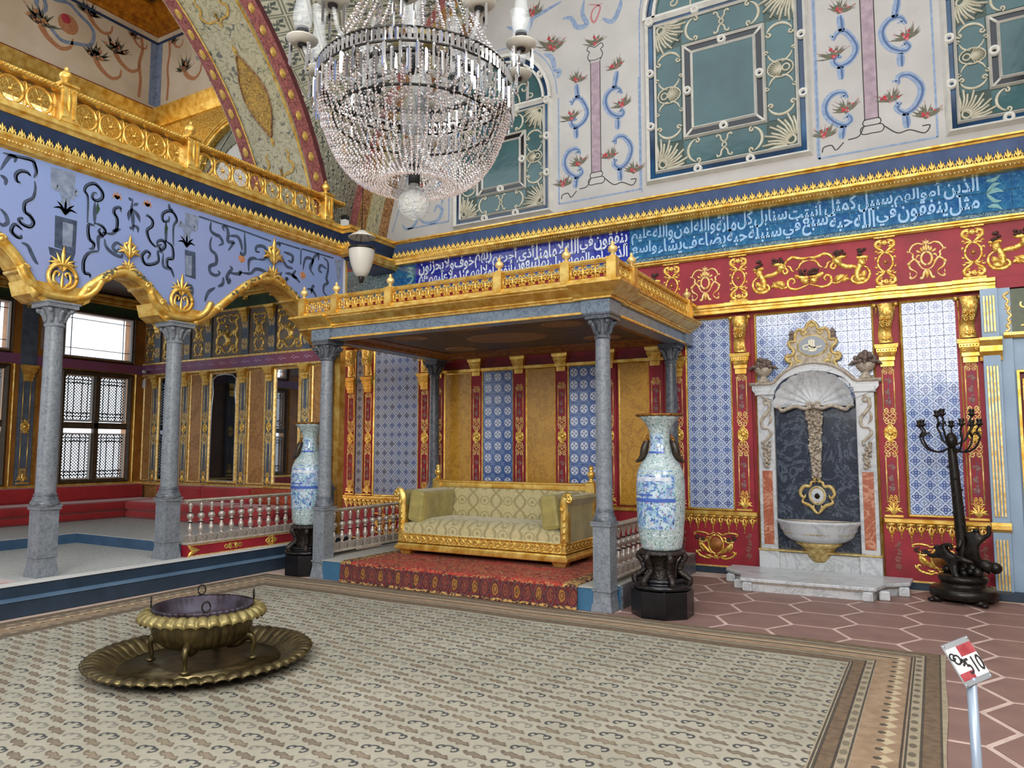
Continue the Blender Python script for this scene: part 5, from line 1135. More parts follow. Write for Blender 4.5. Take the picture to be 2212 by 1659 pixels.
for k in range(24):
    a = A0 + (A1 - A0) * (k + .5) / 24
    put('gold_roundel', M_RDL, None, archL, frame((-7.965, 2.79 + 5.45 * cos(a), 3.79 + 5.45 * sin(a)), (0, 1, 0), (0, 0, 1), (1, 0, 0)) @ Matrix.Diagonal((1.0, 1.2, 1, 1)))
    put('gold_roundel', M_RDL, None, archL, frame((-9.11, 2.79 + 5.30 * cos(a), 3.79 + 5.30 * sin(a)), (0, -sin(a), cos(a)), (1, 0, 0), (0, -cos(a), -sin(a))) @ Matrix.Diagonal((1.3, .9, 1, 1)))
# painted almond medallion and scrolls on the soffit
def softM(a, x): return frame((x, 2.79 + 5.31 * cos(a), 3.79 + 5.31 * sin(a)), (1, 0, 0), (0, -sin(a), cos(a)), (0, -cos(a), -sin(a)))
med_pts = [(0, .62), (.1, .45), (.2, .25), (.25, .0), (.2, -.25), (.1, -.45), (0, -.62), (-.1, -.45), (-.2, -.25), (-.25, 0), (-.2, .25), (-.1, .45)]
for am, sc_ in ((.60, .95), (1.06, .9)):
    b = MB(); pp = []
    for x, y in [tuple(p) for p in cr(med_pts, 3, True)]:
        a = am + y * sc_ / 5.31; pp.append((-8.5 + x * sc_, 2.79 + 5.305 * cos(a), 3.79 + 5.305 * sin(a)))
    b.add(pp + [(-8.5, 2.79 + 5.305 * cos(am), 3.79 + 5.305 * sin(am))], [(i, (i + 1) % len(pp), len(pp)) for i in range(len(pp))])
    put('almond_medallion', b, mat('medallion_gold_arabesque', lambda: mix((noise(11, 4, .6, dist=1.5) - .5).abs().ss(.06, .02), H('C09A48'), H('7E6438')), .5, .2), archL)
    put('medallion_outline', MB().tube(pp + [pp[0]], .014, 5), ARCHB, archL)
    for e_ in (-1, 1):
        a2 = am + e_ * .62 * sc_ / 5.31 + e_ * .012
        put('medallion_finial', MB().prism([(0, .09), (.035, 0), (0, -.09), (-.035, 0)], 0, .006), ARCHG, archL, softM(a2, -8.5))
for am in (.40, .82):
    put('yellow_strapwork', MB().strokes(mirx([(cr([(.0, -.2), (.05, -.1), (.2, -.08), (.28, .02), (.2, .1), (.24, .2), (.18, .26)], 4), .018, 't'), (cr([(.0, -.1), (.0, .0)], 3), .02, 'c')]), 0, 0, True, .004), ARCHG, archL, softM(am, -8.5))
# arch of the right wall and pendentive
B0, B1 = math.asin((5.03 - 4.02) / 6.34), radians(86)
def cb(r, y): return lambda t: (-1.86 - r * cos(B0 + (B1 - B0) * t), y, 4.02 + r * sin(B0 + (B1 - B0) * t))
archR = band('wall_right_arch', ARCHC, cb(6.30, 9.12), cb(6.34, 9.48), 40, None, 'structure', 'painted arch framing the upper right wall')
band('brown_soffit', ARCHB, cb(6.34, 9.48), cb(6.3, 9.66), 40, archR)
band('brown_border', ARCHB, cb(6.30, 9.12), cb(6.48, 9.10), 40, archR)
band('red_border', ARCHR, cb(6.48, 9.10), cb(6.64, 9.08), 40, archR)
band('gold_line', GOLD, cb(6.47, 9.095), cb(6.49, 9.095), 40, archR); band('gold_line', GOLD, cb(6.29, 9.11), cb(6.31, 9.11), 40, archR)
def pl(t):
    z = 5.03 + 4.2 * t; return (-7.95, 2.79 + sqrt(max(5.66 ** 2 - (z - 3.79) ** 2, 0.02)), z)
def pr(t):
    z = 5.03 + 4.2 * t; return (-1.86 - sqrt(max(6.64 ** 2 - (z - 4.02) ** 2, 0.02)), 9.08, z)
vs = []; n = 24; m_ = 6
for i in range(n + 1):
    a_, b_ = Vector(pl(i / n)), Vector(pr(i / n))
    for k in range(m_ + 1): vs.append(a_.lerp(b_, k / m_))
pend = put('wall_pendentive', MB().add(vs, [(i * (m_ + 1) + k, i * (m_ + 1) + k + 1, (i + 1) * (m_ + 1) + k + 1, (i + 1) * (m_ + 1) + k) for i in range(n) for k in range(m_)], True), PEND)
pend['kind'] = 'structure'; pend['label'] = 'leaf patterned pendentive between the two great arches'
# ================================================================== gallery behind the balcony
gal = struct('wall_gallery', MB().box(-13.0, -12.85, 1.0, 8.6, 8.13, 9.65).box(-13.0, -8.0, 8.45, 8.6, 8.13, 9.65), CREAMG, 'cream painted upper wall of the gallery behind the gilded railing')
put('red_string_course', MB().sweep([(.0, 8.08), (.05, 8.09), (.06, 8.13), (.0, 8.15)], [(-12.85, 1.0), (-12.85, 8.45), (-8.0, 8.45)]), mat('string_course_red', vary(H('8E3A28'), H('6E2A1E'), 30, 2), .5), gal)
gw = MB().box(-13.0, -12.85, 1.0, 8.6, 7.35, 8.1).box(-13.0, -12.85, 1.0, 8.6, 4.9, 5.25)
for a_, b_ in ((1.0, 1.9), (3.1, 3.85), (5.05, 5.8), (7.0, 8.6)): gw.box(-13.0, -12.85, a_, b_, 5.25, 7.35)
put('gilded_wall', gw.box(-13.0, -11.75, 8.45, 8.6, 4.9, 8.1).box(-11.75, -8.0, 8.45, 8.6, 7.62, 8.1), GOLDC, gal)
spn = [(-11.75, 7.62), (-11.75, 6.1)] + [(-10.35 + 1.25 * cos(radians(a)), 6.2 + 1.2 * sin(radians(a))) for a in range(180, -1, -10)] + [(-8.0, 6.1), (-8.0, 7.62)]
FG = frame((0, 8.45, 0), (1, 0, 0), (0, 0, 1), (0, -1, 0))
put('gilded_spandrel', MB().prism(spn, -.15, 0), GOLDC, gal, FG)
put('arch_rib', MB().strokes([(arc(-10.35, 6.2, 1.28, 0, 180, 24, 1.23), .05, 'c', .05), (arc(-10.35, 6.2, 1.42, 0, 180, 24, 1.36), .02, 'c', .03)]), GOLD, gal, FG @ T(0, 0, .002))
put('leaf_band', MB().prism([tuple(p) for p in arc(-10.35, 6.2, 1.24, 0, 180, 24, 1.19) + list(reversed(arc(-10.35, 6.2, .95, 0, 180, 24, .9)))], -.13, -.10), PEND, gal, FG)
put('white_recess', MB().box(-11.7, -8.9, 4.9, 7.2, -.2, -.14), WHITE, gal, FG)
put('gilded_cornice', MB().sweep([(.0, 7.75), (.04, 7.75), (.08, 7.83), (.1, 7.86), (.16, 8.0), (.18, 8.05), (0, 8.08)], [(-12.85, 1.0), (-12.85, 8.45), (-8.0, 8.45)]), GOLD, gal)
put('warm_lit_cove', MB().sweep([(.0, 9.60), (.06, 9.60), (.08, 9.63), (.2, 9.68), (.42, 9.86), (.46, 9.88), (.46, 9.94)], [(-12.85, 1.0), (-12.85, 8.45), (-8.0, 8.45)]), ORANGEG, gal)
put('blue_string', MB().sweep([(.0, 9.45), (.012, 9.45), (.012, 9.5), (0, 9.5)], [(-12.85, 1.0), (-12.85, 8.45), (-8.0, 8.45)]), COVE, gal)
ce = struct('ceiling_gallery', MB().box(-12.9, -9.2, 1.0, 8.5, 9.94, 10.05), BRNCEIL, 'dark carved ceiling of the gallery')
# gallery paintings
def gput(name, b, m, F, u, v): return put(name, b, m, gal, F @ T(u, v, .002))
def gpaint(F, u, v, s=1.0, sx=1):
    sc = lambda st: mov(st, 0, 0, s, 0, sx)
    gput('painted_cartouche', MB().strokes(sc([(cr([(-.5, .35), (-.42, .1), (-.5, -.1), (-.3, -.25), (-.1, -.38), (.2, -.3), (.45, -.2), (.5, .05), (.4, .2), (.2, .3), (0, .42), (-.25, .36), (-.5, .35)], 5), .035, 'c'), (cr([(-.55, .4), (-.6, .15), (-.55, 0)], 4), .05, 'l')]), 0, 0, True, .002), PGREY, F, u, v)
    gput('painted_fruit', MB().lathe([(0, .004), (.16 * s, .003), (.2 * s, 0)], 12, (0, 0, 0)), PORAN, F, u, v)
    gput('painted_fruit', MB().lathe([(0, .005), (.09 * s, .004), (.1 * s, 0)], 12, (-.05 * s * sx, .08 * s, 0)), PRED, F, u, v)
def gbunch(F, u, v, s, sd):
    put('painted_flowers', bunch(sd, 34, 1.9 * s).mesh('painted_flowers', [PLEAF, PORAN, DGRAPE]), None, gal, F @ T(u, v, .003))
    gput('painted_horn', MB().strokes(mov([(cr([(0, 0), (.1, -.12), (.28, -.2), (.42, -.12), (.45, .02)], 5), .05, 'e')], 0, 0, s * 1.2), 0, 0, True, .002), PORAN, F, u, v)
gpaint(FW, 6.75, 9.0, .9); gbunch(FW, 6.3, 8.75, 1.0, 31); gbunch(FW, 7.25, 8.6, .9, 33); gbunch(FW, 7.6, 8.9, .9, 34); gbunch(FW, 7.1, 9.35, .8, 35)
gbunch(FG, -12.0, 8.7, .9, 36); gbunch(FG, -11.6, 9.1, .7, 37); gpaint(FG, -11.3, 8.95, .7)
for F, uu in ((FW, 8.1), (FG, -12.5)):
    gput('painted_ribbon', MB().strokes([(cr([(0, 9.45), (.03, 9.2), (-.02, 8.9), (.02, 8.6), (0, 8.25)], 5), .03, 'c')], 0, 0, True, .002), PORAN, F, uu, 0)
    gbunch(F, uu + (-.15 if F is FW else .15), 9.35, .5, 38)
gput('painted_corner_pilaster', MB().box(-12.85, -12.7, 8.2, 9.45, 0, .004), PGREY, FG, 0, 0); gput('painted_corner_pilaster', MB().box(8.3, 8.45, 8.2, 9.45, 0, .004), PGREY, FW, 0, 0)
# ================================================================== alcove walls
wins = [7.58, 5.5, 3.42, 1.34]
mb = MB(); mb.box(-13.05, -12.85, .3, 8.6, .25, 1.02); mb.box(-13.05, -12.85, .3, 8.6, 2.92, 3.18); mb.box(-13.05, -12.85, .3, 8.6, 3.96, 4.95)
e_ = [8.6] + [x for c in wins for x in (c + .60, c - .60)] + [.3]
for k in range(0, len(e_), 2): mb.box(-13.05, -12.85, e_[k + 1], e_[k], 1.02, 2.92); mb.box(-13.05, -12.85, e_[k + 1], e_[k], 3.18, 3.96)
wallW = struct('wall_window', mb, WBROWN, 'brown panelled alcove wall with two bright windows in view')
def wput(name, b, m, parent, u=0, v=0, w=0): return put(name, b, m, parent if parent is not None else wallW, FW @ T(u, v, w))
wput('purple_band', ubox(.3, 8.45, 2.96, 3.13, 0, .02), PURPLE, None); wput('green_band', ubox(.3, 8.45, 3.98, 4.16, 0, .015), GREENP, None)
wput('gilt_cornice', MB().add([], []).box(.3, 8.45, 4.16, 4.2, 0, .08, 0, .01).box(.3, 8.45, 4.2, 4.28, 0, .13, 0, .02).box(.3, 8.45, 4.28, 4.34, 0, .18, 0, .02), GOLD, None)
wput('gilt_rail', ubox(.3, 8.45, .94, 1.0, 0, .04, .01), GOLD, None)
def lattice(w, h):
    b = MB(); s = .052
    n = int((w + h) / s) + 1
    for d in (1, -1):
        for k in range(n):
            t = k * s
            p0 = (max(0, t - h), min(t, h)); p1 = (min(t, w), max(0, t - w))
            if d < 0: p0, p1 = (w - p0[0], p0[1]), (w - p1[0], p1[1])
            b.ribbon([p0, p1], .0045, 'c', .006, 0, 0, True)
    for x in (.06, w * .35, w * .65, w - .06): b.ribbon([(x, 0), (x, h)], .007, 'c', .008, 0, 0, True)
    for y in (.07, h - .07): b.ribbon([(0, y), (w, y)], .008, 'c', .008, 0, 0, True)
    for k in range(7):
        for y, f in ((.11, 1), (h - .11, -1)): b.strokes([(arc(w * (k + .5) / 7, y, .028, 0, 180 * f, 6), .008, 'c')], 0, 0, True, .008)
    return b
M_LAT = lattice(.46, .78).mesh('iron_lattice', SCREEN)
PANEG = glass('clear_pane', (.97, .98, 1.0), 0, .06, .3)
for i, c in enumerate(wins):
    wn = wput('window_%d' % (4 + i), rframe(c - .66, c + .66, .96, 2.97, .1, .0, .05), DWOOD, None); wn.parent = None; wn['kind'] = 'structure'; wn['label'] = ('latticed alcove window behind the second column', 'latticed alcove window at the left edge', 'alcove window beyond the left edge', 'alcove window furthest from the mirrors')[i]
    wput('mullion', ubox(c - .045, c + .045, 1.02, 2.92, -.06, .03, .01), DWOOD, wn); wput('transom', ubox(c - .6, c + .6, 1.94, 2.05, -.06, .03, .01), DWOOD, wn)
    wput('gilt_edge', rframe(c - .72, c + .72, .95, 2.98, .03, 0, .035), GOLD, wn)
    for du in (-.55, .07):
        for v in (1.07, 2.08):
            wput('sash', rframe(c + du - .02, c + du + .5, v - .02, v + .80, .035, -.05, -.01), SASH, wn)
            wput('iron_lattice', M_LAT, None, wn, c + du + .01, v, -.045); wput('pane', ubox(c + du, c + du + .48, v, v + .78, -.075, -.07), PANEG, wn)
    wput('upper_sash', rframe(c - .62, c + .62, 3.17, 3.98, .035, -.03, .03), SASH, wn); wput('upper_pane', ubox(c - .6, c + .6, 3.19, 3.96, -.06, -.055), PANEG, wn)
    wput('upper_frame', rframe(c - .66, c + .66, 3.13, 4.01, .03, 0, .045), DWOOD, wn)
    gb = MB()
    for q in ((c - .6, c + .6, 3.34), (c - .6, c + .6, 3.86)): gb.ribbon([(q[0], q[2]), (q[1], q[2])], .006, 'c', .01, 0, 0, True)
    for x in (c - .47, c + .47): gb.ribbon([(x, 3.19), (x, 3.96)], .006, 'c', .01, 0, 0, True)
    wput('glazing_bars', gb, DWOOD, wn, 0, 0, -.05)
M_PF3 = msh('gilt_frame', pil_frame(.055, .36), GOLD); 
M_PIER = None
for i in range(4):
    c = (wins[i] - 1.04)
    p = wput('pilaster', ubox(c - .12 - .13, c + .12 - .13, 1.0, 3.98, 0, .03), SLATE, None)
    wput('brown_panel', rframe(c + .02, c + .34, 1.02, 2.93, .02, .0, .02), GOLD, p)
    for v, me in ((2.4, M_PF3), (1.5, M_PF3), (1.95, M_MED), (1.05, M_PALM)): wput(me.name.split('.')[0], me, None, p, c - .13, v, .03)
    wput('capital', M_CAP, None, p, c - .13, 2.95, .03); wput('capital', M_CAP, None, p, c - .13, 4.16, .03)
    wput('painted_panel', MB().box(c + .05, c + .33, 3.25, 3.9, 0, .008), mat('pale_painted_panel', vary(H('A08E80'), H('6E4E3A'), 6, 4, .5, .62), .6) if i == 0 else bpy.data.materials['pale_painted_panel'], p)
# ---- mirror wall
wallM = struct('wall_mirror', MB().box(-12.85, -8.1, 8.45, 8.6, .25, 4.95), YELA, 'alcove end wall with mirrors, marble panels and gilded reliefs')
def mput(name, b, m, parent, u=0, v=0, w=0): return put(name, b, m, parent if parent is not None else wallM, FM @ T(u, v, w))
mput('purple_band', ubox(-12.85, -8.1, 2.97, 3.14, 0, .03), PURPLE, None); mput('green_band', ubox(-12.85, -8.1, 4.0, 4.18, 0, .015), GREENP, None)
for zz in ((2.93, 2.97), (3.14, 3.18), (3.96, 4.0)): mput('gilt_fillet', ubox(-12.85, -8.1, zz[0], zz[1], 0, .04, .008), IVGOLD, None)
mput('gilt_cornice', MB().box(-12.85, -8.1, 4.18, 4.22, 0, .08, 0, .01).box(-12.85, -8.1, 4.22, 4.30, 0, .13, 0, .02).box(-12.85, -8.1, 4.30, 4.36, 0, .18, 0, .02), GOLD, None)
mput('gilt_rail', ubox(-12.85, -8.1, .93, .985, 0, .04, .01), IVGOLD, None)
M_SW = msh('pale_script', [(cr([(0, 0), (.04, .02), (.09, -.01), (.13, .02), (.18, 0), (.22, .015)], 3), .006, 't'), (cr([(.05, .03), (.07, .045), (.1, .03)], 3), .004, 't')], mat('pale_lilac_script', H('C8A8C4'), .5))
for k in range(16): mput('pale_script', M_SW, None, None, -12.75 + k * .29, 3.05, .031)
M_PF4 = msh('gilt_frame', pil_frame(.045, .33), IVGOLD)
def apil(u):
    p = mput('pilaster', ubox(u - .085, u + .085, .99, 2.94, 0, .035), SLATE, None)
    mput('pilaster_upper', ubox(u - .085, u + .085, 3.18, 3.97, 0, .035), SLATE, p)
    for v, me in ((2.42, M_PF4), (1.48, M_PF4), (1.95, M_MED), (1.0, M_PALM), (1.76, M_KNOT), (2.14, M_KNOT), (3.72, M_KNOT), (3.36, M_KNOT)):
        o = mput(me.name.split('.')[0], me, None, p, u, v, .036)
        if me in (M_PALM, M_MED): o.scale = (.75, .9, 1)
    for v in (2.93, 3.97 + .0): o = mput('capital', M_CAP, None, p, u, v, .03); o.scale = (.85, .9, 1)
    o = mput('console_bracket', M_CONS, None, p, u, 4.36, .03); o.scale = (.75, .55, 1)
    for s in (-1, 1): mput('gilt_edge', ubox(u + s * .09 - .008, u + s * .09 + .008, .99, 2.93, 0, .04), IVGOLD, p)
for u in (-12.42, -11.57, -11.0, -10.06, -9.42, -8.62): apil(u)
def mpanel(u0, u1):
    p = mput('marble_panel', rframe(u0, u1, 1.0, 2.92, .03, 0, .025), IVGOLD, None); mput('slab', ubox(u0 + .03, u1 - .03, 1.03, 2.89, 0, .01), YELA, p)
for a, b_ in ((-12.8, -12.53), (-11.46, -11.12), (-9.94, -9.54), (-8.5, -8.15)): mpanel(a, b_)
def mirror_thing(u0, u1, arched):
    p = tag(mput('mirror', rframe(u0 - .02, u1 + .02, 1.0, 2.92, .045, .02, .06), IVGOLD, wallM), 'tall mirror')
    if arched:
        pts_ = [(u0 + .03, 1.05), (u1 - .03, 1.05), (u1 - .03, 2.3), (u1 - .06, 2.55), (u1 - .04, 2.78), (u1 - .14, 2.85), ((u0 + u1) / 2, 2.87), (u0 + .14, 2.85), (u0 + .04, 2.78), (u0 + .06, 2.55), (u0 + .03, 2.3)]
        mput('dark_frame', MB().prism([(u0 + .01, 1.02), (u1 - .01, 1.02), (u1 - .01, 2.9), (u0 + .01, 2.9)], .0, .02), BLACKW, p)
        mput('silvered_edge', MB().strokes([([Vector(q) for q in pts_ + [pts_[0]]], .014, 'c')], .03), STEEL, p)
        mput('glass', MB().prism(pts_, .02, .032), MIRRORD, p)
    else: mput('glass', ubox(u0 + .02, u1 - .02, 1.04, 2.88, .01, .025), MIRROR if u0 > -10 else MIRRORD, p)
mirror_thing(-12.30, -11.68, False); mirror_thing(-10.88, -10.2, True); mirror_thing(-9.30, -8.74, False)
def arab(w, h):
    q = [(cr([(.0, -.34), (.05, -.3), (.09, -.2), (.05, -.12), (.02, -.18)], 4), .014, 't'), (cr([(.02, -.1), (.07, .0), (.04, .1), (.1, .16), (.08, .22)], 4), .013, 't'), (cr([(.0, .3), (.05, .27), (.1, .3), (.12, .24), (.08, .2), (.03, .22)], 4), .014, 't'), (cr([(.03, .0), (.09, -.04), (.1, -.1)], 3), .016, 'l'), (cr([(.02, .1), (.06, .14), (.03, .2)], 3), .018, 'l'), (cr([(0, -.05), (.03, .02), (0, .12)], 3), .02, 'l'), (cr([(.02, -.3), (.07, -.33), (.1, -.3)], 3), .014, 'l')]
    return [([Vector((p.x * w / .22, p.y * h / .68)) for p in s[0]], s[1], s[2]) for s in mirx(q)]
M_AR1 = msh('gilt_arabesque', arab(.26, .68), GOLDC); 
q2 = mirx([(cr([(.0, .3), (.08, .33), (.18, .3), (.24, .32), (.27, .26), (.22, .22), (.25, .1), (.22, 0), (.26, -.1), (.24, -.22), (.27, -.3), (.2, -.34), (.16, -.28), (.2, -.24)], 4), .02, 't'), (cr([(.22, .22), (.16, .2), (.14, .26)], 3), .018, 'l'), (cr([(.24, .05), (.18, .06), (.16, .0), (.2, -.04)], 3), .018, 't'), (cr([(.24, -.2), (.14, -.22), (.08, -.3), (.02, -.33)], 4), .018, 't'), (cr([(.06, .3), (.08, .22), (.14, .18)], 3), .016, 'l')]) + [(cr([(0, -.22), (.03, -.1), (-.02, 0), (.02, .08)], 4), .045, 'l'), (cr([(-.1, -.2), (0, -.16), (.12, -.19)], 3), .03, 'l'), (cr([(-.04, -.05), (-.1, .0), (-.09, .08)], 3), .02, 'l'), (cr([(.03, .0), (.1, -.02), (.12, .05)], 3), .02, 'l')]
M_AR2 = msh('gilt_relief', q2, GOLDC, extra=lambda b: b.ball((.0, .13, .01), .035))
for a, b_, me in ((-12.8, -12.52, M_AR1), (-12.3, -11.67, M_AR2), (-11.47, -11.1, M_AR1), (-10.9, -10.16, M_AR2), (-9.95, -9.52, M_AR1), (-9.32, -8.72, M_AR2), (-8.52, -8.12, M_AR1)):
    p = mput('relief_panel', ubox(a + .01, b_ - .01, 3.19, 3.95, 0, .012), GREYP, None); mput('gilt_arabesque', me, None, p, (a + b_) / 2, 3.57, .012)
o = mput('wall_sensor', MB().box(-12.84, -12.76, 2.72, 2.88, .0, .03, 0, .01), WHITE, wallM)
put('security_camera', MB().tube([(-12.7, 8.4, 3.02), (-12.55, 8.25, 3.0)], .03, 8), WHITE, o)
# alcove ceiling and unseen sides of the hall
st = struct('ceiling_alcove', MB().box(-12.9, -8.25, .3, 8.55, 4.36, 4.5), BRNCEIL, 'flat dark ceiling of the alcove')
struct('floor_gallery', MB().box(-12.9, -8.1, .3, 8.55, 4.75, 5.0), BRNCEIL, 'floor of the gallery above the alcove')
struct('wall_alcove_rear', MB().box(-13.0, -7.9, .2, .4, 0, 1.0).box(-13.0, -7.9, .2, .4, 4.2, 5.2).box(-13, -12.6, .2, .4, 1, 4.2).box(-10.6, -10.2, .2, .4, 1, 4.2).box(-8.3, -7.9, .2, .4, 1, 4.2).box(-8.3, -7.9, .2, .4, 5.2, 10), YELA, 'far side wall of the alcove with openings added for daylight')  # openings shaped to let daylight into the alcove and gallery
hc = MB(); OX0, OX1, OY0, OY1 = -6.4, 2.0, -1.4, 7.0
for q in ((-8.1, 4.4, -3.8, OY0), (-8.1, 4.4, OY1, 10.0), (-8.1, OX0, OY0, OY1), (OX1, 4.4, OY0, OY1)): hc.box(*q, 9.95, 10.1)
struct('ceiling_hall', hc, CREAMW, 'unseen hall ceiling added to cut down the sky light, open where the dome would be')  # added to dim the hall against the windows, opening sized for the light
struct('wall_rear', MB().box(-8.1, 4.4, -3.8, -3.6, 0, 10.0), CREAMW, 'wall behind the viewer'); struct('wall_side', MB().box(4.2, 4.4, -3.7, 10.0, 0, 10.0), CREAMW, 'side wall right of the viewer')
struct('wall_left_rear', MB().box(-8.1, -7.95, -3.7, .4, 0, 10.0), BLUEW, 'left wall behind the viewer')
# ================================================================== canopy over the dais
put('floor_corner', MB().box(-9.3, -7.6, 8.5, 9.75, -.06, .0), GROUT).__setitem__('kind', 'structure')
dais = struct('floor_dais', MB().box(-6.60, -2.99, 6.80, 7.03, 0, .222).box(-6.86, -2.79, 7.03, 9.68, 0, .222), DAISB, 'low blue dais carrying the canopy and sofa')
put('matting', MB().box(-6.60, -2.99, 6.79, 7.03, .222, .232).box(-6.86, -2.79, 7.03, 9.68, .222, .232), MATW, dais); put('side_curb', MB().box(-2.79, -2.765, 7.03, 9.6, 0, .232), DGREYM, dais)
can = thing('canopy', 'gilded canopy on four marble columns over the sofa', 'canopy', T(-4.79, 6.9, 0))
for x, y in ((-6.69, 6.9), (-2.9, 6.9)): column('canopy_column', T(x, y, 0), '', 0.0, GREYM, ped=.09, ztop=2.965, zped=.86, parent=can, r0=.084, capm=DGREYM)
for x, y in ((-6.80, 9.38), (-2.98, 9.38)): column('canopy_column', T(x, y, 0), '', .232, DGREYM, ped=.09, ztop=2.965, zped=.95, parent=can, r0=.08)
CP = [(-6.80, 9.55), (-6.80, 6.78), (-2.79, 6.78), (-2.79, 9.55)]
bm = put('marble_beam', MB().sweep([(-.2, 2.965), (.0, 2.965), (0, 3.10), (-.2, 3.10)], CP), BEAM, can)
put('gilt_fillet', MB().sweep([(-.01, 2.962), (.012, 2.962), (.012, 2.985), (-.01, 2.985)], CP), GOLD, bm)
for (x, y) in ((-6.80, 6.78), (-2.79, 6.78), (-2.79, 9.4)):
    sx = -1 if x < -5 else 1
    put('corner_block', MB().box(x - .17, x + .17, y - .03 if y < 8 else y - .1, y + .3 if y < 8 else y + .12, 2.968, 3.10) if False else MB().box(min(x + sx * .03, x - sx * .28), max(x + sx * .03, x - sx * .28), y - .03, y + .28, 2.964, 3.102), BEAM, bm)
cc = put('gilt_cornice', MB().sweep([(0, 3.098), (.03, 3.098), (.03, 3.12), (.055, 3.125), (.055, 3.14), (.08, 3.15), (.13, 3.18), (.165, 3.2), (.165, 3.215), (.2, 3.225), (.2, 3.245), (.12, 3.262), (0, 3.262)], CP), GOLD, can)
for (x, y, dx0, dx1, dy0, dy1) in ((-2.79, 6.78, -.35, 0, 0, .35), (-6.80, 6.78, 0, .35, 0, .35)):
    pts_ = [(x - .35, y - .03), (x + .03, y - .03), (x + .03, y + .35)] if x > -5 else [(x - .03, y + .35), (x - .03, y - .03), (x + .35, y - .03)]
    put('cornice_break', MB().sweep([(0, 3.1), (.03, 3.1), (.03, 3.12), (.055, 3.125), (.08, 3.15), (.165, 3.2), (.2, 3.225), (.2, 3.248), (.0, 3.264)], pts_), GOLD, cc)
for off, z, r, st_ in ((.06, 3.155, .012, .034), (.035, 3.112, .009, .024), (.17, 3.208, .008, .02)):
    q = [(-6.80 - off, 9.4, z), (-6.80 - off, 6.78 - off, z), (-2.79 + off, 6.78 - off, z), (-2.79 + off, 9.4, z)]
    o = put('bead_course', beads(q, r, st_), IVGOLD, cc); o['kind'] = 'stuff'
# openwork railing on top
ro = .10; RP = [(-6.80 - ro, 9.5), (-6.80 - ro, 6.78 - ro), (-2.79 + ro, 6.78 - ro), (-2.79 + ro, 9.5)]
rl = put('railing', MB().sweep([(-.03, 3.262), (.03, 3.262), (.03, 3.292), (-.03, 3.292), (-.03, 3.262)], RP).sweep([(-.03, 3.452), (.03, 3.452), (.04, 3.475), (.03, 3.487), (-.03, 3.487), (-.03, 3.452)], RP), GOLD, can)
pp = MB().strokes(miry(mirx([([Vector((0, 0)), Vector((.045, .065))], .0045, 'c'), (arc(.0, .0, .03, 0, 90, 5), .004, 'c'), (spi(.028, .05, .018, .006, -60, 200, 8), .0035, 'c')])) + [([Vector((-.056, -.075)), Vector((-.056, .075))], .006, 'c'), ([Vector((.056, -.075)), Vector((.056, .075))], .006, 'c')], 0, 0, False, .012)
pp.box(-.06, .06, -.085, -.07, -.006, .012); pp.box(-.06, .06, .07, .085, -.006, .012)
M_OP = pp.mesh('openwork_panel', GOLD)
M_POST = MB().box(-.05, .05, -.05, .05, 0, .235, 0, .006).mesh('railing_post', GOLD)
M_FIN = MB().lathe([(0, 0), (.04, 0), (.04, .01), (.016, .025), (.016, .035), (.045, .06), (.05, .085), (.04, .105), (.022, .115), (.014, .135), (.018, .15), (0, .165)], 12, rmod=lambda a, k: 1 + (.08 * cos(a * 8) if 4 <= k <= 7 else 0)).mesh('urn_finial', IVGOLD)
posts = [(-6.90, 6.68), (-6.35, 6.68), (-5.5, 6.68), (-4.0, 6.68), (-3.2, 6.68), (-2.69, 6.68), (-2.69, 7.2), (-2.69, 9.2), (-6.90, 7.2)]
for x, y in posts:
    p = put('railing_post', M_POST, None, rl, T(x, y, 3.258)); put('urn_finial', M_FIN, None, p, T(x, y, 3.49))
def oprow(a, b, F):
    n = max(1, round((b - a) / .125)); 
    for k in range(n): put('openwork_panel', M_OP, None, rl, F @ T(a + (k + .5) * (b - a) / n, 3.372, 0) @ Matrix.Diagonal(((b - a) / n / .12, 1, 1, 1)))
FCF = frame((0, 6.68, 0), (1, 0, 0), (0, 0, 1), (0, -1, 0)); FCR = frame((-2.69, 0, 0), (0, 1, 0), (0, 0, 1), (1, 0, 0))
for a, b in zip((-6.85, -6.30, -5.45, -3.95, -3.15), (-6.40, -5.55, -4.05, -3.25, -2.74)): oprow(a, b, FCF)
oprow(6.73, 7.15, FCR); oprow(7.25, 9.15, FCR); oprow(9.25, 9.45, FCR)
# ceiling under the canopy
cl = put('canopy_ceiling', MB().box(-6.62, -2.97, 6.96, 9.5, 3.04, 3.08), CANCEIL, can)
put('ceiling_cove', MB().sweep([(-.2, 2.97), (-.25, 2.975), (-.3, 3.01), (-.42, 3.03), (-.42, 3.04), (-.2, 3.04)], [(-6.80, 9.6), (-6.80, 6.78), (-2.79, 6.78), (-2.79, 9.6), (-6.80, 9.6)], 0, False), CANRED, cl)
put('back_cove', MB().box(-6.75, -2.85, 9.30, 9.64, 2.99, 3.04, 0, .01), CANRED, cl)
for x, y, a, b in ((-4.8, 8.2, .55, .35), (-5.9, 7.6, .25, .18), (-3.7, 7.6, .25, .18), (-5.9, 8.8, .25, .18), (-3.7, 8.8, .25, .18), (-4.8, 7.3, .3, .15)):
    put('painted_oval', MB().lathe([(.0, -.004), (.82, -.004), (.9, -.012), (1, -.012), (1.05, 0)], 24, (0, 0, 0)), [ARCHB], cl, T(x, y, 3.04) @ Matrix.Diagonal((a, b, 1, 1)))
# balustrades of the dais
balustrade('pearl balustrade on the left side of the dais behind the sofa arm', (-6.72, 7.04), (-6.78, 9.2), .28)
balustrade('pearl balustrade on the right side of the dais behind the right vase', (-2.9, 7.04), (-2.94, 9.2), .28)
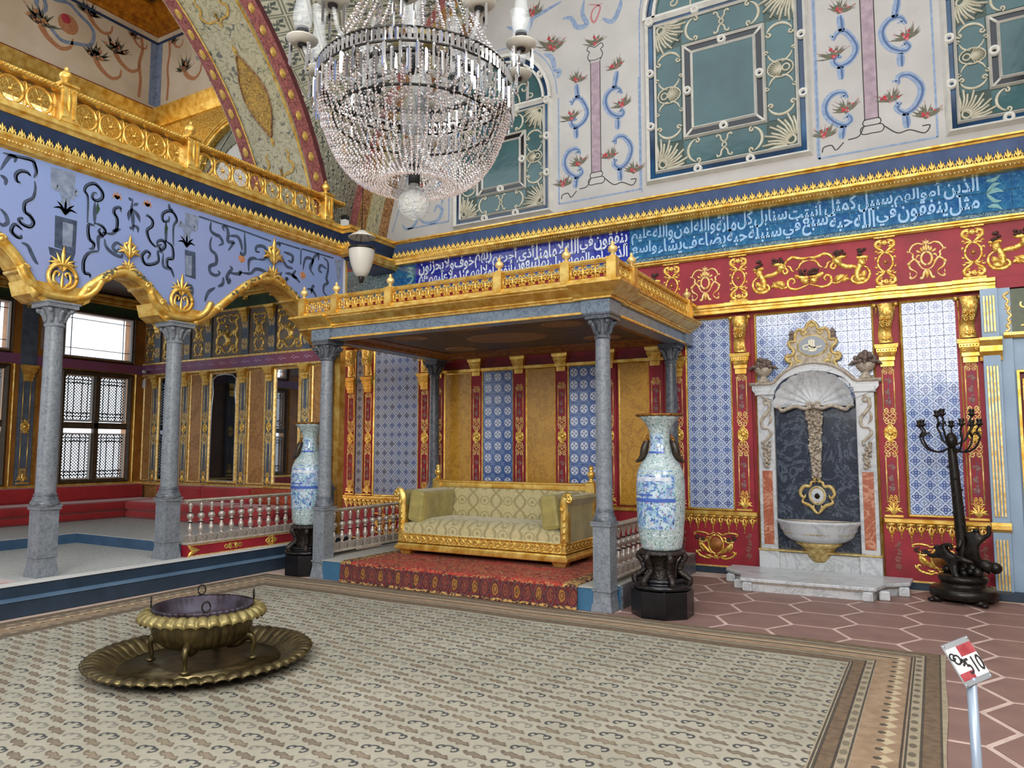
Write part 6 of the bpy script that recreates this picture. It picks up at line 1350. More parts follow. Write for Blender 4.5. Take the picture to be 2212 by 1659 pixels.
# ================================================================== red rug over the dais edge
mb = MB(); P = [(9.0, .233), (9.0, .246)]
prof = [(9.0, .246), (7.4, .247), (6.84, .247), (6.795, .242), (6.775, .225), (6.77, .2), (6.765, .1), (6.755, .03), (6.74, .006), (6.755, .006), (6.77, .03), (6.782, .1), (6.785, .2), (6.80, .234), (9.0, .234)]
nx = 20; vs = []
for i in range(nx + 1):
    x = -6.28 + 3.13 * i / nx
    for y, z in prof: vs.append((x, y + .006 * sin(i * 1.7) * (1 if z < .15 else 0), z))
m = len(prof)
mb.add(vs, [(i * m + k, (i + 1) * m + k, (i + 1) * m + k + 1, i * m + k + 1) for i in range(nx) for k in range(m - 1)] + [tuple(range(m)), tuple(nx * m + k for k in range(m - 1, -1, -1))])
tag(put('red_rug', mb, REDRUG), 'red oriental rug hanging over the front edge of the dais', 'rug')
# ================================================================== sofa
SM = T(-4.88, 7.62, .247)
sofa = thing('sofa', 'gilded sofa with green-gold damask under the canopy', 'sofa', SM)
def sput(n, b, m, par=None, **k): return put(n, b, m, par or sofa, SM, **k)
for x in (-1.1, 1.1):
    for y in (.08, .8): sput('foot', MB().add([(x + a * .1, y + b * .06, .065) for a, b in ((-1, -1), (1, -1), (1, 1), (-1, 1))] + [(x + a * .07, y + b * .045, 0) for a, b in ((-1, -1), (1, -1), (1, 1), (-1, 1))], [(3, 2, 1, 0), (4, 5, 6, 7)] + [(i, (i + 1) % 4, 4 + (i + 1) % 4, 4 + i) for i in range(4)]), GOLD)
rect = lambda e: [(-1.2 - e, .88 + e), (-1.2 - e, -e), (1.2 + e, -e), (1.2 + e, .88 + e)]
sput('plinth', MB().sweep([(-.05, .06), (.025, .06), (.035, .075), (.035, .1), (.015, .12), (.005, .14), (-.05, .15)], [(-1.2, .9), (-1.2, 0), (1.2, 0), (1.2, .9)]), GOLD)
fl_ = MB()
for k in range(96): fl_.box(-1.2 + k * .025 + .003, -1.2 + k * .025 + .016, -.045, -.03, .068, .1)
sput('fluting', fl_, GOLD)
rl_ = sput('carved_rail', MB().sweep([(-.05, .15), (.0, .15), (.01, .16), (.0, .175), (.0, .245), (.01, .26), (0, .27), (-.05, .27)], [(-1.2, .9), (-1.2, 0), (1.2, 0), (1.2, .9)]), GOLDC)
cv = MB()
for k in range(24):
    x = -1.15 + k * .1; cv.strokes(mov([(cr([(0, 0), (.03, .025), (.06, .01), (.07, -.015), (.05, -.02)], 3), .011, 't'), (cr([(.02, -.01), (.05, -.03), (.08, -.01)], 3), .012, 'l')], x, .21, 1, 0, 1 if k < 12 else -1))
put('acanthus_carving', cv, GOLD, rl_, SM @ frame((0, -.002, 0), (1, 0, 0), (0, 0, 1), (0, -1, 0)))
cv = MB()
for k in range(8): cv.strokes(mov([(cr([(0, 0), (.03, .025), (.06, .01), (.07, -.015), (.05, -.02)], 3), .011, 't'), (cr([(.02, -.01), (.05, -.03), (.08, -.01)], 3), .012, 'l')], .03 + k * .1, .21))
put('acanthus_carving', cv, GOLD, rl_, SM @ frame((1.202, 0, 0), (0, 1, 0), (0, 0, 1), (1, 0, 0)))
# seat: crowned cushion
vs = []; nu, nv_ = 24, 12
for j in range(nv_ + 1):
    for i in range(nu + 1):
        u, v = i / nu, j / nv_; ex = min(u, 1 - u) * 2; ey = min(v, 1 - v) * 2
        z = .385 + .075 * (min(1, ex * 3) ** .5) * (min(1, ey * 2.2) ** .6); vs.append((-1.13 + 2.26 * u, .02 + .8 * v, z))
b = MB().add(vs, [(j * (nu + 1) + i, j * (nu + 1) + i + 1, (j + 1) * (nu + 1) + i + 1, (j + 1) * (nu + 1) + i) for j in range(nv_) for i in range(nu)], True)
b.add([(-1.13, .015, .268), (1.13, .015, .268), (1.13, .02, .386), (-1.13, .02, .386)], [(0, 1, 2, 3)])
b.add([(-1.13, .02, .268), (-1.13, .82, .268), (-1.13, .82, .385), (-1.13, .02, .385), (1.13, .02, .268), (1.13, .82, .268), (1.13, .82, .385), (1.13, .02, .385)], [(0, 1, 2, 3), (7, 6, 5, 4)])
sput('seat', b, SOFAF)
sput('seat_piping', MB().tube([(-1.13, .012, .27), (1.13, .012, .27)], .008, 6), mat('pale_piping', H('D8D0A8'), .6))
sput('backrest', MB().box(-1.13, 1.13, .76, .84, .27, .82), SOFAF, bevel=.02)
sput('back_panel', MB().box(-1.18, 1.18, .84, .88, .15, .84), GOLD)
sput('crest_rail', MB().sweep([(-.03, .815), (.03, .815), (.04, .83), (.03, .85), (.03, .885), (.045, .895), (.045, .91), (-.03, .915), (-.03, .815)], [(-1.19, .82), (1.19, .82)]), GOLD)
for x in (-1.16, 1.16):
    p = sput('back_post', MB().box(x - .06, x + .06, .77, .88, .15, .93, 0, .01), GOLD)
    put('finial', MB().lathe([(0, .93), (.045, .93), (.045, .945), (.02, .96), (.035, .985), (.05, 1.02), (.045, 1.05), (.02, 1.07), (.03, 1.09), (.028, 1.12), (.0, 1.14)], 10, (x, .82, 0)), GOLD, p, SM)
for s in (-1, 1):
    # padded arm with rolled top, gilded scroll post at the front
    pr_ = [(s * 1.14, .27), (s * 1.14, .70), (s * 1.15, .77), (s * 1.19, .81), (s * 1.24, .8), (s * 1.255, .765), (s * 1.23, .73), (s * 1.2, .68), (s * 1.2, .27)]
    vs = []; n = len(pr_)
    for yy in (.05, .77): vs += [(x, yy, z) for x, z in pr_]
    sput('arm', MB().add(vs, [(k, (k + 1) % n, n + (k + 1) % n, n + k) for k in range(n)] + [tuple(range(n)), tuple(range(2 * n - 1, n - 1, -1))]), SOFAP)
    post = [Vector((s * 1.165, .27)), Vector((s * 1.165, .45)), Vector((s * 1.165, .62)), Vector((s * 1.165, .72)), Vector((s * 1.2, .795)), Vector((s * 1.245, .785))]
    b = MB().ribbon([(p.x, p.y) for p in cr(post, 5)], .052, 'c', .045, 0); b.box(s * 1.165 - .05, s * 1.165 + .05, .27, .62, -.06, .0)
    b.strokes([(spi(s * 1.235, .765, .042, .008, 90, 90 - s * 450, 16), .016, 'c')], .03)
    b.strokes(mov(palm(.55, 5, 50, .15), s * 1.165, .62) + [(cr([(s * 1.165, .3 + k * .07), (s * 1.165 + .02, .33 + k * .07), (s * 1.165, .36 + k * .07)], 3), .016, 'l') for k in range(4)], .04)
    put('arm_post', b, GOLD, sofa, SM @ frame((0, .035, 0), (1, 0, 0), (0, 0, 1), (0, -1, 0)))
    put('bolster', MB().box(-.12, .12, 0, .72, 0, .41), SOFAP, sofa, SM @ T(s * .99, .04, .405) @ RY(-8 * s), bevel=.05)
# ================================================================== vases on stands
def vase(M, ang, la, ls, hang):
    st_ = thing('vase_stand', ls, 'stand', M)
    oc = lambda r, a0=22.5: [(r * cos(radians(a0 + 45 * k)), r * sin(radians(a0 + 45 * k))) for k in range(8)]
    put('base_block', MB().prism(oc(.30), 0, .25).prism(oc(.27), .25, .262), BLACKW, st_, M, bevel=.006)
    put('moulding', MB().lathe([(.24, .26), (.285, .265), (.29, .29), (.25, .305), (.22, .315), (.235, .325), (.24, .345), (.2, .36)], 24), BLACKW, st_, M)
    b = MB()
    b.lathe([(.15, .33), (.13, .42), (.15, .52), (.19, .57)], 16)
    put('core', b, CARVEDW, st_, M)
    for k in range(6):
        a = radians(60 * k + 10); q = [(.25, .29), (.27, .34), (.22, .38), (.17, .42), (.19, .5), (.225, .55), (.2, .58)]
        put('scroll_leg', MB().tube([(r * cos(a), r * sin(a), z) for r, z in [tuple(p) for p in cr(q, 4)]], .032, 6), CARVEDW, st_, M)
    put('top_ring', MB().lathe([(.0, .57), (.2, .57), (.225, .585), (.22, .605), (.2, .62), (.0, .625)], 24), CARVEDW, st_, M)
    t = thing('porcelain_vase', la, 'vase', M @ T(0, 0, .625)); V = M @ T(0, 0, .625)
    prof = [(.0, .0), (.185, .0), (.195, .02), (.21, .1), (.228, .28), (.236, .46), (.236, .62), (.225, .74), (.19, .82), (.145, .875), (.115, .93), (.1, 1.0), (.095, 1.07), (.1, 1.14), (.125, 1.2), (.17, 1.255), (.205, 1.29), (.19, 1.295), (.15, 1.25), (.09, 1.15), (.08, 1.0)]
    put('body', MB().lathe(prof, 40), VASEG, t, V)
    def rad(z):
        for (r0, z0), (r1, z1) in zip(prof[1:16], prof[2:17]):
            if z0 <= z <= z1: return r0 + (r1 - r0) * (z - z0) / (z1 - z0)
        return .1
    def patch(nm, z0, z1, a, da, m, e=.0025):
        zz = [z0 + (z1 - z0) * k / 10 for k in range(11)]; return put(nm, MB().lathe([(rad(z) + e, z) for z in zz], 16, a0=a - da, a1=a + da), m, t, V)
    patch('scene_panel', .2, .76, ang, 56, VASEP); patch('blue_band', .46, .495, ang, 56, VPBLUE, .004); patch('white_band', .66, .70, ang, 46, VPWHITE, .004); patch('blue_band', .52, .535, ang - 20, 22, VPBLUE, .004)
    patch('neck_panel', .92, 1.12, ang, 42, VASEP); patch('neck_band', .925, .945, ang, 42, VPBLUE, .004); patch('foot_band', .14, .16, 0, 180, VPWHITE, .002); patch('foot_band', .03, .045, 0, 180, VPWHITE, .002)
    put('gilt_rim', MB().lathe([(.2, 1.285), (.22, 1.29), (.228, 1.3), (.222, 1.312), (.2, 1.305), (.18, 1.285)], 64, rmod=lambda a, k: 1 + .035 * cos(a * 16)), VRIM, t, V)
    for s in (-1, 1):
        a = radians(hang + 90 * s); q = [(.10, 1.05), (.13, 1.03), (.15, .97), (.165, .9), (.2, .86), (.235, .845)]
        h = put('dragon_handle', MB().tube([(r * cos(a), r * sin(a), z) for r, z in [tuple(p) for p in cr(q, 4)]], [.016 + .024 * sin(pi * min(1, k / 18)) for k in range(21)], 7), VDARK, t, V)
        hb = MB()
        for z, r, rr in ((1.08, .12, .018), (1.05, .13, .024), (1.1, .115, .012), (1.02, .14, .02)): hb.ball((r * cos(a), r * sin(a), z), rr, 8, 5)
        put('gilt_head', hb, VRIM, h, V)
    return t
vase(T(-2.36, 7.03, 0), -92, 'tall painted porcelain vase on the right of the dais', 'black carved octagonal stand under the right vase', -71)
vase(T(-7.08, 7.03, 0), -68, 'tall painted porcelain vase left of the dais by the arcade', 'black carved stand under the left vase', -44)
# ================================================================== divans in the alcove
def divan(label, F, u0, u1, segs, group, m2=None):
    t = thing('divan', label, 'divan', F @ T((u0 + u1) / 2, .425, .4))
    def dp(n, a, b, c, d, e, f, m, bv): return put(n, MB().box(a, b, c, d, e, f), m, t, F, bevel=bv)
    dp('base', u0, u1, .426, .55, .05, .80, DIVAN, .05)
    n = segs; L = (u1 - u0) / n
    for k in range(n): dp('seat_cushion', u0 + k * L + .004, u0 + (k + 1) * L - .004, .55, .71, .05, .82, DIVAN, .06)
    for k in range(n): dp('back_cushion', u0 + k * L + .006, u0 + (k + 1) * L - .006, .70, .96, .03, .24, (m2 if m2 and k == n - 1 else DIVAN), .05)
divan('red brocade divan below the alcove windows', FW, 1.0, 8.4, 4, None)
divan('red brocade divan below the mirrors', FM, -12.0, -8.4, 3, None, DIVANO)
# ================================================================== carpet
vs = []; nx, ny = 30, 40
cx0, cx1, cy0, cy1 = -7.48, .0, -1.5, 6.71
for j in range(ny + 1):
    for i in range(nx + 1):
        x = cx0 + (cx1 - cx0) * i / nx; y = cy0 + (cy1 - cy0) * j / ny
        e = .007 * sin(i * 1.3) + .005 * sin(i * .47)
        vs.append((x + (.006 * sin(j * .8) - .05 * (ny - j) / ny if i == nx else 0), y + (e if j == ny else 0), .009 + .003 * sin(i * .9 + j * .4)))
b = MB().add(vs, [(j * (nx + 1) + i, j * (nx + 1) + i + 1, (j + 1) * (nx + 1) + i + 1, (j + 1) * (nx + 1) + i) for j in range(ny) for i in range(nx)], True)
n0 = len(b.v)
edge = [(i, 0) for i in range(nx + 1)] + [(nx, j) for j in range(1, ny + 1)] + [(i, ny) for i in range(nx - 1, -1, -1)] + [(0, j) for j in range(ny - 1, 0, -1)]
ev = [vs[j * (nx + 1) + i] for i, j in edge]
b.add(ev + [(x, y, .0005) for x, y, z in ev], [(k, (k + 1) % len(ev), len(ev) + (k + 1) % len(ev), len(ev) + k) for k in range(len(ev))])
tag(put('carpet', b, CARPET), 'large beige carpet with rows of brown and dark motifs', 'carpet')
# ================================================================== brazier on its tray
BM = T(-4.79, 3.71, .012) @ RZ(20)
N = 48
flut = lambda amp: (lambda a, k: 1 + amp * cos(a * N))
tray = thing('brass_tray', 'large round fluted brass tray on the carpet', 'tray', BM)
put('plate', MB().lathe([(0, .012), (.48, .012), (.56, .016), (.0, .008)], 64), BRASSD, tray, BM)
def petals(prof, n, br, bz, per=8, twist=0.0):
    "turned profile broken into n convex petals"
    seg = n * per; m = len(prof); vs = []
    for i in range(seg):
        for k, (r, z, w) in enumerate(prof):
            t = ((i / per) + twist * k) % 1.0; u = sin(pi * t) ** .6 if 0 < t < 1 else 0; a = 2 * pi * i / seg
            vs.append((r * (1 + br * u * w) * cos(a), r * (1 + br * u * w) * sin(a), z + bz * u * w))
    return MB().add(vs, [(i * m + k, ((i + 1) % seg) * m + k, ((i + 1) % seg) * m + k + 1, i * m + k + 1) for i in range(seg) for k in range(m - 1)], True)
put('fluted_rim', petals([(.55, .010, 0), (.60, .02, .8), (.65, .06, 1), (.70, .085, 1), (.755, .085, 1), (.785, .07, 1), (.78, .06, 1), (.72, .07, 1), (.65, .045, 1), (.6, .006, .6), (.55, .004, 0)], 56, .012, .018, 8), BRASSD, tray, BM)
B2 = BM @ T(0, 0, .022) @ Matrix.Diagonal((.92, .92, 1.22, 1)); bz = thing('brazier', 'round brass brazier with a scalloped collar standing in the tray', 'brazier', B2)
put('bowl', petals([(.002, .085, 0), (.17, .09, .4), (.28, .11, 1), (.345, .15, 1), (.37, .2, 1), (.375, .25, 1), (.36, .285, .5), (.34, .27, 0), (.3, .2, 0), (.002, .16, 0)], 40, .03, 0, 8), BRASSD, bz, B2)
put('scalloped_collar', petals([(.35, .295, 0), (.385, .31, .6), (.43, .302, 1), (.465, .282, 1), (.478, .258, 1), (.472, .255, 1), (.43, .285, 1), (.36, .285, 0)], 34, .03, .018, 8), BRASS, bz, B2)
put('pan', MB().lathe([(0, .225), (.25, .235), (.33, .26), (.365, .325), (.378, .338), (.385, .33), (.36, .30)], 192, rmod=lambda a, k: 1 + (.014 * cos(a * 48) if k >= 4 else 0)), BRASSI, bz, B2)
for k in range(4):
    a = radians(90 * k - 75); q = [(.2, .11), (.28, .11), (.34, .14), (.385, .135), (.405, .1), (.39, .05), (.40, .012)]
    lg = put('leg', MB().tube([(r * cos(a), r * sin(a), z) for r, z in [tuple(p) for p in cr(q, 4)]], [.04 - .0012 * i for i in range(25)], 8), BRASSD, bz, B2)
    put('paw_foot', MB().ball((.4 * cos(a), .4 * sin(a), .012), .04, 8, 5, 0, .4), BRASSD, lg, B2)
for k in range(4):
    a = radians(90 * k + 35); c = Vector((.385 * cos(a), .385 * sin(a), .37)); tgt = Vector((-sin(a), cos(a), 0))
    put('ring_handle', MB().tube([c + tgt * (.03 * cos(t * 2 * pi / 14)) + Vector((0, 0, .03 * sin(t * 2 * pi / 14))) for t in range(15)], .006, 6), BRONZE, bz, B2)
# ================================================================== marble wall fountain
F0 = FR @ T(-1.265, 0, 0)
fo = thing('wall_fountain', 'marble wall fountain with shell, dark panel and small basin', 'fountain', F0)
def fp(n, b, m, par=None, w=0, u=0, v=0, **k): return put(n, b, m, par or fo, F0 @ T(u, v, w), **k)
def fbox(*a, bev=0): return MB().box(*a, 0, bev)
fp('dark_panel', fbox(-.46, .46, .33, 2.2, .012, .06), BLACKM)
for s in (-1, 1):
    a, b_ = sorted((s * .465, s * .665)); p = fp('side_pier', fbox(a, b_, .34, 2.3, .01, .13, bev=.006), WMARB)
    c = s * .565
    fp('red_inset', fbox(c - .06, c + .06, .42, 1.32, .128, .136, bev=.004), REDM, p)
    fp('scroll_carving', MB().strokes([(cr([(c - .04, 2.24), (c + .03, 2.2), (c + .05, 2.1), (c, 2.02), (c - .05, 1.95), (c - .04, 1.86), (c + .03, 1.84)], 5), .022, 't'), (spi(c + .01, 2.17, .045, .01, 0, 400), .014, 'c'), (cr([(c + .03, 1.84), (c + .06, 1.78), (c + .01, 1.72), (c - .03, 1.68)], 4), .02, 't'), (cr([(c + .05, 2.05), (c + .06, 1.95), (c + .02, 1.88)], 4), .016, 'l')], .01), STONEC, p, .128)
    gb = MB(); r_ = random.Random(3 + s)
    for k in range(34): v = 1.68 - .32 * k / 34; gb.ball((c + r_.uniform(-.05, .05) * (1 - .5 * k / 34), v, .145 + r_.uniform(0, .02)), r_.uniform(.016, .026), 6, 4)
    o = fp('fruit_drop', gb, STONEC, p); o['kind'] = 'stuff'
    fp('pier_cap', fbox(a - .02, b_ + .02, 2.26, 2.33, .01, .17, bev=.01), WMARB, p)
    fp('pier_base', fbox(a - .02, b_ + .02, .06, .36, .01, .17, bev=.008), WMARB, p)
fp('base_slab', fbox(-.47, .47, .06, .34, .01, .13, bev=.006), WMARB); fp('base_moulding', fbox(-.69, .69, .345, .365, .01, .185, bev=.008), STONEG)
# arched head
out_ = [(-.72, 2.33), (-.72, 2.40), (-.50, 2.40)] + [tuple(p) for p in cr([(-.46, 2.41), (-.33, 2.53), (-.17, 2.61), (0, 2.635), (.17, 2.61), (.33, 2.53), (.46, 2.41)], 4)] + [(.50, 2.40), (.72, 2.40), (.72, 2.33)]
inn = [tuple(p) for p in cr([(.47, 2.2), (.42, 2.36), (.28, 2.48), (0, 2.545), (-.28, 2.48), (-.42, 2.36), (-.47, 2.2)], 4)]
fp('arched_head', MB().prism(out_ + [(.68, 2.28), (.47, 2.28)][:1] + inn + [(-.68, 2.28)], .01, .15), WMARB)
fp('head_moulding', MB().strokes([([Vector((-.75, 2.405)), Vector((-.5, 2.405))] + [Vector(p) for p in cr([(-.46, 2.415), (-.33, 2.54), (-.17, 2.62), (0, 2.645), (.17, 2.62), (.33, 2.54), (.46, 2.415)], 4)] + [Vector((.5, 2.405)), Vector((.75, 2.405))], .028, 'c', .2)]), STONEC, None, .01)
# scallop shell
sh = MB(); nA, nR = 66, 8; vs = []
for i in range(nA + 1):
    t = i / nA; a = radians(180 * t); rib = abs(sin(t * pi * 11)); 
    for j in range(nR + 1):
        r = j / nR; R = .445 * (1 + .03 * rib) * r
        vs.append((R * cos(a) * 1.0, 2.12 + R * .93 * sin(a) - .02 * r * (1 - sin(a)), .13 + .12 * r * r * (.5 + .5 * (1 - sin(a))) + .03 * rib * r - .10 * sin(pi * r) * .6))
sh.add(vs, [(i * (nR + 1) + j, (i + 1) * (nR + 1) + j, (i + 1) * (nR + 1) + j + 1, i * (nR + 1) + j + 1) for i in range(nA) for j in range(nR)], True)
fp('scallop_shell', sh, WMARB, None, -.02)
fp('shell_lip', MB().strokes(mirx([(cr([(.02, 2.1), (.1, 2.08), (.2, 2.11), (.3, 2.08), (.36, 2.06), (.4, 2.1), (.45, 2.12)], 5), .022, 'c', .05), (spi(.05, 2.13, .04, .01, 200, -160), .014, 'c')])), STONEC, None, .17)
gb = MB(); r_ = random.Random(12)
gb.prism([(-.085, 2.1), (-.05, 1.25), (.05, 1.25), (.085, 2.1)], .06, .1)
for k in range(190):
    t = k / 190; w = .095 - .05 * t; gb.ball((r_.uniform(-w, w), 2.1 - .86 * t, .1 + r_.uniform(0, .03)), r_.uniform(.014, .026), 6, 4)
o = fp('fruit_garland', gb, STONEC); o['kind'] = 'stuff'
ca_ = MB().prism([tuple(p) for p in arc(0, 1.03, .1, 0, 360, 20, .115)[:-1]], .06, .09, 1)
ca_.strokes(mirx([(cr([(0, 1.2), (.06, 1.19), (.08, 1.14), (.14, 1.14), (.18, 1.1), (.19, 1.04), (.15, 1.0), (.13, 1.04)], 5), .022, 't'), (cr([(.15, 1.0), (.17, .95), (.12, .92), (.08, .9), (.03, .84), (0, .81)], 5), .022, 't'), (cr([(.0, 1.24), (.03, 1.22), (.02, 1.17)], 3), .02, 'l'), (arc(0, 1.03, .085, -90, 90, 8, .1), .012, 'c'), (cr([(.04, .92), (.05, .87), (.02, .84)], 3), .018, 'l')]), .09)
fp('gilded_cartouche', ca_, [STONEG, WMARB]); fp('tap', MB().lathe([(0, 0), (.02, 0), (.02, .05), (.012, .055), (0, .06)], 10, (0, 1.04, .09)).lathe([(0, .0), (.03, 0), (.03, .012), (0, .012)], 10, (0, 1.02, .09)), BRONZE)
# basin
bs = MB(); vs = []
prof = [(.47, .735), (.475, .72), (.465, .70), (.44, .675), (.43, .62), (.41, .60), (.39, .55), (.34, .51), (.3, .49), (.24, .47)]
nB = 32
def half_lathe(prof, nB, sx=1.0, sw=.72, top=True):
    vs = []; m = len(prof)
    for i in range(nB + 1):
        a = pi * i / nB; lob = 1 + .02 * cos(a * 6)
        for r, v in prof: vs.append((r * cos(a) * sx, v, .02 + r * sin(a) * sw * lob))
    fs = [(i * m + k, i * m + k + 1, (i + 1) * m + k + 1, (i + 1) * m + k) for i in range(nB) for k in range(m - 1)]
    if top: c = len(vs); vs.append((0, prof[0][1], .02)); fs += [(i * m, (i + 1) * m, c) for i in range(nB)]
    return MB().add(vs, fs, True)
fp('basin', half_lathe(prof, nB), WMARB, None, .08)
fp('basin_hollow', half_lathe([(.43, .738), (.40, .736), (.36, .7364)], nB, 1, .7, True), STONEC, None, .085)
bk = fp('bracket', half_lathe([(.25, .475), (.27, .46), (.2, .42), (.16, .36), (.13, .30), (.1, .27), (.09, .25), (.06, .235)], 24, 1, .8, False), STONEG, None, .07)
fp('bracket_drop', MB().lathe([(.0, .14), (.025, .15), (.04, .18), (.045, .2), (.06, .22), (.06, .24), (0, .245)], 12, (0, 0, 0), ax='z').mesh('bracket_drop', WMARB) if False else MB().add(*(lambda q: ([(r * cos(2 * pi * i / 12), z, .08 + r * sin(2 * pi * i / 12)) for i in range(12) for r, z in q], [(i * len(q) + k, i * len(q) + k + 1, ((i + 1) % 12) * len(q) + k + 1, ((i + 1) % 12) * len(q) + k) for i in range(12) for k in range(len(q) - 1)]))([(.002, .14), (.025, .15), (.042, .18), (.045, .2), (.06, .22), (.06, .24), (.002, .245)]), True), WMARB, bk)
o = fp('basin_beading', (lambda b: b)(MB()), STONEG) if False else None
bb = MB()
for k in range(40): a = pi * (k + .5) / 40; bb.ball((.395 * cos(a), .585, .10 + .395 * .72 * sin(a)), .012, 6, 3)
o = fp('gilt_beading', bb, STONEG); o['kind'] = 'stuff'
# crest with the imperial monogram
hp = [(.0, 3.17), (.05, 3.13), (.08, 3.06), (.16, 3.07), (.2, 3.0), (.2, 2.93), (.27, 2.93), (.27, 2.88), (.22, 2.82), (.23, 2.76), (.31, 2.74), (.3, 2.69), (.24, 2.66), (.27, 2.6), (.25, 2.56)]
fp('crest_panel', MB().prism([(-x, y) for x, y in hp[1:]] + [(0, 2.6)] + [(x, y) for x, y in reversed(hp)], .02, .07), STONEC)
fp('crest_scrolls', MB().strokes(mirx([([Vector(p) for p in cr(hp[:7], 3)], .018, 'c'), (cr(hp[6:], 3), .02, 'c'), (spi(.28, 2.73, .04, .01, 90, -300), .014, 'c'), (spi(.1, 3.03, .04, .01, 90, 460), .014, 'c'), (cr([(.02, 2.62), (.1, 2.63), (.17, 2.68), (.2, 2.64)], 4), .022, 't'), (cr([(.16, 2.66), (.2, 2.72), (.16, 2.76)], 4), .02, 'l')]) + mov(palm(.7, 7, 80, .12), 0, 3.08)), STONEG, None, .07)
ov = fp('monogram_oval', MB().prism([tuple(p) for p in arc(0, 2.86, .155, 0, 360, 24, .12)[:-1]], .07, .085), mat('oval_grey', H('8E969E'), .4)); fp('oval_frame', MB().strokes([(arc(0, 2.86, .16, 0, 360, 24, .125), .014, 'c')]), STONEG, ov, .07)
fp('monogram', MB().strokes([(cr([(-.03, 2.82), (-.03, 2.93)], 3), .01, 'c'), (cr([(-.005, 2.82), (-.005, 2.94)], 3), .01, 'c'), (cr([(.02, 2.82), (.02, 2.93)], 3), .01, 'c'), (cr([(-.03, 2.82), (-.09, 2.82), (-.1, 2.86), (-.05, 2.87), (.0, 2.84), (.07, 2.84), (.11, 2.85)], 4), .007, 'c'), (cr([(-.04, 2.81), (.0, 2.8), (.04, 2.81), (.03, 2.84)], 4), .014, 'c')], 0, 0, True, .004), mat('gilt_white', H('E8E0C4'), .4), ov, .0855)
for s in (-1, 1):
    fp('corner_finial', MB().lathe([(0, 0), (.03, 0), (.03, .02), (.045, .04), (.04, .08), (.05, .09), (.0, .14)], 8, (s * .235, .05, 0), ax='z') if False else MB().box(s * .235 - .04, s * .235 + .04, 2.93, 2.96, .02, .08, 0, .006).box(s * .235 - .03, s * .235 + .03, 2.96, 3.02, .025, .075, 0, .012).prism([(s * .235 - .04, 3.02), (s * .235 + .04, 3.02), (s * .235, 3.08)], .03, .07), BROWNST)
    M = F0 @ T(s * .585, 2.42, .1) @ RX(-90)
    ur = put('fruit_urn', MB().lathe([(0, 0), (.075, 0), (.075, .03), (.05, .045), (.035, .07), (.04, .085), (.09, .12), (.11, .17), (.105, .19), (.0, .19)], 16), STONEC, fo, M)
    gb = MB(); r_ = random.Random(20 + s)
    for k in range(34): a = r_.uniform(0, 2 * pi); q = r_.uniform(0, .13); gb.ball((q * cos(a), q * sin(a) * .7, .2 + r_.uniform(0, .12) * (1 - q * 4)), r_.uniform(.022, .038), 7, 5)
    for k in range(8): a = 2 * pi * k / 8; gb.tube([(.08 * cos(a), .08 * sin(a), .2), (.14 * cos(a), .12 * sin(a), .2), (.18 * cos(a), .14 * sin(a), .17 + .03 * (k % 2))], [.02, .025, .008], 5)
    put('carved_fruit', gb, BROWNST, ur, M)
# step in front of the fountain
stp = [(-2.28, 9.52), (-2.28, 9.2), (-2.05, 8.98), (-1.98, 8.60), (-.60, 8.66), (-.52, 9.0), (-.30, 9.2), (-.28, 9.52)]
st_ = thing('fountain_step', 'low white marble step at the foot of the fountain', 'step', T(-1.27, 8.6, 0))
def inset(p, d): cx_, cy_ = -1.27, 9.4; return [(x + (d if x < cx_ else -d), y + (d if y < 9.5 else 0)) for x, y in p]
put('riser', MB().prism(inset(stp, .04), .0, .11), WMARB, st_); put('slab', MB().prism(stp, .105, .145), WMARB, st_, bevel=.01); put('under_moulding', MB().prism(inset(stp, .02), .09, .105), STONEC, st_)
for x, y in ((-2.02, 8.75), (-.53, 8.8), (-2.2, 9.12), (-.36, 9.15), (-1.9, 8.62), (-.68, 8.66)): put('baluster_block', MB().box(x - .05, x + .05, y - .03, y + .06, .0, .1, 0, .012), WMARB, st_)
# ================================================================== bronze candelabrum
CM = T(.19, 9.17, 0)
cd = thing('candelabrum', 'tall dark bronze candelabrum with figures at its base', 'candelabrum', CM)
put('base', MB().lathe([(0, .05), (.30, .05), (.315, .06), (.315, .13), (.29, .15), (.22, .165), (.205, .2), (.22, .215), (.235, .24), (.225, .265), (.2, .28), (0, .29)], 36), BRONZE, cd, CM)
for k in range(4):
    a = radians(90 * k - 60); put('paw_foot', MB().ball((.28 * cos(a), .28 * sin(a), .035), .06, 10, 6, 0, .58).ball((.34 * cos(a), .34 * sin(a), .025), .04, 8, 5, 0, .6), BRONZE, cd, CM)
rk = MB(); r_ = random.Random(4)
for k in range(26): a = r_.uniform(0, 2 * pi); q = r_.uniform(.02, .17); rk.ball((q * cos(a), q * sin(a), .29 + r_.uniform(0, .12) * (1 - q * 4)), r_.uniform(.03, .06), 7, 5)
put('rock_mound', rk, BRONZE, cd, CM)
def skin(name, verts, edges, radii, m, parent, M, root=0):
    me = bpy.data.meshes.new(name); me.from_pydata(verts, edges, []); me.materials.append(m)
    o = link(name, me, parent, M); sk = o.modifiers.new('skin', 'SKIN'); sk.use_smooth_shade = True
    for i, r in enumerate(radii):
        d = me.skin_vertices[0].data[i]; d.radius = (r, r); d.use_root = (i == root)
    s = o.modifiers.new('subdivision', 'SUBSURF'); s.levels = 1; s.render_levels = 2; return o
fv = [(0, 0, 0), (0, 0, .1), (.0, 0, .19), (0, 0, .235), (0, 0, .275), (.07, 0, .19), (.12, .0, .25), (.1, .0, .34), (-.07, 0, .19), (-.12, .02, .14), (-.1, .05, .08), (.05, 0, -.03), (.1, .04, -.12), (.12, .0, -.22), (-.05, 0, -.03), (-.09, .07, -.08), (-.12, .02, -.18)]
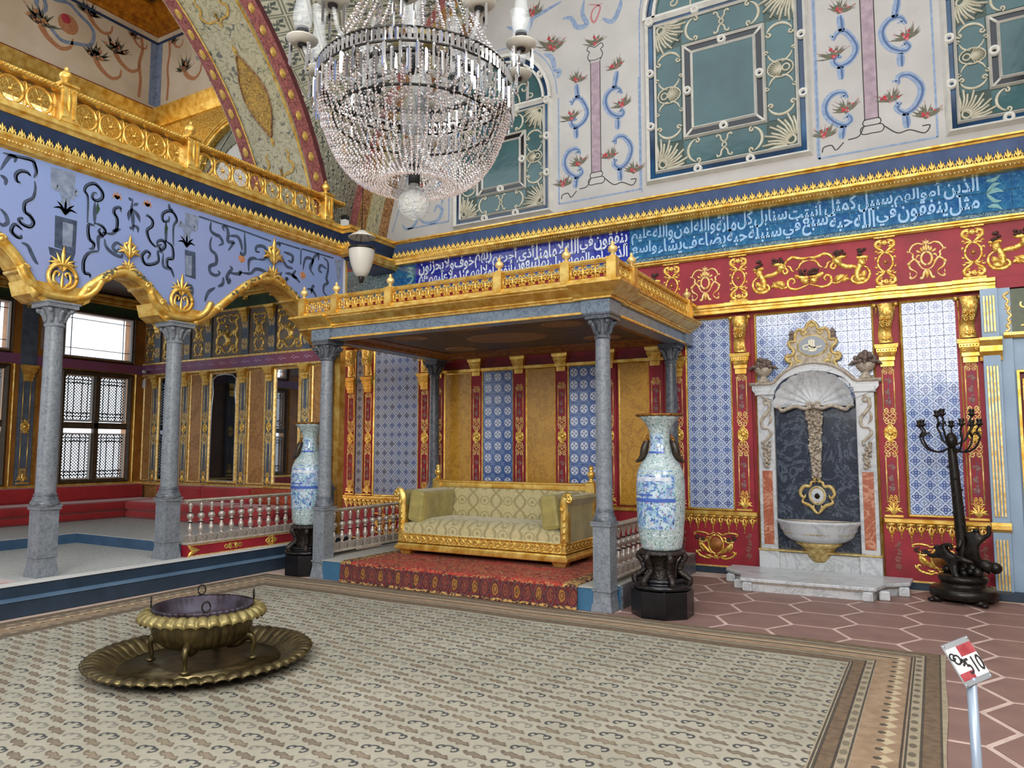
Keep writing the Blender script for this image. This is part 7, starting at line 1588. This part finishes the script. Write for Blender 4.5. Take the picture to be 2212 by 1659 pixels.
fe = [(0, 1), (1, 2), (2, 3), (3, 4), (2, 5), (5, 6), (6, 7), (2, 8), (8, 9), (9, 10), (0, 11), (11, 12), (12, 13), (0, 14), (14, 15), (15, 16)]
frr = [.055, .05, .05, .025, .045, .03, .024, .018, .03, .024, .018, .042, .034, .022, .042, .034, .022]
skin('putto_figure', fv, fe, frr, BRONZE, cd, CM @ T(.09, -.06, .50) @ RZ(-20) @ RY(12))
skin('putto_figure', [(x, y, z * .9) for x, y, z in fv], fe, frr, BRONZE, cd, CM @ T(-.07, -.1, .42) @ RZ(160) @ RY(55) @ RX(10))
skin('putto_figure', fv, fe, frr, BRONZE, cd, CM @ T(.0, .1, .48) @ RZ(90) @ RY(-20))
put('horn_of_fruit', MB().tube([(.12, -.05, .42), (.2, -.08, .4), (.26, -.1, .37)], [.05, .06, .07], 8).ball((.29, -.11, .38), .06), BRONZE, cd, CM)
trunk = [(.02, 0, .3), (.01, 0, .6), (-.005, 0, .9), (-.02, 0, 1.2), (-.035, 0, 1.5), (-.04, 0, 1.6)]
tk = MB().tube([tuple(p) for p in cr(trunk, 4)], [.062 - .0011 * k for k in range(21)], 10)
for k in range(16): z = .5 + k * .06; a = k * 2.3; x = .02 - (z - .3) * .045; tk.ball((x + .05 * cos(a), .05 * sin(a), z), .016, 6, 4)
put('tree_stem', tk, BRONZE, cd, CM)
put('crown_knot', MB().ball((-.04, 0, 1.68), .06, 10, 6, 0, 1.5), BRONZE, cd, CM)
for k in range(9):
    a = radians(40 * k + 8); R = .30 if k % 3 else .2; zt = 1.86 if k % 3 else 1.97
    q = [(-.04, 0, 1.62), (-.04 + .12 * cos(a), .12 * sin(a), 1.56 if k % 3 else 1.68), (-.04 + R * .8 * cos(a), R * .8 * sin(a), 1.6 if k % 3 else 1.76), (-.04 + R * cos(a), R * sin(a), zt - .14), (-.04 + R * .9 * cos(a), R * .9 * sin(a), zt - .08), (-.04 + R * cos(a), R * sin(a), zt - .03)]
    br = put('branch', MB().tube([tuple(p) for p in cr(q, 4)], .0105, 6), BRONZE, cd, CM)
    cup = MB().lathe([(0, -.04), (.012, -.035), (.035, -.015), (.04, -.005), (.02, 0), (.026, .02), (.03, .04), (.022, .045), (0, .045)], 10, (q[-1][0], q[-1][1], zt))
    put('branch_leaf', MB().tube([(q[3][0], q[3][1], q[3][2]), (q[3][0] * .8, q[3][1] * .8, q[3][2] + .05), (q[3][0] * .7, q[3][1] * .7, q[3][2])], [.012, .008, .004], 5), BRONZE, br, CM)
    put('candle_cup', cup, BRONZE, br, CM)
# ================================================================== number sign on a post
SP = T(.084, 3.195, 0)
sg = thing('sign_post', 'slanted audio guide sign reading 510 on a grey post', 'sign', SP)
put('post', MB().tube([(.0, .0, .01), (-.008, .012, .775)], .017, 14), POST, sg, SP)
put('foot_plate', MB().lathe([(0, 0), (.07, 0), (.07, .008), (.03, .015), (0, .015)], 24), POST, sg, SP)
P0, P1, P3 = Vector((-.009, 3.194, .879)), Vector((.076, 3.28, .908)), Vector((.06, 3.159, .745))
uu = (P1 - P0); W_ = uu.length; uu.normalize(); vv = (P0 - P3); vv = (vv - uu * vv.dot(uu)); H_ = vv.length; vv.normalize(); ww = uu.cross(vv)
if ww.dot(Vector((0, -1, .5))) < 0: ww = -ww
PM = frame(tuple(P3), tuple(uu), tuple(vv), tuple(ww))
def sgp(n, b, m, par=None, w=0): return put(n, b, m, par or sg, PM @ T(0, 0, w))
pb = sgp('sign_board', MB().box(0, W_, 0, H_, -.006, 0, 0, .002), STEEL)
sgp('card', MB().box(.004, W_ - .004, .02, H_ - .02, 0, .0012), WHITE, pb)
sgp('red_print', MB().box(W_ * .42, W_ - .004, H_ * .62, H_ - .02, .0012, .0018), PRINTR, pb); sgp('red_print', MB().box(.004, W_ * .5, .02, H_ * .30, .0012, .0018), PRINTR, pb)
me = text_mesh('510', .062, .0004, INK, 'lettering', .0008); bb_ = bbox(me); sx = W_ * .58 / (bb_[1] - bb_[0])
sgp('lettering', me, None, pb).matrix_basis = WM[pb.name].inverted() @ PM @ T(W_ * .39 - bb_[0] * sx, H_ * .22, .0024) @ Matrix.Diagonal((sx, 1.25, 1, 1))
sgp('headphones_symbol', MB().strokes([(arc(W_ * .22, H_ * .60, .013, 0, 360, 12, .016), .0035, 'c', .0006), (arc(W_ * .12, H_ * .68, .010, 20, 340, 12, .012), .003, 'c', .0006), (cr([(W_ * .3, H_ * .5), (W_ * .36, H_ * .58), (W_ * .38, H_ * .47), (W_ * .3, H_ * .44)], 3), .004, 'c', .0006)], 0, 0, True), INK, pb, .0014)
for x in (.006, W_ - .006):
    for y in (.008, H_ - .008): sgp('screw', MB().lathe([(0, .004), (.004, .003), (.005, 0)], 8, (x, y, 0)), STEEL, pb)
# ================================================================== hanging glass lamp
LM = T(-4.66, 5.23, 3.36)
hl = thing('hanging_lamp', 'bell shaped glass lamp hanging in front of the corner cornice', 'lamp', LM)
put('glass_bell', MB().lathe([(.02, -.14), (.05, -.135), (.075, -.09), (.1, -.02), (.118, .06), (.122, .12), (.124, .13), (.119, .125), (.114, .06), (.095, -.02), (.07, -.085), (.02, -.13)], 28), FROST, hl, LM)
put('rim_band', MB().lathe([(.122, .12), (.128, .125), (.128, .14), (.122, .145), (.118, .135)], 28), BRONZE, hl, LM)
put('bottom_knob', MB().lathe([(0, -.2), (.02, -.19), (.025, -.17), (.03, -.15), (.03, -.13), (0, -.13)], 12), BRONZE, hl, LM)
put('smoke_lid', MB().lathe([(0, .31), (.04, .305), (.06, .285), (.1, .265), (.13, .245), (.128, .24), (.09, .255), (.04, .275), (0, .28)], 24), FROST, hl, LM)
for k in range(3): a = radians(120 * k + 20); put('chain', MB().tube([(.125 * cos(a), .125 * sin(a), .14), (.03 * cos(a), .03 * sin(a), .30), (0, 0, .34)], .003, 5), BRONZE, hl, LM)
put('suspension_cord', MB().tube([(0, 0, .33), (0, 0, 6.6)], .0035, 5), BRONZE, hl, LM)
# corner flood light on the cornice
fl = thing('spot_light', 'small white spotlight standing on the corner of the cornice', 'spotlight', T(-7.86, 8.42, 5.03))
put('lamp_body', MB().box(-.045, .045, -.045, .045, .0, .13, 0, .01), WHITE, fl, T(-7.86, 8.42, 5.03)); put('lamp_head', MB().box(-.045, .045, -.045, .045, .13, .2, 0, .01), INK, fl, T(-7.86, 8.42, 5.03))
# ================================================================== crystal chandelier
XM = T(-2.263, 2.927, 3.47)
ch = thing('chandelier', 'large crystal chandelier with glass shades and a globe below', 'chandelier', XM)
RR = .495
put('ring_band', MB().lathe([(RR, .03), (RR + .008, .03), (RR + .008, .038), (RR, .038), (RR, .03)], 64).lathe([(RR, -.03), (RR + .008, -.03), (RR + .008, -.038), (RR, -.038), (RR, -.03)], 64).lathe([(RR - .02, -.004), (RR, -.004), (RR, .004), (RR - .02, .004)], 64), BRONZE, ch, XM)
M_P1 = MB().add([(-.010, 0, -.03), (0, .006, -.03), (.010, 0, -.03), (0, -.006, -.03), (-.010, 0, .03), (0, .006, .03), (.010, 0, .03), (0, -.006, .03)], [(0, 1, 5, 4), (1, 2, 6, 5), (2, 3, 7, 6), (3, 0, 4, 7), (4, 5, 6, 7), (3, 2, 1, 0)]).mesh('band_crystal', CRYST)
M_P2 = MB().add([(-.009, 0, 0), (0, .007, 0), (.009, 0, 0), (0, -.007, 0), (-.009, 0, -.10), (0, .007, -.10), (.009, 0, -.10), (0, -.007, -.10), (0, 0, .012), (0, 0, -.115)], [(0, 4, 5, 1), (1, 5, 6, 2), (2, 6, 7, 3), (3, 7, 4, 0), (0, 1, 8), (1, 2, 8), (2, 3, 8), (3, 0, 8), (5, 4, 9), (6, 5, 9), (7, 6, 9), (4, 7, 9)]).mesh('prism_drop', CRYST)
for k in range(110): a = 2 * pi * k / 110; put('band_crystal', M_P1, None, ch, XM @ RZ(360 * k / 110) @ T(RR + .004, 0, 0) @ RZ(90))
for k in range(84): put('prism_drop', M_P2, None, ch, XM @ RZ(360 * k / 84) @ T(RR + .014, 0, -.045 - .03 * (k % 2)) @ RZ(90 + random.uniform(-40, 40)))
for k in range(40): put('prism_drop', M_P2, None, ch, XM @ RZ(9 * k + 3) @ T(.33, 0, .0) @ RZ(90 + random.uniform(-20, 20)))
OC = [(1, 0, 0), (0, 1, 0), (-1, 0, 0), (0, -1, 0), (0, 0, 1.2), (0, 0, -1.2)]; OF = [(0, 1, 4), (1, 2, 4), (2, 3, 4), (3, 0, 4), (1, 0, 5), (2, 1, 5), (3, 2, 5), (0, 3, 5)]
def strand(b, prof, n, ang, r=.0085):
    L = [0]; P = [Vector(p) for p in prof]
    for p, q in zip(P[:-1], P[1:]): L.append(L[-1] + (q - p).length)
    for k in range(n):
        s = L[-1] * (k + .5) / n; i = max(j for j in range(len(L)) if L[j] <= s + 1e-9); i = min(i, len(P) - 2); t = (s - L[i]) / max(L[i + 1] - L[i], 1e-6); q = P[i].lerp(P[i + 1], t)
        rr = r * (1 + .25 * ((k * 7 + int(ang)) % 3 - 1)); c = (q.x * cos(radians(ang)), q.x * sin(radians(ang)), q.y)
        b.add([(c[0] + x * rr, c[1] + y * rr, c[2] + z * rr) for x, y, z in OC], OF)
def curtain(name, prof, ns, nb_, r=.0085, off=0):
    b = MB(); P = [tuple(p) for p in cr(prof, 5)]
    for k in range(ns): strand(b, P, nb_, 360 * k / ns + off, r)
    o = put(name, b, BEADG, ch, XM); o['kind'] = 'stuff'; return o
curtain('bead_bowl', [(.49, -.06), (.48, -.18), (.45, -.28), (.40, -.39), (.32, -.48), (.21, -.53), (.14, -.51)], 72, 46, .0078)
curtain('bead_gather', [(.19, -.53), (.13, -.46), (.07, -.36), (.05, -.29)], 44, 18, .007)
curtain('bead_swags', [(.47, .0), (.4, -.1), (.28, -.14), (.16, -.12), (.1, -.08)], 28, 24, .0075, 3)
curtain('bead_tent', [(.47, .06), (.36, .25), (.24, .55), (.16, .9), (.12, 1.2)], 30, 56, .009)
curtain('bead_strings', [(.22, .05), (.2, .4), (.17, .8), (.13, 1.2)], 16, 40, .012)
put('centre_stem', MB().lathe([(.03, -.26), (.07, -.24), (.08, -.17), (.075, -.1), (.05, -.09), (.04, -.06), (.09, -.04), (.05, .0), (.025, .03), (.05, .08), (.06, .14), (.03, .2), (.02, .24), (.05, .3), (.03, .4), (.06, .5), (.045, .6), (.02, .65), (.05, .8), (.03, 1.2), (0, 1.25)], 16), SHADEG, ch, XM)
put('brass_cup', MB().lathe([(.0, .16), (.05, .17), (.11, .22), (.13, .25), (.12, .255), (.05, .2)], 20), BRASS, ch, XM)
put('inner_hoop', MB().lathe([(.32, .01), (.335, .01), (.335, .03), (.32, .03), (.32, .01)], 40).lathe([(.41, -.20), (.418, -.20), (.418, -.19), (.41, -.19), (.41, -.20)], 40), BRONZE, ch, XM)
put('hanging_chain', MB().tube([(0, 0, 1.2), (0, 0, 5.4)], .02, 8), BRONZE, ch, XM)
put('crown', MB().lathe([(.1, 1.18), (.16, 1.2), (.17, 1.24), (.12, 1.25), (.05, 1.3)], 24), BRASS, ch, XM)
M_SH = MB().lathe([(.028, 0), (.04, .02), (.05, .06), (.045, .1), (.034, .15), (.03, .2), (.036, .27), (.046, .31)], 18).mesh('glass_shade', SHADEG)
M_PAN = MB().lathe([(.02, -.02), (.045, -.025), (.075, .0), (.078, .006), (.045, -.012), (.02, -.01)], 20).mesh('drip_pan', FROST)
M_SK = MB().lathe([(0, -.05), (.022, -.05), (.026, -.02), (.03, .0), (.03, .045), (0, .045)], 12).mesh('socket', INK)
for k in range(10):
    a = 36 * k + 14; R = .57; zt = .14 + .03 * (k % 2)
    ar = put('arm', MB().tube([tuple(p) for p in cr([(.1, 0, .05), (.25, 0, -.02), (.42, 0, .0), (.53, 0, .05), (R, 0, zt)], 5)], .011, 7), SHADEG, ch, XM @ RZ(a))
    for nm, me, dz in (('drip_pan', M_PAN, 0), ('socket', M_SK, .02), ('glass_shade', M_SH, .05)): put(nm, me, None, ar, XM @ RZ(a) @ T(R, 0, zt + dz))
    for j in range(3): put('pendant', M_P2, None, ar, XM @ RZ(a) @ T(R + .055 * cos(2.1 * j), .055 * sin(2.1 * j), zt - .03))
for k in range(4):
    a = 90 * k + 30
    ar = put('inner_lamp', M_SK, None, ch, XM @ RZ(a) @ T(.2, 0, .02)); put('glass_shade', M_SH, None, ar, XM @ RZ(a) @ T(.2, 0, .05))
GM = XM @ T(0, 0, -.625)
gl = put('globe', MB().lathe([(.02 if i == 0 else .083 * sin(pi * i / 20), -.083 * cos(pi * i / 20)) for i in range(20)] + [(.025, .083), (.025, .11)], 32, rmod=lambda a, k: 1 + .02 * cos(a * 14 + k)), mat('crackled_globe_glass', H('D2D6D4'), .1, 0, nb(40, 2), 1.0, .02, Alpha=.38), ch, GM)
put('globe_neck', MB().lathe([(0, .11), (.03, .105), (.03, .16), (.02, .17), (.02, .2), (.03, .205), (.012, .22), (0, .22)], 14), INK, gl, GM)
